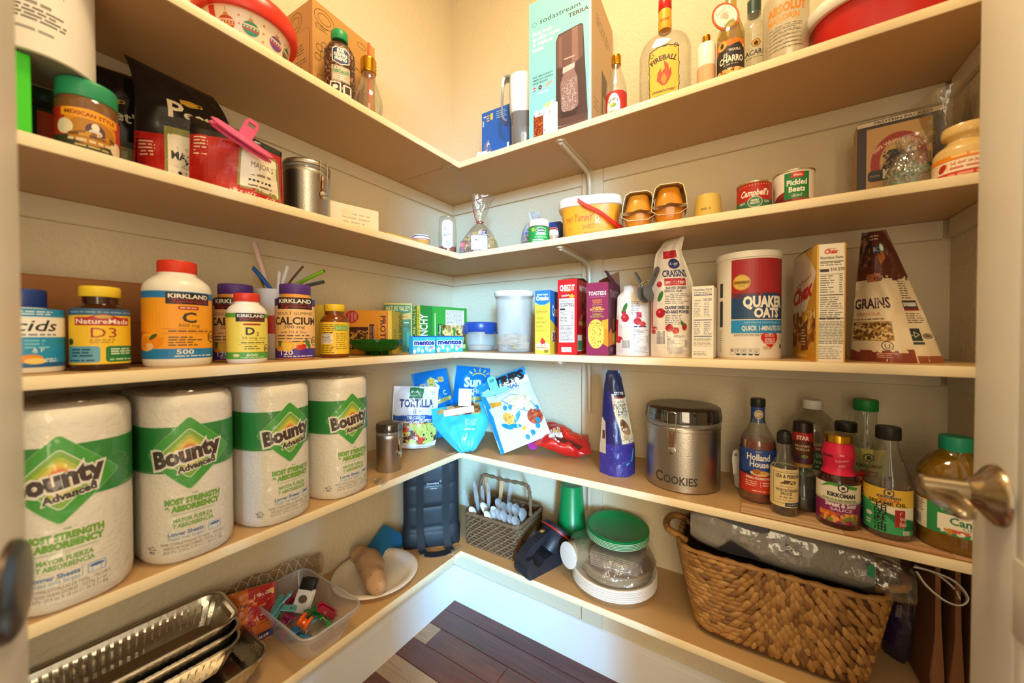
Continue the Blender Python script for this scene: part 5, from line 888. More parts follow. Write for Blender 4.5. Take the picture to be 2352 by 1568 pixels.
A.rect(-w, 6, w, hh-6, '#b3221e').rect(-w, 0, w, hh*.40, '#2f6b50').text('Campbell\u2019s', 2, hh*.54, 13, '#f3e8da', w=56, shear=.3, bold=.03).ell(2, hh*.34, 14, 12, '#e6dcc8').ell(2, hh*.34, 12.8, 10.8, '#3a7a5a').text('HEART', 2, hh*.36, 4, '#eee6d6', w=15, bold=.03).text('HEALTHY', 2, hh*.28, 4, '#eee6d6', w=18, bold=.03).lines(20, hh*.30, 32, hh*.38, 2, '#dfe0cc', 4, .5, .1).lines(-30, hh*.30, -16, hh*.38, 2, '#dfe0cc', 6, .5, .1); 
for q in range(12): A.ell(-30+q*5.4, hh*.88, .9, 1.2, '#e0b04a')
A.put('label', t, cyl(R*.985), .004)
P = PR(1819, .165, si); H = hz(P, 402)-SZ[si]; R = .0365; t = tin(P, R, H, 'white can with green square label and beet picture', '#e9dfd0', name='beet_can', rz=yaw(P, 0)); hh = H*1000; A = Art(0, 0, .001); w = PI*38
A.rect(-w, 3, w, hh-4, '#ece3d4').ell(-6, 12, 38, hh*.34, '#8a2c26').ell(-6, 8, 30, hh*.28, '#6e1c20').ell(14, 18, 16, 12, '#a0403a').rect(-16, hh*.26, 28, hh*.92, '#1f7a3e').rect(-4, hh*.78, 18, hh*.92, '#c8281e').text('WinCo', 7, hh*.815, 5, '#f3e6da', w=15, bold=.03).text('Pickled', 6, hh*.60, 11, '#f3efe2', w=35, bold=.03).text('Beets', 6, hh*.43, 11, '#f3efe2', w=28, bold=.03).text('diced', 6, hh*.30, 7, '#dfe6cc', w=18, shear=.3).put('label', t, cyl(R*.985), .005)
# flapjack mix carton
P = PR(2062, .075, si); P.x += .004; rz = yaw(P, 6); H = hz(P, 262)-SZ[si]; rz = math.radians(-3)
P, W, D = fitbox(1962, 2160, 2176, PR(2160, .105, si), math.radians(-3)); H = hz(PR(2060, .105, si), 264)-SZ[si]; W = min(W, .185); D = .05; P = V((PR(2060, .105, si).x, -.078, SZ[si]))
t = carton('flapjack_carton', 'kraft brown flapjack mix carton with dark side stripes and red arch', 'box', P, math.radians(-3), W, D, H, '#c79a5c'); hh = H/W*100; A = Art(0, 0, W/100)
A.rect(-50, 0, 50, hh, '#c99d60').rect(-50, 0, -38, hh, '#3c3230').rect(38, 0, 50, hh, '#3c3230').rect(-50, hh-13, 50, hh, '#3c3230').poly([(-50, hh-8), (50, hh-8), (50, hh-1), (-50, hh-1)], '#d8c8ac').text('PROTEIN PACKED', 4, hh-6.6, 3.8, '#4a4038', w=66, bold=.03)
A.ring(0, hh*.50, 33, hh*.32, 11, '#a5302a', 40, -20, 200).ring(0, hh*.50, 20, hh*.18, 1.2, '#e6c88c', 30, 0, 180).text('100% WHOLE GRAINS', 0, hh*.715, 5.2, '#e8c9a0', w=62, bold=.03, arc=33)
for q in range(7): A.poly([(-20+q*1.5, hh*.44+q), (-6+q*3, hh*.64), (8+q*2, hh*.62), (16, hh*.44)], '#2e2826') if q == 0 else A.ell(-13+q*4, hh*.50+(q % 3)*5, 4, 6, '#3a3230')
A.blobs(-18, hh*.42, 20, hh*.64, 60, 2.4, ('#4a403a', '#8a7a60', '#1e1a1a'), 5).rrect(-36, hh*.315, 37, hh*.435, 5, '#2e2826').text('KODIAK', 8, hh*.335, 14, '#e6d8bc', w=52, bold=.05).text('PURE', -27, hh*.36, 3.6, '#b8a888', w=12).text('CAKES', 2, hh*.265, 5, '#a5302a', w=24, bold=.03).text('POWER CAKES', -2, hh*.145, 10, '#a5382c', w=70, bold=.05).text('FLAPJACK & WAFFLE MIX', -2, hh*.085, 5, '#3a302a', w=70, bold=.04).put('print', t, front(-D/2))
# cream bottle and clear bags at the right end
P = V((1.369, -.190, SZ[si])); H = hz(P, 300)-SZ[si]; R = .0395
t = thing('cream_bottle', 'cream coloured squat bottle with orange and red label, at the right end', 'bottle', P, yaw(P, 0)); body(t, smoothp([(R*.95, 0), (R, .005), (R, .047), (R*.92, .062), (R*.60, .073), (R*.56, .081), (R*.72, .085), (R*.74, .095), (R*.70, .102)], 3), mat('cream_plastic', '#e0bd7a', .3, coat=.3), 'bottle')
A = Art(0, 0, .001); w = PI*39.5; A.rect(-w, 6, w, 46, '#efe2cc').rect(-w, 38, w, 46, '#e88c1c').rect(-w, 6, w, 17, '#c8341c').rect(-w, 37.4, w, 38.6, '#d8481c').ell(-28, 27, 5, 8, '#b8261c', rot=-.5).lines(-16, 28, 44, 33, 1, '#d8876a', 4, .6, .1).lines(-18, 20, 44, 26, 1, '#d0705a', 5, .6, .1).lines(-16, 40.5, 44, 46.5, 1, '#f6d088', 6, .6, .1).lines(-20, 8, 44, 15, 1, '#e89a80', 7, .6, .1).put('label', t, cyl(R), .005)
P = V((1.306, -.158, SZ[si])); t = thing('candy_bag', 'clear gathered bag of green shredded filler in front of the flapjack carton', 'bag', P, yaw(P, 0))
def cb(u, v):
    a = 2*PI*u; z = v*.115; r = .036*(1-.75*(v**2.2)) if v < .72 else .012+.045*(v-.72); n = noise.noise(V((math.cos(a)*2, math.sin(a)*2, z*25))); r *= 1+.35*n*v; return (r*math.cos(a)+.015*max(0, v-.5), r*math.sin(a)*.8, z)
MB().grid(cb, 40, 24, True).build('bag', FILM, t, smooth=70); b = MB(); R3 = random.Random(4)
for i in range(60):
    a = R3.random()*6.28; r = .026*math.sqrt(R3.random()); z = .004+.05*R3.random(); d = V((R3.uniform(-1, 1), R3.uniform(-1, 1), R3.uniform(-1, 1)))*.010; c = V((r*math.cos(a), r*math.sin(a)*.75, z)); b.ribbon([c-d, c+V((0, 0, .004)), c+d], (0, 0, 1), .003, .0007)
o = b.build('paper_shred', mat('teal_shred', '#5f9a84', .6), t, smooth=0, fix=False); o['kind'] = 'stuff'
P = V((1.368, -.066, SZ[si])); t = thing('plastic_wrap_bag', 'large empty clear plastic bag standing open behind the cream bottle', 'bag', P, 0)
def wb(u, v):
    a = 2*PI*u; z = v*.20; r = .020+.018*v; n = noise.noise(V((math.cos(a)*1.5, math.sin(a)*1.5, z*14))); return ((r+.010*n)*math.cos(a)-.002*v, (r*1.4+.012*n)*math.sin(a)-.02*v, z+.012*n*v)
MB().grid(wb, 40, 22, True).build('bag', clear('hazy_film', '#f0ece4', .06, .10, '#d8c8b0', .1, .4, .8, 30), t, smooth=70)
# ================================================================ top shelf, left wall
si = 0
P = PL(577, .165, si); t = thing('cookie_tin', 'round cream holiday container with red rim and printed ornaments', 'container', P, yaw(P, 10)); H = .125
pr = smoothp([(.058, 0), (.064, .004), (.074, .045), (.078, .070)], 4); MB().lathe(pr+[(.074, .070)], 64).build('bowl', mat('cream_printed_plastic', '#f0ddc2', .3), t)
MB().lathe([(.078, .066), (.0875, .064), (.0905, .070), (.0905, .092), (.086, .102), (.078, .106), (.003, .106)], 64).build('lid', pl('#e0331f', .32), t)
A = Art(0, 0, .001)
for u, c in ((-6, '#2f8a72'), (34, '#6a4a9a'), (62, '#2f6a5a'), (-40, '#c8402a')):
    A.ell(u, 36, 12, 12, c).rect(u-3, 47, u+3, 52, '#d08a2e').rect(u-.5, 52, u+.5, 62, '#d9a24a').rect(u-11, 39, u+11, 42, '#e6c8a0').rect(u-11, 32, u+11, 35, '#c8402a' if c != '#c8402a' else '#e0a24a')
    for q in range(5): A.ell(u-9+q*4.5, 37, 1.2, 1.2, '#f0e6d0')
    for q in range(3): A.ell(u+18, 24+q*14, 1.6, 1.6, '#d97a4a')
A.rect(-66, 10, -56, 64, '#d8321f').put('print', t, cyl(profr(pr)), .006, .010, lift=.0006)
P0 = PL(725, .182, si); P, W, D = fitbox(640, 725, 866, P0, math.radians(93), False); H = hz(P0, -4)-SZ[si]
t = carton('cardboard_box', 'kraft cardboard box printed with food line drawings, tallest on the left top shelf', 'box', P, math.radians(93), W, D, H, '#c4904e'); k = .001; A = Art(-W/2, 0, k); INK = '#5a3d1e'; w = W*1000; h = H*1000
A.ring(30, h-32, 26, 20, 1.2, INK).ring(30, h-32, 17, 12, 1, INK).ring(62, h-58, 16, 24, 1.1, INK).lines(6, h-64, 40, h-50, 3, INK, 3, .25, .3).ring(w-44, h-24, 14, 7, 1, INK).ring(w-22, h-60, 12, 16, 1.1, INK)
for a, b in ((16, 96), (30, 84), (26, 108), (12, 120)): A.ring(a, h-b-10, 8, 8, 1.1, INK)
A.rrect(46, 40, w-22, h-74, 10, '#8a6232').rrect(47.2, 41.2, w-23.2, h-75.2, 9, '#c4904e').text('Gourmet-S', w*.58, h-96, 8, '#2c2016', w=62, shear=.2, rot=-.02).lines(56, 60, w-40, 90, 4, INK, 5, .3, .3).ring(24, 60, 14, 9, 1, INK, a0=20, a1=300).rect(18, 44, 32, 45, INK).put('print', t, front(-D/2))
A = Art(0, 0, k); w = D*1000; A.ring(10, h-34, 26, 24, 1.2, INK).ring(10, h-34, 16, 14, 1, INK).rrect(-w/2+14, 30, w/2-12, h-62, 10, '#8a6232').rrect(-w/2+15.2, 31.2, w/2-13.2, h-63.2, 9, '#c4904e').lines(-w/2+26, h-118, w/2-22, h-92, 4, INK, 6, .35, .2).lines(-w/2+26, h-150, w/2-22, h-128, 3, INK, 7, .35, .2).rect(w/2-44, 44, w/2-24, 66, '#7a5a30').put('side_print', t, side_l(W, D))
# descaler bottle
P = PL(786, .222, si); H = hz(P, 79)-SZ[si]; R = .034
t = thing('cleaner_bottle', 'brown descaler bottle printed with coffee beans, green cap', 'bottle', P, yaw(P, 6)); pr = [(R*.96, 0), (R, .004), (R, H*.60)]+smoothp([(R, H*.60), (R*.96, H*.70), (R*.72, H*.80), (R*.46, H*.85)], 4)+[(R*.46, H*.88)]
MB().lathe(pr, 48, sy=.66).build('bottle', mat('bean_brown_plastic', '#4a2a1c', .25, coat=.3), t); MB().lathe([(R*.52, H*.86), (R*.54, H*.865), (R*.54, H*.985), (R*.48, H)], 36).build('cap', pl('#1f9a5a', .4), t)
A = Art(0, 0, .001); h = H*1000; w = 46; A.blobs(-w, 2, w, h*.78, 420, 3.2, ('#6a3f2a', '#8a5a3c', '#3a1e14', '#a5785a', '#5a3423'), 7, 6, 1.5)
A.poly([(-19, h*.50), (-19, h*.68), (-11, h*.72), (0, h*.70), (11, h*.72), (19, h*.68), (19, h*.50), (0, h*.455)], '#e6e2dc').poly([(-17, h*.51), (-17, h*.67), (-10, h*.70), (0, h*.685), (10, h*.70), (17, h*.67), (17, h*.51), (0, h*.47)], '#27366e')
for q, tx in enumerate(('BAR', 'KEEPERS', 'FRIEND')): A.text(tx, 0, h*(.635-q*.058), 7.5, '#eeeae2', w=(16, 28, 26)[q], bold=.05)
A.rect(-20, h*.22, 20, h*.44, '#b9a898').text('DESCALER', 0, h*.345, 7, '#2f9a5c', w=36, bold=.03).lines(-14, h*.38, 16, h*.43, 2, '#e6ddd0', 4, .5, .2).lines(-16, h*.24, 16, h*.32, 3, '#e8e0d4', 5, .5, .3).rrect(-24, h*.06, 0, h*.21, 3, '#e9e4da').rrect(-21, h*.08, -3, h*.19, 2, '#3a241c').ell(-12, h*.135, 6, 5, '#e9e4da').rrect(4, h*.02, 24, h*.19, 3, '#dcd6cc').rect(8, h*.07, 20, h*.17, '#3a241c')
A.put('label', t, cyl(profr(pr), 0, 0, 1, .66), .006, .012)
# bulb shaped sipper
P = PL(851, .218, si); H = hz(P, 140)-SZ[si]; t = thing('bulb_sipper', 'clear bulb shaped tumbler with gold screw lid', 'cup', P, yaw(P, 0)); GOLD = mat('gold_anodised', '#cf9a2c', .22, 1)
pr = smoothp([(.018, 0), (.028, .004), (.0345, .030), (.0335, .050), (.024, .080), (.0175, H-.050), (.0165, H-.034)], 5); MB().lathe(pr, 40).build('bulb', GLASS, t)
b = MB(); b.lathe([(.0185+(.0012 if i % 2 else -.0004), H-.036+i*.0045) for i in range(9)]+[(.012, H+.001), (.004, H+.001)], 36); b.build('screw_lid', GOLD, t)
t2 = thing('drinking_straw', 'orange straw standing in the bulb shaped tumbler with gold lid', 'straw', P+V((0, 0, .004)), 0); s_ = hz(P, 103)-SZ[si]; MB().tube([(0, 0, 0), (.0005, .001, s_*.5), (-.002, .003, s_)], .0034, 12).build('tube', pl('#e2561c', .35), t2)
# ================================================================ top shelf, back wall
P = PR(1113, .215, si); t = thing('plastic_wrapper', 'crumpled white plastic wrapper by the corner of the top shelf', 'wrapper', P, 0)
def cr_(u, v): a = 2*PI*u; n = noise.noise(V((math.cos(a)*2.4, math.sin(a)*2.4, v*4))); r = .026*math.cos(v*PI/2)**.6*(1+.35*n); return (r*math.cos(a), r*math.sin(a)*.8, .030*math.sin(v*PI/2)*(1+.4*n))
MB().grid(cr_, 32, 12, True).build('wrapper', mat('white_crumpled_film', '#f1ece4', .35, bump=.5, bscale=70), t)
MB().grid(lambda u, v: ((u-.5)*.034+.018, .006*math.sin(u*9+v*4), .01+v*.062*(1-abs(u-.4)*1.2)), 8, 8).build('clear_flap', FILM, t, fix=False)
E_ = PR(1172, .135, si); P, W, D = fitbox(1107, 1172, 1180, E_, math.radians(2)); D = .06; P = E_+V((-W/2, D/2, 0)); H = hz(PR(1140, .135, si), 251)-SZ[si]
t = carton('filter_carton', 'royal blue carton behind the water filter pitcher', 'box', P, math.radians(2), W, D, H, '#1c57ab'); A = Art(0, 0, .001); h = H*1000; w = W*500; A.rect(-w, 0, w, h, '#1f5fb8').text('5', -w+8, h-16, 9, '#f0f2f4', rot=-PI/2, bold=.03).lines(-w+4, h-50, -w+9, h-26, 1, '#b8cce8', 4, .8, .1).rect(-w+36, h-32, -w+46, h-10, '#e6c34a').lines(-w+20, h-36, -w+34, h-12, 3, '#e0b83c', 5, .4, .2).lines(-w+60, h-36, w-4, h-8, 4, '#a8c4e8', 6, .3, .4).rect(w-14, h*.3, w-6, h*.42, '#dfe8f2').put('print', t, front(-D/2))
P = PR(1203, .155, si); H = hz(P, 182)-SZ[si]; t = thing('water_pitcher', 'white and clear water filter pitcher beside the blue carton', 'pitcher', P, yaw(P, 0)); R = .044
MB().lathe([(R*.80, 0), (R*.84, .003), (R*.95, H*.60), (R, H*.78), (R*.98, H*.78), (R*.92, H*.6), (R*.8, .006)], 40, sq=3).build('jug', clear('grey_clear_plastic', '#d9dde2', .06, .18, '#c9ccd0', .06, .4), t)
MB().lathe([(R*.93, H*.52), (R*1.0, H*.60), (R*1.05, H*.82), (R*1.02, H*.96), (R*.8, H), (.003, H)], 40, sq=3).build('reservoir', pl('#efeeea', .3), t); MB().lathe([(R*.4, .01), (R*.44, .04), (R*.44, H*.36), (.003, H*.37)], 28, c=(.012, -.008, 0)).build('filter', pl('#f2f0ec', .3), t)
b = MB(); b.ribbon(smoothp([(-R*.9, -.01, H*.97), (-R*1.35, -.018, H*.93), (-R*1.5, -.022, H*.74), (-R*1.5, -.022, H*.48), (-R*1.2, -.018, H*.42)], 6), (0, 1, 0), .030, .006); b.build('handle', clear('grey_handle', '#c4c9d0', .10, .35, '#aeb4bc', .08, .4), t)
# sparkling water machine carton
TEAL = '#7fc6c8'
E_ = PR(1357, .225, si); rz = math.radians(3); P, W, D = fitbox(1216, 1357, 1405, E_, rz); H = .40
t = carton('appliance_carton', 'tall turquoise appliance carton picturing a dark sparkling water machine', 'box', P, rz, W, D, H, '#c9a57a'); fz = lambda y: (hz(E_, y)-SZ[si])*1000; A = Art(-W/2, 0, .001); w = W*1000; q = w/141   # artwork columns follow the carton's width
A.rect(0, 0, w, 400, '#86cdd0').rect(w-6, 0, w, 400, '#a5dcd8')
A.ring(13*q, 335, 7, 7, 1, '#3a4a50').text('sodastream', 26*q, 331, 14, '#3a3438', w=92*q, al='l').text('TERRA', 92*q, 312, 11, '#4a3038', w=44*q, al='l', bold=.02)
for i, tx in enumerate(('Make fresh', 'sparkling water', '& drinks at', 'home')): A.text(tx, 9*q, 303-i*15, 9.5, '#f5f7f4', al='l', bold=.04, w=(45, 66, 48, 26)[i]*q)
for i, tx in enumerate(('FIZZ, MIX & ENJOY', 'AMERICA\u2019S LEADING', 'DRINK BRANDS')): A.text(tx, 9*q, 182-i*9, 5, '#2c3438', al='l', bold=.02, w=(48, 48, 36)[i]*q)
A.ell(13*q, 150, 5.4, 6, '#e8e4e0').poly([(13*q-5, 151), (13*q+5, 153), (13*q+4, 156), (13*q, 157), (13*q-4, 155)], '#c8402e').poly([(13*q-5, 148), (13*q+5, 149), (13*q+3, 145), (13*q-3, 145)], '#2f4a9a').ell(27*q, 152, 6, 6, '#4a2a5c').text('bubly', 27*q, 150, 4, '#e6dcec', w=9).poly([(40*q, 148), (54*q, 156), (55*q, 161), (41*q, 154)], '#e88a6a').lines(22*q, 134, 48*q, 139, 1, '#e8f2f0', 4, .6, .1)
A.poly([(64*q, 45), (64*q, 262), (70*q, 278), (120*q, 284), (124*q, 278), (134*q, 40)], '#4a3230').poly([(66*q, 186), (66*q, 262), (72*q, 274), (118*q, 280), (122*q, 274), (123*q, 196), (100*q, 178)], '#6a4a44').poly([(100*q, 182), (100*q, 279), (112*q, 280), (114*q, 190)], '#8a665c').poly([(70*q, 190), (70*q, 268), (78*q, 272), (78*q, 184)], '#7e5a50').rect(82*q, 202, 106*q, 206, '#b59a90').text('sodastream', 94*q, 203, 3, '#d8c8be', w=22*q)
A.poly([(76*q, 70), (74*q, 140), (82*q, 168), (104*q, 172), (112*q, 144), (114*q, 72), (108*q, 52), (84*q, 50)], '#8a6a64').poly([(79*q, 166), (80*q, 182), (106*q, 186), (106*q, 172)], '#cbb8b0').blobs(78*q, 60, 110*q, 146, 500, 1.0, ('#d8c8c4', '#b59c96', '#e6dcd8'), 5, 5).poly([(74*q, 66), (78*q, 46), (108*q, 44), (116*q, 68), (100*q, 58), (84*q, 60)], '#3a2624').poly([(64*q, 45), (134*q, 40), (134*q, 22), (64*q, 26)], '#5a3e38').rect(64*q, 2, 134*q, 24, '#6a4c44')
A.rrect(11*q, 12, 34*q, 78, 4, '#8a3414').blobs(12*q, 14, 33*q, 74, 70, 4, ('#5a1c0e', '#c8642a', '#7a2c14', '#a54a20'), 3).blobs(12*q, 70, 33*q, 88, 30, 4, ('#e6ece6', '#c8d8d4', '#f4f6f2'), 4).rrect(35*q, 14, 68*q, 96, 4, '#cfe0de').blobs(36*q, 20, 67*q, 90, 60, 5, ('#e6f0ee', '#bcd2d0', '#f4f8f6'), 6).blobs(38*q, 84, 66*q, 104, 16, 5, ('#f0f4f0', '#dfe8e6'), 7).ell(46*q, 96, 9, 5, '#e6d24a', rot=.3).ell(46*q, 97, 6.5, 3.4, '#f2e88a', rot=.3)
A.put('front_print', t, front(-D/2)); A = Art(0, 0, .001); w = D*500; A.rect(-w, 0, w, 400, '#c39c6c').rect(-w, 0, -w+3, 400, '#e6dcc8').lines(-w*.6, 300, w*.7, 336, 3, '#7a5c3c', 3, .4, .2).poly([(-w*.1, 60), (w*.4, 66), (w*.4, 205), (-w*.1, 208)], '#5a4440').poly([(w*.0, 80), (w*.3, 82), (w*.3, 140), (0, 140)], '#a58a78').ring(-w*.55, 190, 6, 7, 1, '#8a6c4a').ring(-w*.55, 150, 6, 7, 1, '#8a6c4a').lines(-w*.8, 60, -w*.3, 100, 3, '#8a6c4a', 5, .3, .4).put('side_print', t, side_r(W, D))
# grenadine
P = PR(1414, .205, si); H = hz(P, 132)-SZ[si]; R = .0265; t = thing('syrup_bottle', 'empty clear grenadine bottle with gold cap and red white label', 'bottle', P, yaw(P, -4))
pr = [(R*.9, 0), (R, .004), (R, H*.40)]+smoothp([(R, H*.40), (R*.97, H*.5), (R*.72, H*.66), (R*.42, H*.82), (R*.38, H*.88)], 4); body(t, pr, GLASS); capm(t, R*.46, H*.86, H, GOLD, 30)
A = Art(0, 0, .001); h = H*1000; w = PI*26.5; A.rect(-w, 6, w, h*.40, '#b8231e').ell(-6, h*.17, 18, h*.20, '#f0ebe2').text('ROSE\u2019S', -6, h*.26, 6, '#3a3430', w=24, arc=16, bold=.02).ell(-6, h*.19, 8, 5, '#7a9a3a').ell(-9, h*.20, 4, 3, '#c8d24a').text('GRENADINE', -6, h*.085, 5, '#3a3430', w=28, bold=.02).put('label', t, cyl(R), .004)
# whisky flask with the yellow label
P = PR(1524, .180, si); H = hz(P, 2)-SZ[si]; t = thing('liquor_bottle', 'large flat clear whisky flask with red cap and ragged yellow label', 'bottle', P, yaw(P, -4)); R = .060
pr = [(R*.90, 0), (R*.97, .004), (R, .012), (R, H*.46)]+smoothp([(R, H*.46), (R*.98, H*.54), (R*.80, H*.63), (R*.48, H*.68), (R*.30, H*.70)], 5)+[(R*.27, H*.73), (R*.25, H*.90)]
MB().lathe(pr, 56, sy=.50, sq=2.4).build('bottle', GLASS, t)
MB().lathe([(.0150, H*.715), (.0152, H*.72), (.0152, H*.88), (.0148, H*.885)], 36).build('neck_label', pl('#eea62a', .45), t); MB().lathe([(.0145, H*.885), (.0155, H*.89), (.0155, H*.99), (.0140, H)], 36).build('cap', pl('#c8181c', .3), t)
A = Art(0, 0, .001); h = H*1000; R5 = random.Random(6); e = []
for i in range(60):
    f = i/60; side = f*4
    if side < 1: u, v = -34+68*side, 14
    elif side < 2: u, v = 34, 14+(h*.50-14)*(side-1)
    elif side < 3: u, v = 34-68*(side-2), h*.50+6*math.sin(PI*(side-2))
    else: u, v = -34, h*.50-(h*.50-14)*(side-3)
    e.append((u+R5.uniform(-1.8, 1.8), v+R5.uniform(-1.8, 1.8)))
A.poly(e, '#4a2c14').poly([(u*.95, 14+(v-14)*.955+3) for u, v in e], '#f2b63c')
A.text('FIREBALL', 0, h*.40, 12, '#3a2414', w=56, bold=.04, arc=46).text('CINNAMON WHISKY', 0, 36, 5.5, '#4a2c14', w=54, bold=.04).lines(-22, 24, 22, 31, 2, '#8a5a20', 4, .4, .2)
A.poly([(-4, 52), (-16, 66), (-14, 84), (-6, 96), (-6, 84), (2, 92), (0, 112), (10, 100), (12, 86), (16, 92), (18, 74), (10, 58), (4, 52)], '#c8431c').poly([(-2, 56), (-7, 68), (0, 82), (7, 70), (4, 56)], '#e88a2c')
for u, v in ((-27, h*.46), (27, h*.50), (-28, 20), (27, 22)): A.ring(u, v, 5, 5, 1.4, '#4a2c14')
A.put('label', t, lambda u, v: (V((u, -R*.50*(1-abs(u/R)**2.4)**(1/2.4)-.001, v)), V((u*.3, -1, 0))), .006, None); A = Art(0, 0, .001); A.text('Fireball', 0, h*.78, 7, '#c8431c', w=24, shear=.2, rot=.08, bold=.02).put('neck_print', t, cyl(.0153), .003)
# cream liqueur, tequila with medallion, rum, vodka, red tub
P = PR(1618, .205, si); H = hz(P, 86)-SZ[si]; R = .0195; t = thing('cream_bottle', 'small white and blush bottle with gold cap, between the flask and the tequila', 'bottle', P, yaw(P, 0)); body(t, [(R*.95, 0), (R, .003), (R, H*.44)], mat('blush_liqueur', '#e0b48a', .25, coat=.3), 'lower_half'); body(t, [(R, H*.44), (R, H*.80), (R*.85, H*.84), (R*.3, H*.85)], pl('#f3efe8', .3), 'upper_half'); capm(t, R*.44, H*.84, H, GOLD, 0)
P = PR(1673, .200, si); H = .245; R = .0275; t = thing('liquor_bottle', 'pale yellow tequila bottle with dark label and a round medallion', 'bottle', P, yaw(P, 0)); pr = [(R*.92, 0), (R, .004), (R, H*.42)]+smoothp([(R, H*.42), (R*.97, H*.48), (R*.6, H*.62), (R*.42, H*.70)], 4)+[(R*.40, H*.92)]
body(t, pr, clear('yellow_glass', '#e8dc9a', .07, .10, '#d8c878', .06, .5)); MB().lathe([(R*.9, .005), (R*.93, H*.42), (R*.5, H*.62), (.002, H*.62)], 40).build('tequila', clear('pale_tequila', '#e6d384', .02, .12, '#d8bf5a', .1, .1), t); capm(t, R*.45, H*.9, H, pl('#3a2a1c', .4), 0)
A = Art(0, 0, .001); A.rect(-34, 8, 34, 88, '#262024').poly([(-34, 66), (-20, 84), (0, 78), (18, 84), (34, 70), (34, 92), (-34, 92)], '#d8741f').text('TEQUILA', 8, 66, 5, '#e6dcc8', w=24, bold=.02).text('EL', -8, 56, 8, '#efe6d4', w=11, bold=.02).text('CHARRO', 2, 43, 13, '#efe6d4', w=50, bold=.03).lines(-14, 36, 16, 40, 1, '#a89a84', 4, .6, .1).blobs(-30, 14, 30, 30, 60, 5, ('#d8801f', '#e8a24a', '#b85a18', '#f0c078'), 4).rect(-34, 8, 34, 13, '#d8601f').ell(-17, 84, 11, 11, '#c8842c').ell(-17, 84, 9.5, 9.5, '#e0a844').ell(-17, 84, 4, 6, '#3a2414').ell(28, 78, 3, 3, '#e6c890').put('label', t, cyl(R), .004)
b = MB(); T = Matrix.Translation((-.010, -.018, H*.615)) @ Matrix.Rotation(-.55, 4, 'Y') @ Matrix.Rotation(PI/2, 4, 'X'); b.lathe([(.030, -.002), (.0305, 0), (.030, .002), (.026, .0016), (.002, .0016)], 40, sx=.78, sy=1.15).xf(T); b.build('medallion', pl('#d8561c', .4), t)
A = Art(0, 0, .001); A.ell(0, 0, 20, 29, '#efe6da').ell(0, 4, 9, 8, '#e6c0b0').ell(0, 0, 5, 9, '#d8a898').text('Sauza', -2, -20, 7, '#3a6a5a', w=20).text('Reposado', 0, 14, 6, '#3a6a6a', w=22).put('medallion_print', t, lambda u, v: (T @ V((u, v, .0020)), T.to_3x3() @ V((0, 0, 1))), .01, None)
P = PR(1726, .125, si); H = .25; R = .033; t = thing('liquor_bottle', 'clear rum bottle half hidden between the tequila and vodka bottles', 'bottle', P, yaw(P, 0)); pr = [(R*.92, 0), (R, .004), (R, H*.56)]+smoothp([(R, H*.56), (R*.95, H*.63), (R*.5, H*.74), (R*.40, H*.80)], 4)+[(R*.38, H*.93)]; body(t, pr, GLASS); capm(t, R*.44, H*.91, H, pl('#e6e2d8', .3), 0); MB().lathe([(R*.41, H*.78), (R*.42, H*.90)], 32).build('neck_band', pl('#2f4a44', .4), t)
A = Art(0, 0, .001); A.text('BACARDI', 2, 84, 11, '#3a3634', w=52, bold=.02).lines(-16, 76, 20, 80, 1, '#8a8478', 4, .6, .1).ell(4, 110, 9, 9, '#3a2a1a').ell(4, 110, 8, 8, '#d8941f').ell(4, 109, 4, 5, '#2a1c14').poly([(-10, 56), (0, 62), (10, 56), (4, 56), (0, 58), (-4, 56)], '#4a3a34').ell(18, 58, 5, 5, '#d8742c').put('label', t, cyl(R), .004)
P = PR(1797, .172, si); H = .27; R = .041; t = thing('liquor_bottle', 'frosted vodka bottle with large orange lettering', 'bottle', P, yaw(P, 0)); pr = [(R*.94, 0), (R, .004), (R, H*.56)]+smoothp([(R, H*.56), (R*.96, H*.62), (R*.62, H*.72), (R*.36, H*.75)], 5)+[(R*.34, H*.92)]; body(t, pr, clear('frosted_glass', '#f0ece0', .05, .40, '#e8e0cc', .25, .35)); capm(t, R*.40, H*.90, H, pl('#e8942c', .3), 0)
A = Art(0, 0, .001); A.text('ABSOLUT', 2, 118, 17, '#e8861c', w=72, bold=.05).text('MANDRIN', -4, 100, 12, '#e8942c', w=58, bold=.03).lines(-30, 40, 36, 94, 7, '#6a6a62', 4, .18, .3)
for i in range(6): A.text(('country of sweden', 'vodka with flavor', 'of mandarin and', 'orange is blended', 'with vodka distilled', 'from grain')[i], 4, 84-i*8.5, 4.4, '#5c5c56', w=52, shear=.4)
A.text('IMPORTED', 2, 22, 4, '#6a6a62', w=34).text('750 ML', 0, 14, 4, '#6a6a62', w=26).put('label', t, cyl(R), .005)
P = V((1.270, -.138, SZ[si])); t = thing('oval_tub', 'red oval tub with overhanging white lid at the right end', 'container', P, math.radians(2)); a_, b_ = .118, .098
MB().lathe([(.90, 0), (.92, .004), (1.0, .082), (.97, .082)], 72, sx=a_, sy=b_, sq=2.6).build('tub', pl('#c8201a', .32), t); MB().lathe([(1.0, .080), (1.08, .078), (1.12, .084), (1.12, .098), (1.07, .105), (1.0, .106), (.96, .100), (.003, .100)], 72, sx=a_, sy=b_, sq=2.6).build('lid', pl('#f2efe8', .3), t)
A = Art(0, 0, .001)
for i in range(9): A.ell(-80+i*20, 0, 5, 10, '#34549c', rot=i*.7)
A.put('lid_print', t, flat((0, 0, .1002), (1, 0, 0), (0, 1, 0)), None)
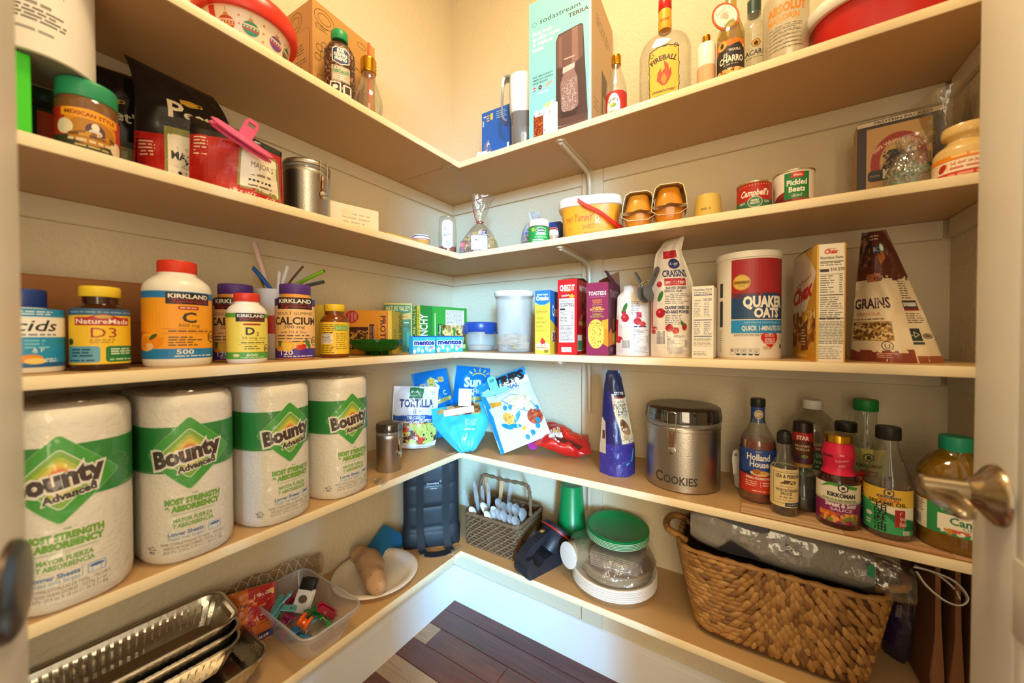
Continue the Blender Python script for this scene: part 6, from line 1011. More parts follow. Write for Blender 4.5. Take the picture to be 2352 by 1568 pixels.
# ================================================================ fourth shelf, left wall: paper towel packs
si = 3
def ovalmap(a, b, n):
    T = []; N = 160
    for i in range(N+1):
        t_ = PI*i/N-PI/2; c, s_ = math.sin(t_), math.cos(t_); q = 1/((abs(c)**n+abs(s_)**n)**(1/n)); T.append(V((a*q*c, -b*q*s_, 0)))
    cum = [0]
    for p, q in zip(T, T[1:]): cum.append(cum[-1]+(q-p).length)
    mid = cum[N//2]
    def f(u, v):
        s_ = min(max(u+mid, 0), cum[-1]-1e-6); lo = 0; hi = N
        while hi-lo > 1:
            m_ = (lo+hi)//2
            if cum[m_] <= s_: lo = m_
            else: hi = m_
        k = (s_-cum[lo])/(cum[hi]-cum[lo]); p = T[lo].lerp(T[hi], k); d = T[hi]-T[lo]; return V((p.x, p.y, v)), V((d.y, -d.x, 0))
    return f
TOWEL = mat('quilted_paper_towel', '#f3ecdf', .75, bump=.45, bscale=150, det=3, bdist=.004); GR = '#1d8a34'; WRAP = clear('towel_wrap', '#ffffff', .035, .02, '#ffffff', .12, .34, 1.0, 24)
def towel(y, x, lab, seed, ou=0):
    t = thing('paper_towel_pack', lab, 'paper towels', (x, y, SZ[3]), PI/2+.03*((seed*7) % 3-1), 'paper towel packs'); a, b, n, H = .0682, .1235, 2.9, .279; R = random.Random(seed)
    MB().lathe([(.93, .001), (.985, .008), (1, .02), (1, H-.02), (.985, H-.008), (.93, H-.001), (.5, H), (.01, H-.002)], 72, sx=a, sy=b, sq=n).build('towel_rolls', TOWEL, t)
    for yy in (-.062, .062): MB().lathe([(.021, H-.001), (.0215, H+.0006), (.019, H+.0006), (.0185, H-.010), (.001, H-.010)], 28, (0, yy, 0)).build('cardboard_core', mat('core_card', '#b59a78', .8), t)
    A = Art(ou, 0, .001); h = 279
    A.rect(-150-ou*1000, h*.545, 150-ou*1000, h*.825, '#f0ebe0').rect(-150-ou*1000, h*.55, 150-ou*1000, h*.82, GR)
    def dia(cx, cy, w, hh, r, c):
        P = []
        for qx, qy, a0 in ((1, 0, -45), (0, 1, 45), (-1, 0, 135), (0, -1, 225)):
            for k in range(5):
                an = math.radians(a0+90*k/4); P.append((cx+qx*(w-r*1.41)+r*math.cos(an)*1.0, cy+qy*(hh-r*1.41)+r*math.sin(an)*1.0))
        A.poly(P, c)
    cy = h*.655; dia(0, cy, 60, 62, 5, '#9ccf8a'); dia(0, cy, 59, 61, 5, '#3aa532'); dia(0, cy, 41, 43, 5, '#d6ead0'); dia(0, cy, 39, 41, 5, '#86b83c'); dia(0, cy, 31, 33, 5, '#b9c93e'); dia(0, cy, 24, 27, 6, '#ecd048'); dia(0, cy, 17, 20, 6, '#f2b03a'); A.ell(0, cy+2, 10, 13, '#ee7f2c')
    A.text('Bounty', 0, cy-13, 29, '#f6f0e4', w=100, bold=.11, rot=.20, shear=.08).text('Bounty', 0, cy-11.5, 26, '#3b2620', w=93, bold=.055, rot=.20, shear=.08).text('Advanced', 10, cy-27, 11, '#f6f0e4', w=56, bold=.10, rot=.20, shear=.12).text('Advanced', 10, cy-26, 10, '#3b2620', w=52, bold=.05, rot=.20, shear=.12)
    LG = '#6fae2e'; A.text('THE', 6, h*.405, 3, LG, bold=.02).text('MOST STRENGTH', 4, h*.36, 9, LG, w=74, bold=.07).text('& ABSORBENCY', 4, h*.317, 9, LG, w=74, bold=.07).rect(-24, h*.298, 34, h*.3005, LG).text('LA', 6, h*.285, 2.5, LG).text('MAYOR FUERZA', 4, h*.253, 6.5, LG, w=52, bold=.03).text('Y ABSORBENCIA', 4, h*.221, 6.5, LG, w=54, bold=.03)
    A.text('Longer Sheets', -6, h*.175, 6.2, '#4a78b8', w=46, bold=.03).text('Hojas m\u00e1s largas', -6, h*.15, 5.4, '#8fb0d4', w=46, bold=.01).rect(18.6, h*.15, 19.2, h*.2, '#8fb0d4').rrect(24, h*.15, 42, h*.20, 2, '#6f9ac8').rrect(24.8, h*.153, 41.2, h*.197, 1.6, '#eef0ee').ell(33, h*.185, 7.5, 2.2, '#3a6fb4').rect(28, h*.155, 28.6, h*.18, '#6f9ac8').rect(37, h*.155, 37.6, h*.18, '#6f9ac8')
    GY = '#9a8c7e'; A.text('PAPER TOWELS/TOALLAS DE PAPEL - 103 2-PLY', 4, h*.12, 4.6, GY, w=86, bold=.01).text('SHEETS/103 HOJAS DOBLES - TOTAL 5.1 m\u00b2', 4, h*.097, 4.6, GY, w=78, bold=.01).text('(55.8 FT\u00b2) - 27.9 cm X 18 cm (11 IN X 7.1 IN)', 4, h*.074, 4.6, GY, w=80, bold=.01)
    A.poly([(-60, h*.10), (-53, h*.125), (-46, h*.10)], '#5a4c42').poly([(-58, h*.103), (-53, h*.12), (-48, h*.103)], '#f0e9dc').poly([(-64, h*.115), (-60, h*.10), (-56, h*.125), (-60, h*.108)], '#5a4c42').text('FSC', -54, h*.078, 4, '#5a4c42', w=10, bold=.03)
    A.put('label', t, ovalmap(a, b, n), .006, None, lift=.0004)
    s_ = seed
    def wr(u, v):
        th = 2*PI*u; q = 1/((abs(math.cos(th))**n+abs(math.sin(th))**n)**(1/n)); z = .001+v*(H+.006); nn = noise.noise(V((math.cos(th)*2.2, math.sin(th)*2.2, z*12+s_*4))); e = 1.012+.012*abs(nn)+.02*max(0, .06-v)*8*abs(nn); e *= 1 if v < .96 else 1-(v-.96)*1.6; return (a*q*math.cos(th)*e, b*q*math.sin(th)*e, z+.004*nn*(v > .9))
    b_ = MB(); b_.grid(wr, 72, 24, True); b_.grid(lambda u, v: (a*.9*(u*2-1), b*.93*(v*2-1), H+.0055+.005*noise.noise(V((u*5, v*7, s_*3)))), 14, 18); b_.build('plastic_wrap', WRAP, t, smooth=70); return t
for i, (y, lab) in enumerate(((-1.0745, 'paper towel pack nearest the left door'), (-.9335, 'paper towel pack, second from the left door'), (-.7925, 'paper towel pack, second from the steel canister'), (-.6475, 'paper towel pack right beside the small steel canister'))): towel(y, .1385, lab, i+2, (-.020, -.014, .002, -.006)[i])
# crumbs of torn wrap at the shelf edge
P = az(872, 1108, SZ[3]); t = thing('plastic_scrap', 'torn scrap of clear wrap on the shelf edge by the last towel pack', 'wrapper', (P.x, P.y, SZ[3]+.001), 0); MB().grid(lambda u, v: ((u-.5)*.05, (v-.5)*.03-.3*(u-.5)*.03, .004+.004*math.sin(u*9+v*5)), 12, 6).build('scrap', FILM, t, fix=False)
P = PL(892, .188, si); H = hz(P, 968)-SZ[si]; canister(P, yaw(P, 0), .0345, H, 'small brushed steel canister with clear lid beside the paper towels', lidh=.24, clear_lid=True, a0=.95)
# tortilla strips
P = az(950, 1027, SZ[si]); t = thing('tortilla_bag', 'white and blue tortilla strips bag with salad picture', 'bag', (P.x, P.y, SZ[si]), 0); t.rotation_euler = (-.14, .06, yaw(P, 2)); W, H = .150, .205
po = Pouch(W, H, .055, wf=lambda q: 1-.10*(q < .12)*(1-q/.12), tf=lambda q: (1-q)**.6, wr=.005, ws=26, seed=2, pw=2); po.build('pouch', mat('white_bag_film', '#dfe0e4', .32, bump=.15, bscale=40), t); A = Art(0, 0, W/100); h = H/W*100
A.rect(-50, h*.02, 50, h, '#e3e5ea').text('TORTILLA', 2, h*.66, 17, '#27386e', w=76, bold=.04).text('STRIPS', 2, h*.555, 9, '#4a62a0', w=28, bold=.02).rect(-48, h*.45, 49, h*.53, '#2b5ab0').text('TRI-COLOR', 2, h*.465, 6.5, '#d8e4f4', w=42, bold=.03).rect(-48, h*.405, 49, h*.45, '#1c3a7c').lines(-40, h*.41, 46, h*.44, 1, '#b8c8e4', 4, .6, .05).poly([(-16, h*.80), (14, h*.80), (18, h*.97), (8, h*.97), (4, h), (-4, h*.985), (-14, h*.98)], '#2f7a4c').text('Fresh', 0, h*.89, 6, '#e6efe4', w=18).text('Gourmet', 0, h*.835, 6, '#e6efe4', w=22).lines(34, h*.86, 46, h*.94, 3, '#8a94a8', 5, .4, .2)
A.poly([(-49, h*.405), (-30, h*.42), (-18, h*.05), (-49, h*.05)], '#c89a54').rect(-24, h*.02, 50, h*.405, '#3f6a2c').blobs(-26, h*.07, 48, h*.40, 230, 7, ('#5f9a34', '#8cc048', '#a8301f', '#2f5a24', '#e6d9a8', '#d84a2c', '#4a2c3e', '#c8d870'), 6, 6, 2.4).poly([(-30, h*.02), (50, h*.03), (50, h*.12), (20, h*.055), (-24, h*.09)], '#e6eaf0').lines(-48, h*.06, -30, h*.14, 2, '#6a4a24', 5, .4, .2).put('print', t, po.front, .006, .008, GLOSSY)
# ================================================================ fourth shelf, corner and back wall: chip bags
def chip(name, lab, u, v, rot, W, H, T, col, seed, wf=None, tf=None, wr=.009, zoff=0, deform=None, pt=None, rough=.24):
    P = pt or az(u, v, SZ[3]); t = thing(name, lab, 'bag', (P.x, P.y, SZ[3]+zoff), 0); y0 = yaw(P, rot[2]); t.rotation_euler = (rot[0], rot[1], y0)
    po = Pouch(W, H, T, wf=wf, tf=tf or (lambda q: math.sin(PI*min(.985, .03+q*.95))**.6), wr=wr, ws=20, seed=seed, deform=deform); po.build('bag', mat('film_'+col.strip('#'), col, rough, coat=.2, bump=.25, bscale=30), t); rest(t, SZ[3]+.0008); return t, po
def jag(A, W, h, v, c):
    n = 26; P = [(-W/2, h*v-1), (W/2, h*v-1)]; P += [(W/2-W*i/n, h*v+(2 if i % 2 else 0)) for i in range(n+1)]; A.poly(P, c)
SB = '#1173bd'
for q, (u, v, rot, lab, pt) in enumerate(((1018, 1000, (-.22, -.14, 14), 'bright blue whole grain chip bag leaning in the corner, left of the pair', ay(1014, 900, -.185)), (1066, 1000, (-.20, .10, -4), 'bright blue chip bag in the corner, right of the pair, sun drawn above its name', ay(1071, 900, -.098)))):
    t, po = chip('chip_bag', lab, u, v, rot, .132, .255 if q else .245, .062, SB, 4+q, pt=pt, zoff=.002); t['group'] = 'blue whole grain chip bags'; A = Art(0, 0, .00132); h = (.255 if q else .245)/.00132
    A.text('Sun' if q else 'S', 4 if q else 10, h*.70, 26, '#e3edf4', w=50 if q else 18, bold=.05, rot=.12, shear=.1).text('CHIPS' if q else 'C.', 18 if q else 30, h*.60, 13, '#e3edf4', w=44 if q else 12, bold=.02, rot=.12).poly([(-2, h*.48), (46, h*.52), (46, h*.575), (-2, h*.535)], '#d9b84a').text('WHOLE' if q else '100%', 24, h*.51, 7, '#3a4a5c', w=26, rot=.08).lines(2, h*.25, 40, h*.33, 3, '#9cc8e8', 5, .4, .3)
    if q:
        A.ring(20, h*.855, 20, 11, 3, '#e0b83c', 24, 10, 175)
        for an in (35, 62, 90, 120, 150): A.ell(20+29*math.cos(math.radians(an)), h*.855+20*math.sin(math.radians(an)), 6, 2, '#e0b83c', 12, math.radians(an))
    else: A.poly([(-14, h*.86), (-2, h*.90), (8, h*.86), (6, h*.76), (-6, h*.73), (-14, h*.78)], '#d9c25a').lines(-10, h*.77, 4, h*.86, 3, '#7a6a2c', 4, .4, .3).rect(-34, h*.72, -20, h*.82, '#c8b48c').ell(-27, h*.78, 4, 3.4, '#3a3a3c').rect(18, h*.80, 34, h*.88, '#c8a45c').ell(24, h*.84, 3, 3, '#4a3a2c')
    A.put('print', t, po.front, .007, .009, GLOSSY)
# pale blue popcorn bag with white clips
CY = '#3fb6d9'; t, po = chip('popcorn_bag', 'pale turquoise popcorn bag pinched by a white clip bar, before the blue bags', 1074, 1042, (-.62, -.12, 4), .200, .165, .06, CY, 9, wf=lambda q: .22+.78*min(1, q*1.5)**.8, tf=lambda q: math.sin(PI*min(.97, .05+q*.92))**.7, wr=.011); A = Art(0, 0, .00185)
A.blobs(-26, 62, 34, 88, 36, 7, ('#a8703a', '#c8924c', '#7a4424', '#e0b878'), 4).blobs(-44, 74, -26, 86, 5, 6, ('#d9a45a', '#c88a3e'), 7).rect(2, 40, 30, 54, CY).text('KETTLE CORN', 16, 47, 5, '#d8f0f6', w=24).text('POPCORN', 16, 40, 5, '#d8f0f6', w=24).lines(-2, 30, 30, 36, 1, '#b0e0ee', 5, .5, .2).put('print', t, po.front, .007, .009, GLOSSY)
WC = pl('#f1f1f3', .3)
def barclip(name, lab, P, rot, L, w, col):
    t = thing(name, lab, 'clip', P, 0); t.rotation_euler = rot
    for s in (-1, 1):
        MB().rbox((0, s*.004, 0), (L, .004, w), .0018, 2).build('bar', col, t)
    MB().lathe([(.0045, -.0075), (.0045, .0075)], 14).xf(Matrix.Translation((L*.46, 0, 0)) @ Matrix.Rotation(PI/2, 4, 'X')).build('hinge', col, t); return t
p = ay(1054, 944, -.262); barclip('bag_clip', 'white flat clip bar across the top of the turquoise popcorn bag', p, (-.3, -.12, yaw(p, 6)), .098, .020, WC)
p = ay(1068, 912, -.235); t = thing('bag_clip', 'upright white clip with two overlapping tabs above the popcorn bag', 'clip', p, 0); t.rotation_euler = (-.15, .06, yaw(p, 4))
for q, (dx, dy) in enumerate(((-.006, .004), (.006, -.004))): MB().rbox((dx, dy, 0), (.030, .0035, .056), .0016, 2).build('tab', WC, t); MB().lathe([(.0042, -.0026), (.0042, .0026)], 14, sx=1).xf(Matrix.Translation((dx, dy-.0006, .016)) @ Matrix.Rotation(PI/2, 4, 'X')).build('hinge_eye', pl('#9fb4d8', .3), t)
# white and blue strips bag with turquoise clip
t, po = chip('tortilla_chip_bag', 'white and blue tortilla chip bag with window, tilted, turquoise clip on top', 1208, 1046, (-.30, -.40, -2), .172, .236, .066, '#d4d5d6', 12, wr=.008); A = Art(0, 0, .00172); h = .236/.00172; BL = '#1c8ac4'
A.rect(-50, h*.80, 50, h, BL).rect(-50, h*.80, 50, h*.885, '#efefee').text('STRIPS', 8, h*.845, 17, '#2a2628', w=74, bold=.07, shear=.15).poly([(-50, h*.6), (-36, h*.62), (-42, h*.86), (-50, h*.9)], BL).poly([(-50, 0), (-42, 0), (-38, h*.5), (-44, h*.66), (-50, h*.66)], BL).text('ORIGINAL', 2, h*.755, 8.5, '#3a6a9c', w=54, bold=.04).text('RESTAURANT STYLE', 2, h*.715, 4, '#5a7a9c', w=50).poly([(-38, h*.70), (-22, h*.66), (-12, h*.64), (-16, h*.59), (-34, h*.61)], '#e09a34')
A.poly([(-14, h*.66), (8, h*.69), (34, h*.60), (48, h*.34), (38, h*.33), (4, h*.50)], '#5a9acc').poly([(-11, h*.655), (8, h*.68), (33, h*.59), (46, h*.345), (39, h*.34), (4, h*.515)], '#d8c8a4').blobs(0, h*.47, 38, h*.64, 30, 8, ('#e6dcc0', '#cdb98e', '#f0e8d4', '#d8c49c'), 5, 5).ell(36, h*.30, 14, 15, '#a8452c').blobs(24, h*.23, 48, h*.36, 20, 3, ('#8a2c1c', '#c8643a'), 6)
A.ell(-8, h*.37, 9, 17, '#e0b050', rot=.6).blobs(-16, h*.31, 0, h*.43, 24, 2, ('#f0d084', '#c8903a'), 6); [A.ell(x, h*y, 4, 12, BL, rot=r) for x, y, r in ((6, .37, -.7), (-4, .27, 1.2), (-18, .30, .9))]
for x, y in ((-10, .54), (0, .52), (34, .17), (38, .24), (44, .40), (22, .11), (10, .08)): A.ell(x, h*y, 4, 5, BL)
A.ell(10, h*.20, 4, 4, '#d9a83c').rect(18, h*.05, 19, h*.16, BL).put('print', t, po.front, .007, .009, GLOSSY)
TQ = pl('#6cc6c8', .35); p = ay(1137, 898, -.215); clampish = longclip('bag_clip', 'turquoise long-jawed clip on the white and blue chip bag', p, (-.30, -.30, yaw(p, 0)), .090, TQ, None, .026, .045)
# red bag lying on its side with a magenta clip
P = az(1286, 1048, SZ[3]); t = thing('candy_bag', 'crumpled bright red foil snack bag lying on the shelf', 'bag', (P.x, P.y+.025, SZ[3]+.028), 0); t.rotation_euler = (-1.22, .10, yaw(P, -2))
po = Pouch(.175, .105, .062, wf=lambda q: 1-.12*q, tf=lambda q: math.sin(PI*min(.96, .06+q*.9))**.55, wr=.013, ws=24, seed=21, deform=lambda x, y, z: (x, y+.010*math.sin(x*38), z-.052-.012*math.sin(x*30)*(z > .05))); po.build('bag', mat('red_foil_film', '#c8201c', .2, coat=.3, bump=.35, bscale=36), t); A = Art(0, 0, .00175); A.poly([(-30, 26), (-10, 30), (0, 14), (-8, 4), (-26, 10)], '#e6ddd8').poly([(-22, 8), (30, 4), (36, 12), (0, 16)], '#5a2418').ell(14, 34, 22, 14, '#d8381f').ell(-14, 24, 7, 5, '#c8a05a').put('print', t, po.front, .007, .009, GLOSSY); rest(t, SZ[3]+.0008)
p = az(1216, 1020, SZ[3]+.022); MG = pl('#b0308c', .35); clampclip('bag_clip', 'magenta clip on the left end of the red foil snack bag', (p.x, p.y, SZ[3]+.028), yaw(p, -20), 0, .036, .030, .046, MG, None, None, -1.35, .008)
p = az(1270, 1003, SZ[3]+.05); t = thing('wooden_clip', 'slim tan wooden clip lying across the red foil snack bag', 'clip', (p.x, p.y, SZ[3]+.056), 0); t.rotation_euler = (.1, -.35, yaw(p, 0)-.25); MB().rbox((0, 0, 0), (.105, .009, .006), .002, 2).build('upper_arm', wood('birch', '#b98a54', '#cda06a', '#dcb884'), t); MB().rbox((-.004, .004, -.008), (.105, .009, .006), .002, 2).build('lower_arm', MC['birch'], t)
# chocolate graham bites pouch
P = PR(1418, .165, si); H = hz(P, 850)-SZ[si]; t = thing('chocolate_pouch', 'dark purple starry chocolate bites pouch with cream panel, standing upright', 'bag', P, yaw(P, 8)); W = .094
po = Pouch(W, H, .075, wf=lambda q: 1, tf=lambda q: (1-q)**.5, wr=.005, ws=24, seed=7, deform=lambda x, y, z: (x*(1-.58*max(0, z/H-.25)/.75)-.018*max(0, z/H-.3), y, z)); po.build('pouch', mat('night_purple_film', '#2a2458', .3, bump=.2, bscale=36), t); A = Art(0, 0, W/100); h = H/W*100
A.rect(-50, h*.80, 50, h, '#24243a').rect(-50, 0, 50, h*.30, '#3a3180').poly([(-18, h*.78), (50, h*.78), (50, h*.30), (8, h*.30), (4, h*.45), (-12, h*.62)], '#6a5a8a').poly([(-16, h*.775), (50, h*.775), (50, h*.31), (11, h*.31), (7, h*.45), (-9, h*.62)], '#e3cfa4').rect(-4, h*.745, 50, h*.80, '#1c1a24').text('KIRKLAND', 20, h*.77, 8, '#efe6d8', w=44, bold=.02).rect(-2, h*.735, 48, h*.75, '#8a2c26').text('CARAMEL', 20, h*.69, 8, '#7a5a3c', w=44).rect(-8, h*.675, 48, h*.68, '#5a4430').text("S'MORES", 20, h*.60, 24, '#3a2a22', w=62).rect(0, h*.585, 48, h*.59, '#5a4430').text('CLUSTERS', 24, h*.555, 7, '#7a5a3c', w=40)
A.ell(26, h*.46, 14, 22, '#8a5a34', rot=.4).ell(20, h*.50, 9, 12, '#6a3c20').ell(32, h*.42, 12, 12, '#a5744a').ell(26, h*.37, 9, 8, '#c8a06a').text('MILK CHOCOLATE', 30, h*.335, 5, '#5a4430', w=40); R6 = random.Random(3)
for _ in range(70): A.ell(R6.uniform(-48, 46), R6.uniform(h*.04, h*.62), .8, .8, '#b8b4e0', 5)
A.rect(46, h*.05, 50, h*.30, '#1c2440').poly([(22, h*.10), (40, h*.13), (46, h*.25), (43, h*.25), (37, h*.145), (22, h*.12)], '#3fb0b8').poly([(-50, h*.20), (-34, h*.20), (-38, h*.50), (-50, h*.55)], '#cdb592').rect(-46, h*.34, -38, h*.42, '#6a3430').put('print', t, po.front, .006, .008, GLOSSY)
# cookie canister
P = PR(1568, .135, si); H = hz(P, 926)-SZ[si]; k = H/194; A = Art(0, 0, k); A.text('C', -63, 20, 24, '#3a332c', w=20, bold=.02, al='l').text('OOKIES', -41, 20, 18, '#3a332c', w=74, bold=.02, al='l')
for u in (5, 12, 33, 40, 55): A.rect(u-40, 20, u-36, 21.2, '#3a332c')
canister(P, yaw(P, 0), .0875, H, 'large brushed steel cookie canister with dark see-through lid', lidh=.22, art=A, clear_lid=True, a0=-.25)
# ================================================================ sauces on the wood patterned liner
t = thing('shelf_liner', 'wood plank patterned shelf liner under the sauce bottles', 'liner', (0, 0, SZ[si]+.0006), 0); MB().box((1.2225, -.130, 0), (.374, .256, .001)).build('sheet', mat('liner_vinyl', '#9a6a40', .4), t, smooth=0)
A = Art(0, 0, 1); R7 = random.Random(8)
for i in range(9):
    x = 1.036
    while x < 1.408:
        l = min(R7.uniform(.08, .2), 1.409-x); c = R7.choice(('#c8956a', '#b3805a', '#d8ac80', '#bd8a60', '#a06e48', '#dcb890')); A.rect(x+.0006, -.0285*(i+1)+.0006, x+l-.0006, -.0285*i-.0006, c)
        for _ in range(3): yy = -.0285*i-R7.uniform(.004, .025); A.rect(x+.002, yy, x+l-.004, yy+.0012, R7.choice(('#8a5c3c', '#e0c09c', '#a87850')))
        x += l
A.put('plank_print', t, flat((0, 0, .0006), (1, 0, 0), (0, 1, 0)), None); ZL = V((0, 0, .0014))
def bottle(name, lab, px, d, vt, R, prof, m, fill=None, fillm=None, off=0, pt=None, cat='bottle', sq=0):
    """prof: (radius as a share of R, height as a share of H)"""
    P = (pt if pt else PR(px, d, 3))+ZL; H = hz(P, vt)-P.z; t = thing(name, lab, cat, P, yaw(P, off)); pr = [(r*R, z*H) for r, z in prof]; MB().lathe(pr, 48, sq=sq).build('bottle', m, t)
    if fill: MB().lathe([(r*R*.955, max(.002, z*H)) for r, z in prof if z <= fill]+[(profr(prof)(fill)*R*.94, fill*H), (.001, fill*H)], 48, sq=sq).build('contents', fillm, t)
    return t, H, pr
def sm(*p, n=4): return smoothp(list(p), n)
DRK = mat('dark_soy', '#1d0e08', .15, coat=.3); BK = pl('#1d1b1b', .4)
t, H, pr = bottle('wine_bottle', 'red cooking wine bottle with blue and red label and black cap', 1742, .155, 914, .0355, [(.9, 0), (1, .02), (1, .52)]+sm((1, .52), (.96, .60), (.62, .70), (.42, .78), (.37, .86))+[(.37, .93)], GLASS, .60, mat('marsala', '#9a3c16', .12, trans=.35, coat=.3)); capm(t, .0148, H*.92, H, BK, 26)
MB().lathe([(.0150, H*.765), (.0137, H*.80), (.0135, H*.925)], 32).build('neck_label', pl('#2c4a8c', .4), t); A = Art(0, 0, .001); h = H*1000; w = PI*35.5; A.rect(-w, h*.10, w, h*.52, '#2c4a94').rect(-w, h*.10, w, h*.30, '#c8361f').poly([(-w, h*.27), (0, h*.31), (w, h*.27), (w, h*.33), (-w, h*.33)], '#2c4a94').text('Holland', 2, h*.42, 14, '#f0ebe0', w=46, bold=.03).text('House', 4, h*.355, 13, '#f0ebe0', w=38, bold=.03).ell(6, h*.295, 20, 6, '#e6c080').ell(0, h*.31, 9, 6, '#a8602c').ell(12, h*.305, 7, 4, '#d8983c').rect(20, h*.29, 40, h*.305, '#c8b8a4').text('MARSALA COOKING WINE', 2, h*.235, 5, '#f3e4d4', w=50, bold=.04).lines(-24, h*.16, 0, h*.22, 3, '#f0cdb8', 4, .4, .2).rect(6, h*.16, 6.5, h*.22, '#f0cdb8').lines(10, h*.17, 26, h*.22, 2, '#f0cdb8', 5, .4, .2).text('SELECT', 2, h*.495, 3, '#d8d4e0', w=12).lines(-10, h*.115, 20, h*.13, 1, '#e8c0a8', 6, .6, .1).put('label', t, cyl(.0355), .004)
A = Art(0, 0, .001); A.ell(2, h*.85, 9, 10, '#d8c49c').ell(2, h*.85, 7.5, 8.5, '#b0905c').lines(-4, h*.83, 8, h*.87, 3, '#efe4c8', 4, .5, .1).put('seal_print', t, cyl(.0142), .003, lift=.0008)
P = PR(1698, .105, si)+ZL; t = thing('scoop', 'white plastic scoop handle poking out behind the red cooking wine', 'scoop', P, yaw(P, 8)); WPL = pl('#efece6', .35); b = MB(); b.prism([(-.011, .03), (.004, .03), (.009, .06), (.004, .088), (-.004, .094), (-.012, .088), (-.014, .07)], -.003, .003, 'y'); b.build('handle', WPL, t, smooth=30); MB().lathe([(.0035, -.0034), (.0035, .0034)], 14).xf(Matrix.Translation((-.006, 0, .080)) @ Matrix.Rotation(PI/2, 4, 'X')).build('eyelet', pl('#8f8578', .5), t); MB().lathe([(.018, 0), (.02, .003), (.023, .034), (.0215, .034), (.018, .004), (.002, .003)], 32, (.012, .004, 0)).build('cup', WPL, t)
t, H, pr = bottle('sauce_bottle', 'small cream labelled Worcestershire bottle with black cap', 1804, .205, 986, .0245, [(.92, 0), (1, .02), (1, .48)]+sm((1, .48), (.92, .56), (.52, .70), (.46, .80))+[(.46, .88)], GLASS, .55, DRK); capm(t, .0138, H*.84, H*.96, BK, 22); MB().lathe([(.011, H*.95), (.0105, H*.985), (.004, H)], 24).build('nozzle', BK, t)
A = Art(0, 0, .001); h = H*1000; w = PI*24.5; A.rect(-w, h*.11, w, h*.56, '#e6cf94').rect(-20, h*.15, 26, h*.155, '#3a2a1c').rect(-20, h*.515, 26, h*.52, '#3a2a1c').rect(-20.5, h*.15, -19.7, h*.52, '#3a2a1c').text('ALL NATURAL', 6, h*.53, 2.6, '#5a4428', w=26).text('LEA & PERRINS', 8, h*.455, 7.5, '#3a2418', w=46, bold=.03).blobs(-6, h*.385, 22, h*.43, 24, 2.5, ('#3a2a1c', '#6a4a2c'), 3).text('The Original', 4, h*.345, 4, '#8a4a24', w=24, shear=.25).text('WORCESTERSHIRE', 6, h*.295, 5.5, '#4a2a18', w=42, bold=.03).text('SAUCE', 4, h*.255, 5.5, '#4a2a18', w=20, bold=.03).lines(-8, h*.215, 18, h*.24, 1, '#8a6a44', 4, .6, .1).text('5 FL OZ (148 mL)', 4, h*.185, 3.4, '#5a4028', w=30).poly([(2, h*.12), (40, h*.115), (40, h*.17), (2, h*.165)], '#24365c').text('Lea & Perrins', 18, h*.135, 4, '#d8c890', w=24, shear=.3).put('label', t, cyl(.0245), .003)
t, H, pr = bottle('vinegar_bottle', 'black necked balsamic vinegar bottle behind the Worcestershire bottle', 1846, .150, 966, .036, [(.8, 0), (.96, .03), (1, .14), (.9, .28)]+sm((.9, .28), (.66, .38), (.48, .44), (.46, .50))+[(.46, .97)], GLASS, .16, DRK); MB().lathe([(.0182, H*.48), (.0182, H*.93), (.0176, H*.99), (.015, H), (.002, H)], 36).build('neck_sleeve', pl('#2a1c18', .35), t)
A = Art(0, 0, .001); h = H*1000; w = PI*18; A.rect(-w, h*.48, w, h*.78, '#5a2a18').poly([(-w, h*.76), (0, h*.79), (w, h*.76), (w, h*.88), (-w, h*.88)], '#b8261c').text('STAR', 0, h*.80, 8, '#f3e6d4', w=22, bold=.04).text('BALSAMIC', 0, h*.715, 5, '#e6c890', w=28, bold=.01).text('VINEGAR', 0, h*.675, 5, '#e6c890', w=26, bold=.01).ell(-4, h*.58, 9, 7, '#3a1c3a').ell(6, h*.57, 7, 6, '#5a2a4a').ell(4, h*.61, 6, 4, '#7a8a3a').rect(-w, h*.48, w, h*.52, '#a8843c').put('label', t, cyl(.0182), .003, lift=.0005)
t, H, pr = bottle('vinegar_bottle', 'large clear white vinegar bottle with white cap and green label', 1868, .068, 917, .047, [(.9, 0), (.99, .02), (1, .06), (1, .62)]+sm((1, .62), (.96, .72), (.70, .83), (.42, .89), (.36, .91))+[(.36, .94)], clear('ribbed_pet', '#f0efe8', .07, .04, '#ffffff', .08, .45), .5, clear('thin_vinegar', '#eeeae0', .02, .04, '#e6e0d0', .1, .1)); capm(t, .0185, H*.91, H, pl('#efece6', .4), 34)
A = Art(0, 0, .001); h = H*1000; w = PI*47; A.rect(-50, h*.24, 70, h*.56, '#4a7a4c').rect(-20, h*.56, 70, h*.60, '#c8b48c').rect(0, h*.515, 32, h*.565, '#b8281f').text('WinCo', 16, h*.528, 6, '#f0e4d8', w=22, bold=.03).text('White Distilled', 8, h*.455, 9, '#e6e8da', w=60, bold=.02).text('Vinegar', 16, h*.395, 9, '#e6e8da', w=34, bold=.02).lines(6, h*.35, 36, h*.38, 1, '#c8d4b8', 4, .6, .1).blobs(-10, h*.25, 50, h*.33, 40, 5, ('#dfe6c8', '#7a9a5a', '#f0eedc'), 5).put('label', t, cyl(.047), .004)
t, H, pr = bottle('soy_bottle', 'soy sauce bottle with black cap and red yellow label, behind the pink necked bottle', 1945, .130, 968, .0385, [(.92, 0), (1, .02), (1, .42)]+sm((1, .42), (.92, .54), (.55, .76), (.42, .88))+[(.42, .93)], GLASS, .40, mat('amber_soy', '#5a2208', .12, coat=.3)); capm(t, .0185, H*.90, H, BK, 30)
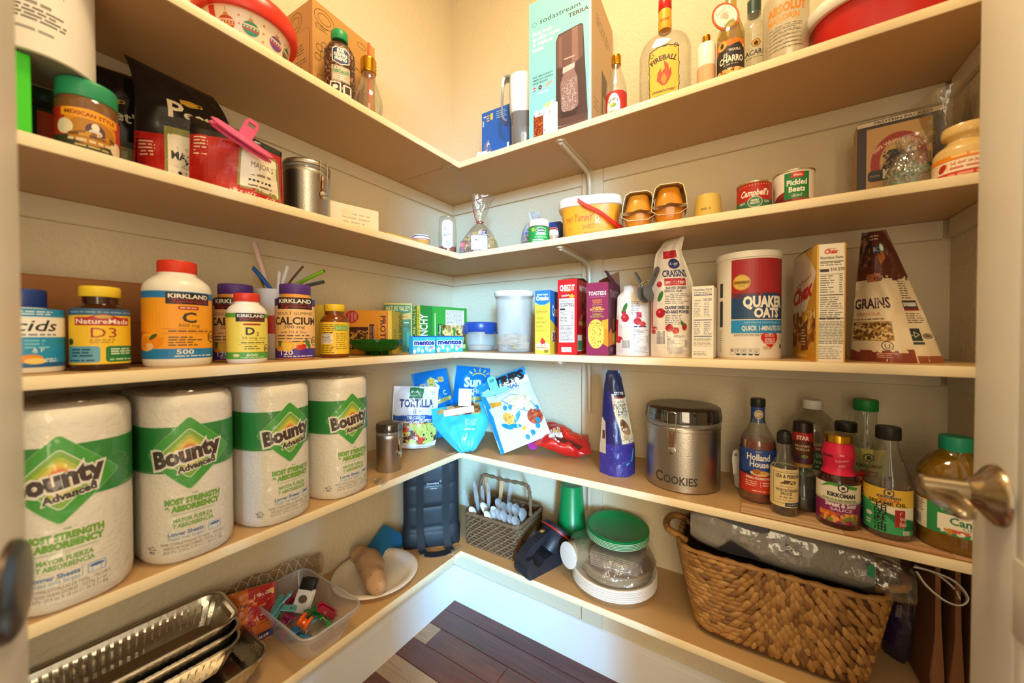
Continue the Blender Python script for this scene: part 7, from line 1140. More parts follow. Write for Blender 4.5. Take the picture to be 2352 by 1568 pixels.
A = Art(0, 0, .001); h = H*1000; A.rect(-60, h*.14, 60, h*.52, '#e0a32c').rect(-60, h*.46, 60, h*.52, '#c8381f').poly([(4, h*.40), (30, h*.40), (34, h*.44), (30, h*.49), (4, h*.49)], '#c8281f').text('SINCE', 18, h*.425, 7, '#f3dcb0', w=20, bold=.03).lines(4, h*.30, 40, h*.36, 2, '#7a3a14', 4, .5, .2).text('LIGHTER', 20, h*.24, 6, '#3a2418', w=32, bold=.02).rect(20, h*.16, 44, h*.19, '#2c5a8a').put('label', t, cyl(.0385), .004)
t, H, pr = bottle('sauce_bottle', 'tall clear rice vinegar bottle with bright green cap, against the wall', 1990, .058, 916, .037, [(.92, 0), (1, .02), (1, .46)]+sm((1, .46), (.94, .56), (.58, .72), (.52, .82))+[(.52, .93)], GLASS, .40, clear('pale_vinegar', '#e9e2b8', .03, .08, '#d9cf94', .1, .12)); capm(t, .0215, H*.895, H, pl('#1f8a3c', .4), 38)
A = Art(0, 0, .001); h = H*1000; A.rect(-50, h*.10, 60, h*.56, '#d9cf6a').rect(-50, h*.10, 60, h*.30, '#efe8c8').poly([(6+10*math.cos(PI/6+i*PI/3), h*.48+10*math.sin(PI/6+i*PI/3)) for i in range(6)], '#2c2a26').poly([(6+7.5*math.cos(PI/6+i*PI/3), h*.48+7.5*math.sin(PI/6+i*PI/3)) for i in range(6)], '#d9cf6a').rect(3, h*.46, 9, h*.50, '#2c2a26').text('KIKKOMAN', 8, h*.39, 7, '#2c2a26', w=44, bold=.03).text('RICE', 8, h*.31, 11, '#2c2a26', w=30, bold=.03).text('VINEGAR', 10, h*.24, 8, '#2c2a26', w=40, bold=.02).put('label', t, cyl(.037), .004)
t, H, pr = bottle('sauce_bottle', 'sweet and sour sauce bottle with hot pink neck wrap and gold cap', 1928, .205, 992, .0335, [(.92, 0), (1, .02), (1, .44)]+sm((1, .44), (.96, .50), (.74, .58), (.66, .62), (.70, .70), (.74, .78), (.62, .88))+[(.60, .93)], mat('red_brown_sauce', '#3a100a', .12, coat=.6)); pm = profr(pr)
zz = [H*(.565+.036*i) for i in range(10)]; MB().lathe([(pm(z)+.0010, z) for z in zz]+[(.0008+pm(H*.90), H*.905)], 40).build('shrink_wrap', mat('hot_pink_wrap', '#e0234c', .3, bump=.3, bscale=60), t); capm(t, .0225, H*.90, H*.985, GOLD, 0); A = Art(0, 0, .001); h = H*1000; A.text('No', 8, h*.77, 5, '#f6dce0', w=8, rot=.15).text('Preservatives', 8, h*.71, 5, '#f6dce0', w=26, rot=.15, shear=.2).text('Added', 8, h*.655, 5, '#f6dce0', w=14, rot=.15, shear=.2).text('KIKKOMAN', -22, h*.75, 4.5, '#3a1c24', w=24, bold=.03).put('wrap_print', t, cyl(lambda z: pm(z)+.0012, 0, 0), .003, .006, lift=.0006)
A = Art(0, 0, .001); w = PI*33.5; A.rect(-w, h*.06, w, h*.48, '#efe6d2').rect(-w, h*.06, w, h*.30, '#8a2464').poly([(-w, h*.28), (0, h*.315), (w, h*.28), (w, h*.33), (-w, h*.33)], '#efe6d2').poly([(-30, h*.42), (-10, h*.46), (10, h*.45), (30, h*.43), (34, h*.46), (10, h*.49), (-14, h*.49)], '#4a9a3c').poly([(8+9*math.cos(PI/6+i*PI/3), h*.445+9*math.sin(PI/6+i*PI/3)) for i in range(6)], '#2c2a26').poly([(8+6.6*math.cos(PI/6+i*PI/3), h*.445+6.6*math.sin(PI/6+i*PI/3)) for i in range(6)], '#efe6d2').rect(5.4, h*.43, 10.6, h*.46, '#2c2a26').text('KIKKOMAN', 6, h*.345, 7.5, '#2c2624', w=44, bold=.06).lines(-24, h*.305, 30, h*.325, 1, '#6a9a3c', 4, .7, .05).text('Sweet & Sour', 6, h*.24, 9, '#f3e4ec', w=50, bold=.04).text('SAUCE', 6, h*.195, 6, '#e6c8d8', w=34, bold=.02).blobs(-30, h*.07, 34, h*.18, 60, 5, ('#d8641f', '#e88a34', '#c8402a', '#f0a850', '#7a8a34'), 5).put('label', t, cyl(.0335), .004)
t, H, pr = bottle('sauce_bottle', 'sesame oil bottle with yellow and green label and black cap, rightmost small bottle', 2043, .205, 978, .0335, [(.92, 0), (1, .02), (1, .46)]+sm((1, .46), (.94, .55), (.60, .72), (.44, .84))+[(.42, .93)], GLASS, .47, mat('dark_sesame_oil', '#4a240c', .12, coat=.4)); capm(t, .0180, H*.885, H, BK, 30)
A = Art(0, 0, .001); h = H*1000; w = PI*33.5; A.rect(-w, h*.06, w, h*.46, '#eee6d2').rect(-w, h*.305, w, h*.46, '#e6b93c').poly([(-w, h*.06), (w, h*.06), (w, h*.10), (22, h*.10), (-8, h*.26), (-30, h*.325), (-w, h*.325)], '#3aa564').poly([(2+8*math.cos(PI/6+i*PI/3), h*.425+8*math.sin(PI/6+i*PI/3)) for i in range(6)], '#2c3a5c').poly([(2+6*math.cos(PI/6+i*PI/3), h*.425+6*math.sin(PI/6+i*PI/3)) for i in range(6)], '#e6b93c').rect(0, h*.412, 4, h*.438, '#2c3a5c').text('KIKKOMAN', 2, h*.375, 4.4, '#2c3a5c', w=32, bold=.04).text('100% PURE', 2, h*.348, 4, '#c8381f', w=28, bold=.04).text('SESAME OIL', 0, h*.315, 6, '#2c2218', w=54, bold=.04)
for q, ch in enumerate('\u80e1\u9ebb\u6cb9'): A.text(ch, -10, h*(.235-q*.078), 13.5, '#20201c', w=18, bold=.01)
A.rect(10, h*.13, 25, h*.285, '#a82424').text('\u3054\u307e\u6cb9', 17.5, h*.205, 9, '#f0e0d0', w=26, rot=-PI/2).rect(22, h*.065, 34, h*.10, '#dfe4d4').lines(23, h*.07, 33, h*.095, 2, '#5a6a5c', 4, .5, .1).ell(-27, h*.20, 6, 4, '#e6e8dc').lines(-32, h*.10, -22, h*.15, 2, '#dfe8d4', 5, .5, .2).put('label', t, cyl(.0335), .004)
OIL = clear('golden_oil', '#c8a02c', .05, .30, '#b08a1c', .06, .4)
t, H, pr = bottle('oil_jug', 'large canola oil jug with teal cap, half behind the door leaf', 0, 0, 1000, .0475, [(.92, 0), (1, .03), (1, .40)]+sm((1, .40), (.92, .47), (.86, .52), (.98, .60), (1.0, .66), (.80, .76), (.46, .85), (.42, .88))+[(.40, .92)], OIL, .80, mat('canola_oil', '#b08a1c', .2, trans=.2), pt=V((1.362, -.196, SZ[3])), sq=2.5); capm(t, .0215, H*.87, H, pl('#1f9a7a', .4), 36)
A = Art(0, 0, .001); h = H*1000; A.rect(-66, h*.16, 60, h*.42, '#2a8a4c').rect(-66, h*.16, -34, h*.42, '#e0d8c4').lines(-62, h*.30, -38, h*.41, 5, '#5a5a50', 4, .4, .2).bars(-60, h*.175, -42, h*.28, '#3a3a38', 5).rect(-20, h*.20, 50, h*.34, '#efe8d4').text('Canola', 16, h*.26, 12, '#2a7a4c', w=44, bold=.03).text('OIL', 16, h*.225, 6, '#2a7a4c', w=14).blobs(-16, h*.165, 50, h*.22, 30, 5, ('#e8e0cc', '#d8582c', '#f0ead8', '#c8842c'), 5).lines(-16, h*.36, 40, h*.40, 1, '#a8d4a4', 6, .5, .2).put('label', t, ovalmap(.0475, .0475, 2.5), .005)
# ================================================================ lowest shelf, left wall
Z5 = SZ[4]; si = 4
def rrect_pts(a, b, r, n=10, m=14):
    """rounded rectangle outline with points spread along the straights too"""
    P = []
    cs = ((a-r, b-r, 0), (-a+r, b-r, 90), (-a+r, -b+r, 180), (a-r, -b+r, 270))
    for i, (cx, cy, s0) in enumerate(cs):
        for k in range(n+1): t_ = math.radians(s0+90*k/n); P.append((cx+r*math.cos(t_), cy+r*math.sin(t_)))
        nx, ny, s1 = cs[(i+1) % 4]; e = P[-1]; t_ = math.radians(s1); q = (nx+r*math.cos(t_), ny+r*math.sin(t_)); mm = int(m*(2.2 if i % 2 else 1))
        for k in range(1, mm): P.append((e[0]+(q[0]-e[0])*k/mm, e[1]+(q[1]-e[1])*k/mm))
    return P
def foil_pan(lab, P, a, b, H, flare, rz=0):
    """crimped foil tray: a, b half sizes at the rim"""
    t = thing('foil_pan', lab, 'pan', P, rz, 'foil pans'); rim = rrect_pts(a, b, .035, 8, 26); base = rrect_pts(a-flare, b-flare, .026, 8, 26); n = len(rim); b_ = MB(); vs = []; L = 6
    for j in range(L+1):
        f = j/L
        for i in range(n):
            x = base[i][0]+(rim[i][0]-base[i][0])*f; y = base[i][1]+(rim[i][1]-base[i][1])*f; rp = (.0019 if i % 2 else -.0019)*math.sin(PI*min(1, f*1.15)); d = math.hypot(x, y); vs.append((x*(1+rp/d*1.4), y*(1+rp/d*1.4), .0008+(H-.004)*f))
    fs = [(j*n+i, j*n+(i+1) % n, (j+1)*n+(i+1) % n, (j+1)*n+i) for j in range(L) for i in range(n)]; b_.add(vs, fs); b_.add([(x, y, .0008) for x, y in base], [tuple(range(n))]); b_.build('tray', FOIL, t, smooth=18)
    b_ = MB(); b_.tube([(x*1.012, y*1.008, H-.003+.0006*noise.noise(V((x*60, y*60, 1)))) for x, y in rim], .0030, 7, True); b_.build('rolled_rim', FOIL, t); return t
foil_pan('widest foil pan at the bottom of the nested stack of pans', (.117, -1.032, Z5+.001), .112, .215, .056, .022)
for i, (z, y, lab) in enumerate(((.022, -1.035, 'narrow foil pan, lowest of the three nested in the widest pan'), (.047, -1.040, 'narrow foil pan, middle of the three nested in the widest pan'), (.072, -1.046, 'narrow foil pan, topmost of the three nested in the widest pan'))): foil_pan(lab, (.090, -1.038-.002*i, Z5+z), .070, .200, .056, .020, -.06)
# snack packet and clear net printed bag at the wall
P = V((.100, -.806, Z5+.002)); t = thing('snack_packet', 'orange and red snack packet between the foil pans and the box of clips', 'packet', P, 0); t.rotation_euler = (-.30, .10, yaw(P, 6)); W, H = .098, .115
po = Pouch(W, H, .036, tf=lambda q: math.sin(PI*min(.97, .05+q*.9))**.6, wr=.007, ws=34, seed=3); po.build('packet', mat('orange_packet_film', '#d8742a', .25, coat=.2, bump=.3, bscale=40), t); A = Art(0, 0, .001); A.rect(-6, 40, 49, 115, '#b02428').rect(-49, 4, 49, 20, '#2c2f6a').text('EVERYDAY VALUE', 0, 8, 6.5, '#e0dce8', w=80, bold=.03).text('pasta', 22, 96, 9, '#f0dccc', w=34, bold=.02).text('Lunch Bags', -24, 84, 6, '#5a2a14', w=34, bold=.02).lines(-46, 48, -12, 80, 6, '#a84a1c', 4, .35, .3).text('15', 20, 50, 12, '#f0dccc', w=14, rot=.3).rect(36, 92, 46, 104, '#e8b85a').put('print', t, po.front, .006, .008, GLOSSY)
t = thing('net_bag', 'long clear bag with white net print lying along the wall behind the box of clips', 'bag', (.0165, -.755, Z5+.001), 0)
def nbf(u, v): a = 2*PI*u; y = (v-.5)*.34; n = noise.noise(V((math.cos(a)*1.5, y*22, math.sin(a)*1.5))); r = .052*(1-.55*abs(2*v-1)**3); return (.0125*math.cos(a)*(1+.2*n), y, .058+r*(1+.28*n)*math.sin(a)-.006)
MB().grid(nbf, 40, 40, True).build('bag', clear('bread_bag_film', '#f3ede2', .07, .10, '#cdb89a', .1, .4, .9, 40), t, smooth=70)
b = MB()
for k in range(9):
    for s_ in (1, -1): b.tube([V(nbf((.02+.26*f) % 1, min(.97, max(.03, .30+.07*k+s_*.09*(f-.5)))))*1.0+V((.0015, 0, .001)) for f in [q/8 for q in range(9)]], .0005, 4)
o = b.build('net_print', pl('#efe9dc', .5), t); o['kind'] = 'stuff'
# translucent box of clips
BC = V((.163, -.712, Z5+.0005)); t = thing('clip_box', 'translucent square plastic box holding the colourful bag clips', 'container', BC, 0)
FB = clear('milky_box', '#fdfdfe', .025, .12, '#f2f2f6', .12, .20); H = .074; b = MB(); vs = []; prof = [(.0, .094, .046), (.004, .098, .050), (.05, .118, .0605), (H-.008, .127, .066), (H-.008, .1315, .070), (H, .1315, .070), (H, .126, .0645), (.05, .116, .0585), (.006, .096, .048)]
for z, a, bb in prof: vs += [(x, y, z) for x, y in rrect_pts(a, bb, .026, 7, 4)]
n = len(rrect_pts(.1, .06, .026, 7, 4)); b.add(vs, [(j*n+i, j*n+(i+1) % n, (j+1)*n+(i+1) % n, (j+1)*n+i) for j in range(len(prof)-1) for i in range(n)]+[tuple(range(n-1, -1, -1)), tuple((len(prof)-1)*n+i for i in range(n))]); b.build('box', FB, t, smooth=35)
b = MB(); b.tube([(x, y, H) for x, y in rrect_pts(.129, .068, .027, 7, 4)], .0028, 7, True); b.build('rim', clear('box_rim', '#f4f5f8', .10, .35, '#e6e6ec', .1, .45), t)
def inbox(u, v, z): p = az(u, v, Z5+z); return V((min(max(p.x, BC.x-.095), BC.x+.095), min(max(p.y, BC.y-.045), BC.y+.045), Z5+z))
p = inbox(700, 1372, .052); t = thing('bag_clip', 'large white and black clip with grey oval in the box of clips', 'clip', p, 0); t.rotation_euler = (-.5, .15, yaw(p, -30))
for s_ in (-1, 1): b = MB(); b.rbox((0, s_*.006, -.006), (.040, .006, .050), .005, 2); b.build('jaw', WC, t); b = MB(); b.rbox((0, s_*.010, .030), (.034, .004, .026), .004, 2); b.build('grip', BK, t)
MB().lathe([(.0085, -.0005), (.0085, .0012)], 24, sx=1.2).xf(Matrix.Translation((0, -.0094, -.002)) @ Matrix.Rotation(PI/2, 4, 'X')).build('oval', pl('#6a5c52', .4), t)
p = inbox(640, 1392, .056); t_ = longclip('bag_clip', 'pale turquoise clip lying flat at the left of the box of clips', p, (1.35, .0, yaw(p, 75)), .072, TQ, None, .018, .034)
for u, v, z, rot, col, lab in ((662, 1425, .026, (1.2, .7, .4), '#c8307c', 'magenta clip, front of two in the box of clips'), (672, 1375, .030, (1.0, -.4, 1.4), '#d23a6a', 'pink clip under the white and black clip in the box'), (722, 1405, .030, (1.25, .3, -.5), '#2f8a4c', 'green clip, larger of two in the box of clips'), (745, 1415, .020, (1.3, -.6, .6), '#3f9a4a', 'green clip, smaller of two in the box of clips'), (690, 1450, .016, (1.4, .2, 1.9), '#2a8fd0', 'bright blue clip showing through the front of the box of clips'), (632, 1412, .022, (1.3, .1, .9), '#22201f', 'black clip at the left of the box of clips')):
    p = inbox(u, v, z); clampclip('bag_clip', lab, p, rot[2]+.6, 1.15*rot[0], .026, .024, .036, pl(col, .35), None, None, rot[1], .008)
p = inbox(752, 1402, .040); t = thing('bag_clip', 'long crimson clip leaning on the right side of the box of clips', 'clip', p, 0); t.rotation_euler = (.5, -.5, .9)
for s_ in (-1, 1): b = MB(); b.rbox((0, s_*.005, 0), (.017, .006, .070), .003, 2); b.build('jaw', pl('#a81c3c', .3), t)
MB().lathe([(.004, -.008), (.004, .008)], 12).xf(Matrix.Translation((0, 0, .01)) @ Matrix.Rotation(PI/2, 4, 'X')).build('hinge', CHROME, t)
p = inbox(700, 1428, .046); t = thing('bag_clip', 'see-through orange clip with round grip in the box of clips', 'clip', p, 0); t.rotation_euler = (.3, .5, .4); OR = mat('clear_orange', '#f0661a', .15, coat=.5)
for s_ in (-1, 1): MB().lathe([(.013, -.003), (.0145, 0), (.013, .003), (.004, .004)], 24).xf(Matrix.Translation((s_*.009, 0, .004)) @ Matrix.Rotation(PI/2, 4, 'Y')).build('grip', OR, t)
MB().rbox((0, 0, -.008), (.022, .014, .022), .003, 2).build('jaw', OR, t)
# plate and sweet potato
PP = mat('white_fibre_plate', '#efe6d8', .6, bump=.15, bscale=200)
def plate(name, lab, P, R, m, group=None, lip=.014, thick=.0022, m2=None):
    t = thing(name, lab, 'plate', P, 0, group); pr = [(.001, 0), (R*.70, 0), (R*.78, lip*.35), (R*.86, lip*.82), (R*.97, lip), (R, lip*.93), (R*1.0, lip*.93+thick*.6), (R*.97, lip+thick), (R*.86, lip*.82+thick), (R*.77, lip*.35+thick), (R*.69, thick), (.001, thick)]
    MB().lathe(pr, 64, cap0=False, cap1=False).build('plate', m, t)
    if m2: b = MB(); b.lathe([(R*.998, lip*.80), (R*1.004, lip*.93), (R*1.0, lip*.99)], 64, cap0=False, cap1=False); b.build('edge', m2, t)
    return t
PC = V((.133, -.490, Z5+.0005)); plate('dinner_plate', 'round off-white paper plate under the sweet potato', PC, .119, PP)
t = thing('sweet_potato', 'knobbly tan sweet potato lying on the off-white plate', 'vegetable', (PC.x, PC.y, Z5+.003), 0)
ctr = smoothp([(-.098, -.008, .034), (-.085, -.006, .033), (-.055, -.004, .030), (-.020, -.010, .030), (.012, -.022, .029), (.040, -.040, .026), (.072, -.052, .024), (.098, -.058, .024), (.108, -.060, .024)], 6); rad = smoothp([(.004, 0), (.021, 0), (.027, 0), (.036, 0), (.034, 0), (.028, 0), (.0265, 0), (.017, 0), (.003, 0)], 6); vs = MB(); vs.tube(ctr, [r[0] for r in rad], 24)
vs.v = [tuple(V(p)+V((noise.noise(V(p)*38), noise.noise(V(p)*38+V((7, 0, 0))), noise.noise(V(p)*38+V((0, 5, 0)))))*.0028) for p in vs.v]; zmin = min(p[2] for p in vs.v); vs.v = [(x, y, z-zmin) for x, y, z in vs.v]
PS = mat('sweet_potato_skin', '#d0a883', .6, vary=.35, vscale=26, bump=.3, bscale=90); vs.build('tuber', PS, t, smooth=70)
for f in range(7): p = ctr[10+f*6]; MB().ell((p[0]+.004*(f % 3-1), p[1]+.010*(f % 2)-.014, p[2]+rad[10+f*6][0]*.86-zmin), (.0016, .0016, .0009), 8, 5).build('eye', mat('potato_eye', '#6a4428', .8), t)
# folded blue cloth at the wall, lunch cooler
t = thing('folded_cloth', 'bright blue folded cloth standing at the wall behind the plate', 'cloth', (.030, -.385, Z5), 0); b = MB()
b.add([(-.012, -.085, 0), (.050, -.070, 0), (.052, .060, 0), (-.010, .080, 0), (-.006, .010, .070), (.006, .016, .068), (.030, .050, .034), (.014, -.050, .020)], [(3, 2, 1, 0), (0, 7, 4), (0, 1, 7), (1, 5, 7), (7, 5, 4), (1, 2, 6), (1, 6, 5), (2, 3, 6), (3, 4, 6), (4, 5, 6), (0, 4, 3)]); b.build('cloth', mat('blue_cloth', '#1c6fae', .75, bump=.3, bscale=300), t, smooth=20)
rz = math.radians(47); P = V((.126, -.258, Z5)); t = thing('lunch_cooler', 'black quilted lunch cooler bag with webbing straps, standing in the corner', 'bag', P, rz); W, D, H = .185, .095, .292
NY = mat('black_nylon', '#1c2329', .5, bump=.2, bscale=260); b = MB()
def cool(u, v):
    a = 2*PI*u; z = v*H; q = 1/((abs(math.cos(a))**5+abs(math.sin(a))**5)**.2); fl = 1.10 if v < .18 else 1-.10*(v-.18); bl = 0
    for s_ in (.22, .46, .70, .92): bl += math.exp(-((v-s_)*40)**2)
    k = fl+(.06*math.sin(v*PI/.18) if v < .18 else 0); n = noise.noise(V((math.cos(a)*3, math.sin(a)*3, z*30)))*.012*(2 if v < .25 else 1)
    y = D/2*q*math.sin(a)*(k-.05*bl+n); return (W/2*q*math.cos(a)*(1+.04*(v < .18)+n*.6), y, z*(1-.0))
b.grid(cool, 80, 60, True); b.grid(lambda u, v: (W*.47*(u*2-1), D*.42*(v*2-1), H), 4, 4); b.grid(lambda u, v: (W*.49*(u*2-1), D*.5*(v*2-1), .0005), 4, 4); b.build('body', NY, t, smooth=60)
for x in (-.040, .045):
    b = MB(); b.ribbon(smoothp([(x, -D*.46, H*.93), (x+.002, -D*.56, H*.80), (x+.001, -D*.565, H*.5), (x+.001, -D*.60, H*.25), (x+.006, -D*.80, H*.06), (x+.014, -D*1.0, .006)], 5), (1, 0, 0), .024, .0028); b.build('strap', mat('black_webbing', '#10151a', .65, bump=.5, bscale=600), t)
b = MB(); b.ribbon(smoothp([(-.026, -D*1.0, .006), (.0, -D*1.08, .0035), (.035, -D*1.08, .0035), (.059, -D*1.0, .006)], 5), (0, 1, .2), .022, .0028); b.build('strap_loop', MC['black_webbing'], t); MB().rbox((.002, -D*.535, H*.46), (.060, .002, .004), .0008, 1).build('seam_rib', NY, t)
A = Art(0, 0, .001); A.text('CommonSpirit', 4, 208, 6.5, '#e3e8ee', w=40).rect(-18, 201, 24, 201.6, '#c8d0d8').text('California', 6, 192, 5, '#e3e8ee', w=22)
for q in range(4): A.ell(29+2.6*math.cos(q*PI/2), 217+2.6*math.sin(q*PI/2), 1, 1, '#e3e8ee', 8)
A.put('lettering', t, front(-D/2*1.02, 0), None, lift=.0012)
# ================================================================ lowest shelf, back wall: seagrass caddy with cutlery
def ropeloop(b, pts, r, seed, amp=.0016, n=6, tw=2.2):
    """one woven course: a rope following pts with strand bumps in and out"""
    P = [V(p) for p in pts]; N = len(P); vs = []
    for i, p in enumerate(P):
        tg = (P[(i+1) % N]-P[i-1]).normalized(); nn = V((tg.y, -tg.x, 0)).normalized(); c = p+nn*amp*(1 if (i+seed) % 2 else -1)
        for k in range(n): a = 2*PI*k/n+i*tw; vs.append(c+nn*(r*math.cos(a))+V((0, 0, 1))*(r*1.15*math.sin(a)))
    b.add(vs, [(i*n+k, i*n+(k+1) % n, ((i+1) % N)*n+(k+1) % n, ((i+1) % N)*n+k) for i in range(N) for k in range(n)])
SG = mat('seagrass', '#93714f', .75, vary=.85, vscale=130, bump=.4, bscale=220)
BK0 = V((.345, -.130, Z5)); t = thing('cutlery_caddy', 'dark woven seagrass caddy with arched handle holding plastic cutlery', 'basket', BK0, math.radians(1)); W, D, H = .214, .172, .104
for i in range(11):
    b = MB(); z = .005+i*.0094; ropeloop(b, [(x, y, z) for x, y in rrect_pts(W/2-.004, D/2-.004, .016, 5, 14)], .0052, i); b.build('woven_course', SG, t, smooth=70)
b = MB(); ropeloop(b, [(x, y, H+.001) for x, y in rrect_pts(W/2-.002, D/2-.002, .016, 5, 14)], .0066, 3, .001, 7, 1.1); b.build('rim', SG, t, smooth=70)
MB().box((0, 0, .004), (W-.014, D-.014, .005)).build('base', SG, t, smooth=0); MB().box((0, 0, H*.45), (.004, D-.014, H*.8)).build('divider', SG, t, smooth=0)
b = MB(); pts = smoothp([(-W/2+.006, .0, H-.03), (-W/2+.006, 0, H+.05), (-W/2+.012, 0, H+.094), (-W/2+.03, 0, H+.106), (0, 0, H+.104), (W/2-.03, 0, H+.106), (W/2-.012, 0, H+.094), (W/2-.006, 0, H+.05), (W/2-.006, 0, H-.03)], 9); b.tube(pts, [.0058+.0016*math.sin(i*1.9) for i in range(len(pts))], 8); b.build('handle', SG, t, smooth=70)
PCL = clear('clear_cutlery', '#f8fafc', .08, .20, '#ffffff', .05, .45); PWH = pl('#f1efec', .3); PTN = pl('#d8a878', .4)
def cutlery(kind, lab, x, y, lean, tw, up, m, group):
    P = BK0+V((x, y, .010)); t = thing(kind, lab, kind.split('_')[-1], P, 0, group); t.rotation_euler = (lean[0], lean[1], tw); b = MB()
    if 'knife' in kind: b.prism([(-.004, 0), (.004, 0), (.0055, up*.6), (.0085, up*.68), (.0085, up*.9), (.002, up), (-.005, up*.97), (-.0055, up*.6)], -.0009, .0009, 'y')
    else:
        pr = [(.0045, 0), (.004, up*.5), (.0045, up*.70), (.011, up*.78), (.0155, up*.87), (.013, up*.95), (.006, up*.99), (.001, up)]
        def sp(u, v): k = v*(len(pr)-1); i = min(int(k), len(pr)-2); f = k-i; w = pr[i][0]*(1-f)+pr[i+1][0]*f; z = pr[i][1]*(1-f)+pr[i+1][1]*f; a = (u*2-1); return (w*a, (.006*(1-a*a)*max(0, math.sin(PI*min(1, max(0, (z/up-.70)/.30))))), z)
        b.grid(sp, 6, 22); b.v += [(x_, y_+.0013, z_) for x_, y_, z_ in b.v]; nn = len(b.v)//2; b.f += [tuple(i+nn for i in reversed(f)) for f in b.f]
    b.build(kind.split('_')[0]+'_body' if False else 'utensil', m, t, smooth=50); return t
R8 = random.Random(2)
for i in range(7): cutlery('plastic_knife', 'clear plastic knife, %s from left in the fan at the seagrass caddy\'s left' % ORD[i], -.088+.007*i, -.045+.012*(i % 3), (R8.uniform(-.12, .1), -.30+.06*i, R8.uniform(-.4, .4)), 0, .165+.012*(i % 3), PCL, 'clear knives in the seagrass caddy')
for i, (x, l) in enumerate(((-.070, 'left'), (-.040, 'right'))): cutlery('plastic_knife', 'tan coloured knife, %s of the two among the clear knives' % l, x, .01, (-.05, -.12+.2*i, .2), 0, .19, PTN, 'tan knives in the seagrass caddy')
cutlery('plastic_knife', 'single clear knife standing alone right of the tan knives', -.015, .02, (-.05, .12, .2), 0, .185, PCL, 'clear knives in the seagrass caddy')
for i, (x, y, ly, lab) in enumerate(((-.045, -.062, -.25, 'white plastic spoon at the far left of the white ones'), (-.030, -.040, -.08, 'white plastic spoon, tallest at the left of the white ones'), (-.012, -.066, .05, 'white plastic spoon, lowest in front of the white ones'), (.004, -.045, .02, 'white plastic spoon, right of the white ones by the clear spoons'))): cutlery('plastic_spoon', lab, x, y, (.20, ly, .3*i), 0, .128+.012*(i % 2), PWH, 'white spoons in the seagrass caddy')
for i in range(10): cutlery('plastic_spoon', 'clear plastic spoon, %s from left in the %s row of the clear bunch' % (ORD[i % 5], ('front', 'back')[i//5]), .030+.011*(i % 5), -.062+.022*(i//5)+.004*(i % 2), (.18-.1*(i//5), -.16+.09*(i % 5), R8.uniform(-.5, .5)), 0, .135+.014*(i//5)+.004*(i % 3), PCL, 'clear spoons in the seagrass caddy')
# stacked green cups, upside down
P = az(1306, 1246, Z5); P = V((P.x, P.y, 0)); P = V((.560, -.055, Z5)); ROD = hz(P, 1110)-Z5; GC = mat('green_cup', '#128a4a', .3, coat=.3); CRM = pl('#e8dcc0', .5); hc = ROD-.032; ords = ('lowest', 'second', 'third', 'fourth', 'topmost')
for i in range(5):
    z = i*.008; t = thing('party_cup', 'upside-down green cup, %s of the stack of five' % ords[i], 'cup', P+V((0, 0, z)), 0, 'stack of green cups'); k = hc/.12
    MB().lathe([(.0515, 0), (.0515, .002), (.049, .006), (.0355, hc-.010), (.0342, hc-.004), (.0342, hc), (.030, hc+.0002), (.0295, hc-.003), (.001, hc-.003)], 48, cap0=False).build('cup', GC, t); b = MB(); b.tube([(.0522*math.cos(2*PI*q/40), .0522*math.sin(2*PI*q/40), .0022) for q in range(40)], .0021, 6, True); b.build('rolled_rim', CRM if i < 4 else GC, t)
# lantern torch
P = V((.521, -.194, Z5)); rz = math.radians(-20); t = thing('lantern_torch', 'black handheld lantern torch with red ring round its lens', 'torch', P, rz); BT = mat('black_rubbery_plastic', '#23242a', .4, bump=.15, bscale=150)
b = MB(); b.prism([(-.068, 0), (.060, 0), (.066, .030), (.030, .046), (-.010, .040), (-.020, .028), (-.050, .026), (-.056, .060), (-.074, .058), (-.078, .012)], -.029, .029, 'x'); b.build('battery_case', BT, t, smooth=25)
b = MB(); b.prism([(-.074, .054), (-.056, .050), (-.030, .070), (.030, .098), (.052, .090), (.064, .104), (.040, .118), (-.040, .090), (-.072, .074)], -.015, .015, 'x'); b.build('handle', BT, t, smooth=25); TH = Matrix.Translation((0, .050, .068)) @ Matrix.Rotation(-.80, 4, 'X')
b = MB(); b.lathe([(.030, -.035), (.036, -.010), (.048, .014), (.053, .020), (.053, .032), (.051, .036), (.045, .036), (.043, .030), (.001, .026)], 44); b.xf(TH); b.build('head', BT, t); b = MB(); b.tube([(.0535*math.cos(2*PI*q/44), .0535*math.sin(2*PI*q/44), .022) for q in range(44)], .0024, 8, True); b.xf(TH); b.build('red_ring', pl('#d2281e', .35), t)
MB().rbox((0, .006, .1095), (.010, .016, .004), .0015, 2).build('switch', pl('#c8923a', .4), t)
for k in range(8): b = MB(); b.rbox((0, -.058+.011*k, .0805+.0051*k), (.020, .003, .002), .0008, 1); b.build('grip_rib', BT, t)
b = MB(); b.lathe([(.020, -.031), (.022, -.026), (.022, .026), (.020, .031)], 28); b.xf(Matrix.Translation((0, -.060, .022)) @ Matrix.Rotation(PI/2, 4, 'Y')); b.build('hinge_drum', BT, t)
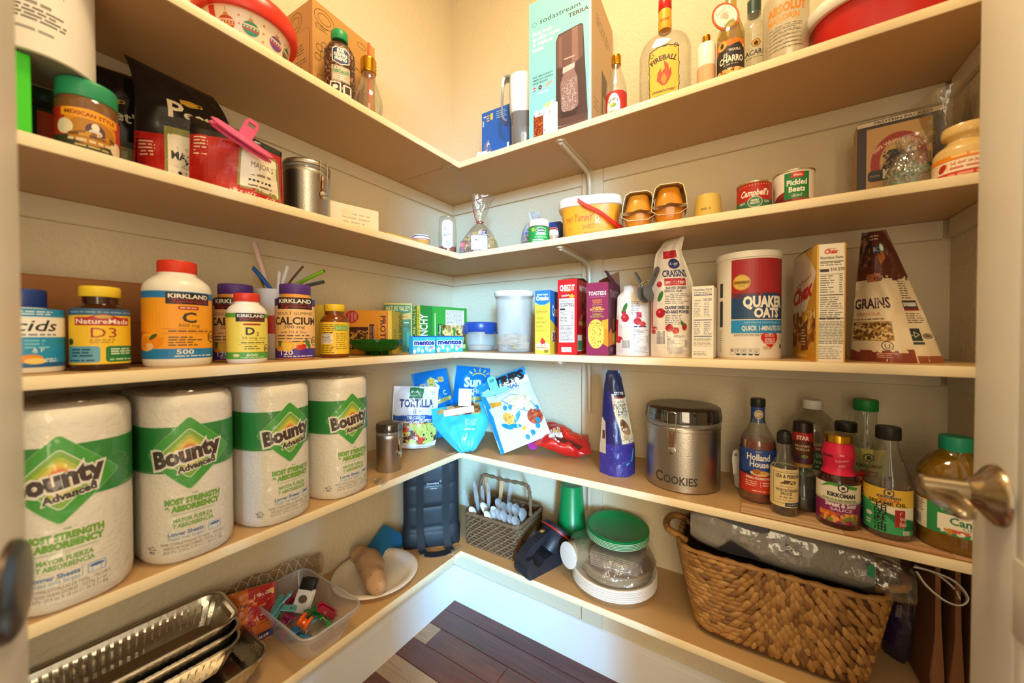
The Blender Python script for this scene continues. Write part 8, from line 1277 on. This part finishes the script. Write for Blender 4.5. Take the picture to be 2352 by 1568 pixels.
# paper plates, wrapped floral party set, green plates on top
WP = V((.725, -.137, Z5+.0005)); nm = ('lowest', 'second', 'third', 'fourth', 'fifth', 'topmost')
for i in range(6): plate('paper_plate', 'large white paper plate, %s of the stack of six' % nm[i], WP+V((.0012*(i % 2), 0, .0056*i)), .117, PP, 'stack of white paper plates', .017)
z0 = .0056*5+.004; FL = mat('floral_beige_paper', '#cdb48c', .6, vary=.5, vscale=70); b = MB()
for i in range(8):
    t = thing('floral_plate', 'beige floral paper plate, %s from the bottom of the wrapped stack' % ORD[i], 'plate', WP+V((.006, .004, z0+.003*i)), .2*i, 'wrapped floral plates'); MB().lathe([(.001, 0), (.068, 0), (.078, .006), (.094, .011), (.0965, .011), (.094, .0128), (.078, .0078), (.068, .0018), (.001, .0018)], 48, cap0=False, cap1=False).build('plate', FL, t)
z1 = z0+.0022+.003*7
for i in range(9): t = thing('paper_napkin', 'folded taupe paper napkin, %s from the bottom of the wrapped napkin stack' % ORD[i], 'napkin', WP+V((.012+.0008*(i % 3), .006, z1+.0052*i)), .06+.01*(i % 2), 'wrapped taupe napkins'); MB().rbox((0, 0, .0026), (.132, .122, .0047), .0022, 2).build('napkin', mat('taupe_napkin', '#b59c84', .8, vary=.2, vscale=40), t)
p = az(1332, 1290, Z5+z0+.035); t = thing('paper_cup_roll', 'roll of floral paper cups lying in the clear wrap, white end towards the front', 'cup roll', (WP.x-.076, WP.y-.008, Z5+z0+.036), 0); t.rotation_euler = (PI/2-.10, 0, math.radians(-26)); b = MB(); b.lathe([(.030, .070), (.0305, .066), (.0325, 0), (.0335, -.045), (.0345, -.070), (.034, -.072)], 36, cap0=True); b.xf(Matrix.Rotation(PI, 4, 'X')); b.build('cups', FL, t); MB().lathe([(.001, .0715), (.0345, .0715), (.0352, .0735), (.030, .0745), (.001, .0742)], 36).build('white_end', pl('#efe9dd', .5), t)
A = Art(0, 0, .001); R9 = random.Random(5)
for _ in range(60): A.ell(R9.uniform(-90, 90), R9.uniform(-50, 60), 2.2, 1.6, R9.choice(('#5a3c3e', '#7a5a4c', '#4a2c34')), 6, R9.random()*3)
A.put('flower_print', t, cyl(.0337), .006, lift=.001)
t = thing('clear_party_wrap', 'clear wrap bulging round the napkins, floral plates and cups on the white plates', 'wrap', WP+V((0, 0, z0)), 0)
def wrp(u, v):
    a = 2*PI*u; n = noise.noise(V((math.cos(a)*2.2, math.sin(a)*2.2, v*6))); n2 = noise.noise(V((math.cos(a)*6, math.sin(a)*6, v*14))); r = (.093+.015*min(1, v*5) if v < .5 else .108-.022*((v-.5)/.5)**1.6)*(1+.06*n+.03*n2); lft = 1+.22*max(0, math.cos(a-PI*1.04))**3; z = .002+.084*v+.004*n
    if v > .86: r *= 1-(v-.86)/.14*.92
    return (r*math.cos(a)*lft, r*math.sin(a), min(z, .081))
MB().grid(wrp, 64, 30, True).build('wrap', clear('crinkled_wrap', '#f8f5ee', .13, .05, '#ffffff', .09, .55, 1.0, 55), t, smooth=70)
GP = mat('green_plate', '#0f8a46', .4, coat=.2)
for i in range(6): P = WP+V((.002, .030, z0+.0845+.0040*i)); t = plate('party_plate', 'green round paper plate, %s of the tilted stack on the wrapped set' % nm[i], P, .088, GP, 'stack of green plates', .010, .0016, pl('#c8d8b4', .5) if i < 5 else None); t.rotation_euler = (.05, .02, 0)
# ================================================================ big water hyacinth basket
BB = V((1.092, -.118, Z5+.003)); t = thing('storage_basket', 'large brown woven hyacinth basket with braided loop handles', 'basket', BB, math.radians(1.5)); H = .192
def bsk(u, v):
    """u round the basket, v up: flared rounded box"""
    a = 2*PI*u; n = 6; q = 1/((abs(math.cos(a))**n+abs(math.sin(a))**n)**(1/n)); ax_ = .150+.040*v**.9; by = .098+.010*v; return V((ax_*q*math.cos(a)+.004*(1-v), by*q*math.sin(a)*(1-.06*(1-v)), v*H))
HY = [mat('hyacinth_%d' % i, c, .5, vary=.45, vscale=90, bump=.25, bscale=160) for i, c in enumerate(('#b98546', '#cc9a58', '#a4763e', '#8c6036'))]
b = MB(); b.grid(lambda i, j: bsk(i, j), 72, 10, True); b.grid(lambda i, j: bsk(i, 1-j)*.93+V((0, 0, .008)), 72, 8, True); b.v = b.v; b.build('wicker_wall', mat('hyacinth_core', '#5a3a1c', .8), t, smooth=60); MB().box((0, 0, .006), (.28, .17, .006)).build('base', MC['hyacinth_core'], t, smooth=0)
b = MB(); b.ell((0, 0, 0), (.0145, .0050, .0070), 8, 6); leaf = b.build('woven_strand', HY[0], t); R10 = random.Random(7); lm = [leaf.data]
for k in range(1, 4): c = leaf.data.copy(); c.materials[0] = HY[k]; lm.append(c)
spots = []; per = 74
for j in range(17):
    for i in range(per):
        u = (i+(.5 if j % 2 else 0)+R10.uniform(-.18, .18))/per; v = .075+.92*(j+.5+R10.uniform(-.15, .15))/17.2; p = bsk(u, v); spots.append((p, u, v))
wp = lambda p: BB+p; front_s = sorted(spots, key=lambda s_: (s_[0].y > -.075, -(s_[0]-V((.02, -.1, .12))).length < -.19, R10.random())); rest = MB(); lv = [tuple(v.co) for v in leaf.data.vertices]; lf = [tuple(f.vertices) for f in leaf.data.polygons]; first = True; cnt = 0
for p, u, v in front_s:
    e = .004; tu = (bsk(u+e, v)-bsk(u-e, v)).normalized(); tv = (bsk(u, min(1, v+e))-bsk(u, max(0, v-e))).normalized(); nn = tu.cross(tv).normalized(); fx = p.x/.19
    an = (-.15 if fx < -.55 else (-.15+1.7*(fx+.55)/.55 if fx < 0 else 1.55+.75*min(1, fx/.8))) if p.y < -.05 else -.2; an += R10.uniform(-.22, .22)
    d = tu*math.cos(an)+tv*math.sin(an); s_ = nn.cross(d); M_ = Matrix((d, nn, s_)).transposed().to_4x4(); M_.translation = p+nn*.0028; sc = R10.uniform(.85, 1.18)
    if cnt < 300 and p.y < -.05:
        o = leaf if first else bpy.data.objects.new('woven_strand', lm[R10.choice((0, 0, 1, 1, 2, 3))])
        if not first: C.objects.link(o); o.parent = t
        o.matrix_local = M_ @ Matrix.Diagonal((sc, 1, sc, 1)); first = False; cnt += 1
    else: rest.add([M_ @ V((a*sc, b_, c*sc)) for a, b_, c in lv], lf)
o = rest.build('woven_strands', mat('hyacinth_mix', '#b88648', .5, vary=.7, vscale=55, bump=.25, bscale=160), t, smooth=60, fix=False); o['kind'] = 'stuff'
b = MB(); rp = [bsk(i/120, 1.0)+V((0, 0, .002)) for i in range(120)]; b.tube(rp, [.0058+.0015*math.sin(i*1.7) for i in range(120)], 8, True); b.build('braided_rim', HY[0], t, smooth=70)
for s_ in (-1, 1):
    b = MB(); z = H-.006; pts = smoothp([(s_*.172, -.050, z), (s_*.196, -.052, z+.012), (s_*.218, -.040, z+.016), (s_*.227, 0, z+.016), (s_*.218, .040, z+.016), (s_*.196, .052, z+.012), (s_*.172, .050, z)], 9); b.tube(pts, [.0075+.0016*abs(math.sin(i*.9)) for i in range(len(pts))], 9); b.build('loop_handle', HY[0], t, smooth=70)
# grey wrapped parcel lying in the basket
P = BB+V((.004, -.040, .186)); t = thing('wrapped_parcel', 'long grey fabric parcel in shiny clear wrap lying in the woven basket', 'parcel', P, math.radians(1.5)); L2 = .166
def prc(u, v):
    a = 2*PI*u; x = (v*2-1)*L2; n = noise.noise(V((x*16, math.cos(a)*1.3, math.sin(a)*1.3))); q = 1/((abs(math.cos(a))**3.2+abs(math.sin(a))**3.2)**(1/3.2)); k = 1-.3*abs(v*2-1)**8; return (x, .040*q*math.cos(a)*k*(1+.10*n), .046+.046*q*math.sin(a)*k*(1+.08*n)-.012*(v-.5))
MB().grid(prc, 36, 50, True).build('grey_fabric', mat('grey_felt', '#a39e97', .7, bump=.5, bscale=300), t, smooth=70)
def prw(u, v): p = V(prc(u, v)); a = 2*PI*u; n = noise.noise(V((p.x*9, math.cos(a)*5, math.sin(a)*5))); m_ = V((p.x, p.y*1.06, .046+(p.z-.046)*1.05)); e = max(0, v-.9)*10; return (m_.x+e*.055, m_.y*(1+.3*e)+.004*n, m_.z-.012*e+.004*n)
MB().grid(prw, 48, 60, True).build('clear_wrap', clear('parcel_wrap', '#f6f5f2', .08, .03, '#e8e4dc', .1, .5, .7, 24), t, smooth=70)
b = MB(); b.ribbon(smoothp([(-.125, -.010, .094), (-.10, -.036, .092), (-.06, -.044, .088), (-.03, -.044, .084), (-.012, -.042, .088), (-.008, -.034, .092)], 6), (0, .45, 1), .014, .003); b.build('grey_strap', mat('grey_webbing', '#585a5e', .7, bump=.5, bscale=500), t)
MB().add([(-.110, -.0470, .016), (-.080, -.0485, .046), (-.020, -.0470, .018), (-.080, -.0462, .018), (-.080, -.0445, .044)], [(0, 1, 3), (1, 2, 3), (0, 4, 1), (1, 4, 2)]).build('black_corner', mat('black_card', '#1e1c22', .5), t, smooth=0)
A = Art(0, 0, .001); A.text('able', 20, 58, 8, '#35322f', w=20, rot=-PI/2).ring(38, 52, 10, 7, .8, '#4a4642').rect(150, 42, 160, 62, '#1f8a5c').ell(155, 60, 6, 5, '#1f8a5c').put('print', t, lambda u, v: (V((u, -.0445, v)), V((0, -1, 0))), None, lift=.002)
MI = Matrix.LocRotScale(t.location, t.rotation_euler, None).inverted(); K = [ay(u, v, -d) for u, v, d in ((2098, 1302, .168), (2140, 1312, .172), (2192, 1335, .178), (2222, 1372, .182), (2205, 1390, .186), (2168, 1378, .186), (2128, 1345, .180), (2104, 1312, .172))]
b = MB(); b.ribbon([MI @ V(p) for p in smoothp([tuple(p) for p in K], 6)], (0, -.8, .5), .008, .0018); K2 = [ay(u, v, -d) for u, v, d in ((2100, 1298, .160), (2150, 1318, .164), (2190, 1350, .170), (2204, 1376, .176))]; b.ribbon([MI @ V(p) for p in smoothp([tuple(p) for p in K2], 6)], (0, -.8, .5), .006, .0016); b.build('white_carry_loop', pl('#d9d4ca', .4), t)
b = MB(); b.rbox((0, .018, .045), (.30, .024, .10), .012, 2); t2 = thing('black_tote', 'folded black fabric behind the grey parcel in the woven basket', 'bag', BB+V((.0, .034, .130)), 0); b.build('fabric', mat('black_fabric', '#232126', .8, bump=.3, bscale=200), t2)
# brown paper bags at the right end and a dark foil pouch
KB = mat('kraft_paper', '#80532f', .75, vary=.2, vscale=12, bump=.15, bscale=60)
for i, (x, y, lean, hgt, lab) in enumerate(((1.350, -.085, 0, .285, 'flattened brown paper bag, leftmost of three beside the large basket'), (1.373, -.092, 0, .295, 'flattened brown paper bag, middle of three beside the large basket'), (1.396, -.099, 0, .298, 'flattened brown paper bag, against the right end wall'))):
    t = thing('paper_bag', lab, 'bag', (x, y, Z5), 0, 'flattened brown paper bags'); t.rotation_euler = (0, lean, .04); b = MB(); prf = [(-.007, 0), (-.009, .06), (-.005, hgt*.5), (-.006, hgt), (.0, hgt), (.003, hgt*.55), (.008, .06), (.007, 0)]; b.prism(prf, -.082, .082, 'y'); b.build('bag', KB, t, smooth=30)
    b = MB(); b.prism([(-.0075, .012), (-.011, .055), (-.0062, hgt*.42), (-.0045, hgt*.42), (-.0075, .055)], -.081, -.020, 'y'); b.build('side_fold', KB, t, smooth=0)
    b = MB(); b.ribbon([(-.009+.0*k, -.03+.06*k/8, hgt*.86-.03*math.sin(PI*k/8)) for k in range(9)], (1, 0, 0), .002, .006); b.build('twisted_handle', mat('dark_cord', '#2a1f1a', .7), t)
P = V((1.318, -.060, Z5+.001)); t = thing('foil_pouch', 'dark shiny pouch standing between the large basket and the paper bags', 'bag', P, 0); t.rotation_euler = (0, .10, math.radians(-40)); po = Pouch(.062, .165, .03, wf=lambda q: .35+.65*math.sin(PI*min(1, .12+q*.85)), tf=lambda q: math.sin(PI*min(.96, .08+q*.88))**.6, wr=.004, ws=30, seed=9); po.build('pouch', mat('dark_purple_foil', '#3a2e36', .22, .4, bump=.3, bscale=50), t)
A = Art(0, 0, .001); A.poly([(-10, 20), (12, 30), (16, 90), (0, 120), (-14, 70)], '#2a1c3a').poly([(0, 100), (10, 104), (8, 130), (-2, 126)], '#6a5a60').put('print', t, po.front, .006, .008, GLOSSY)
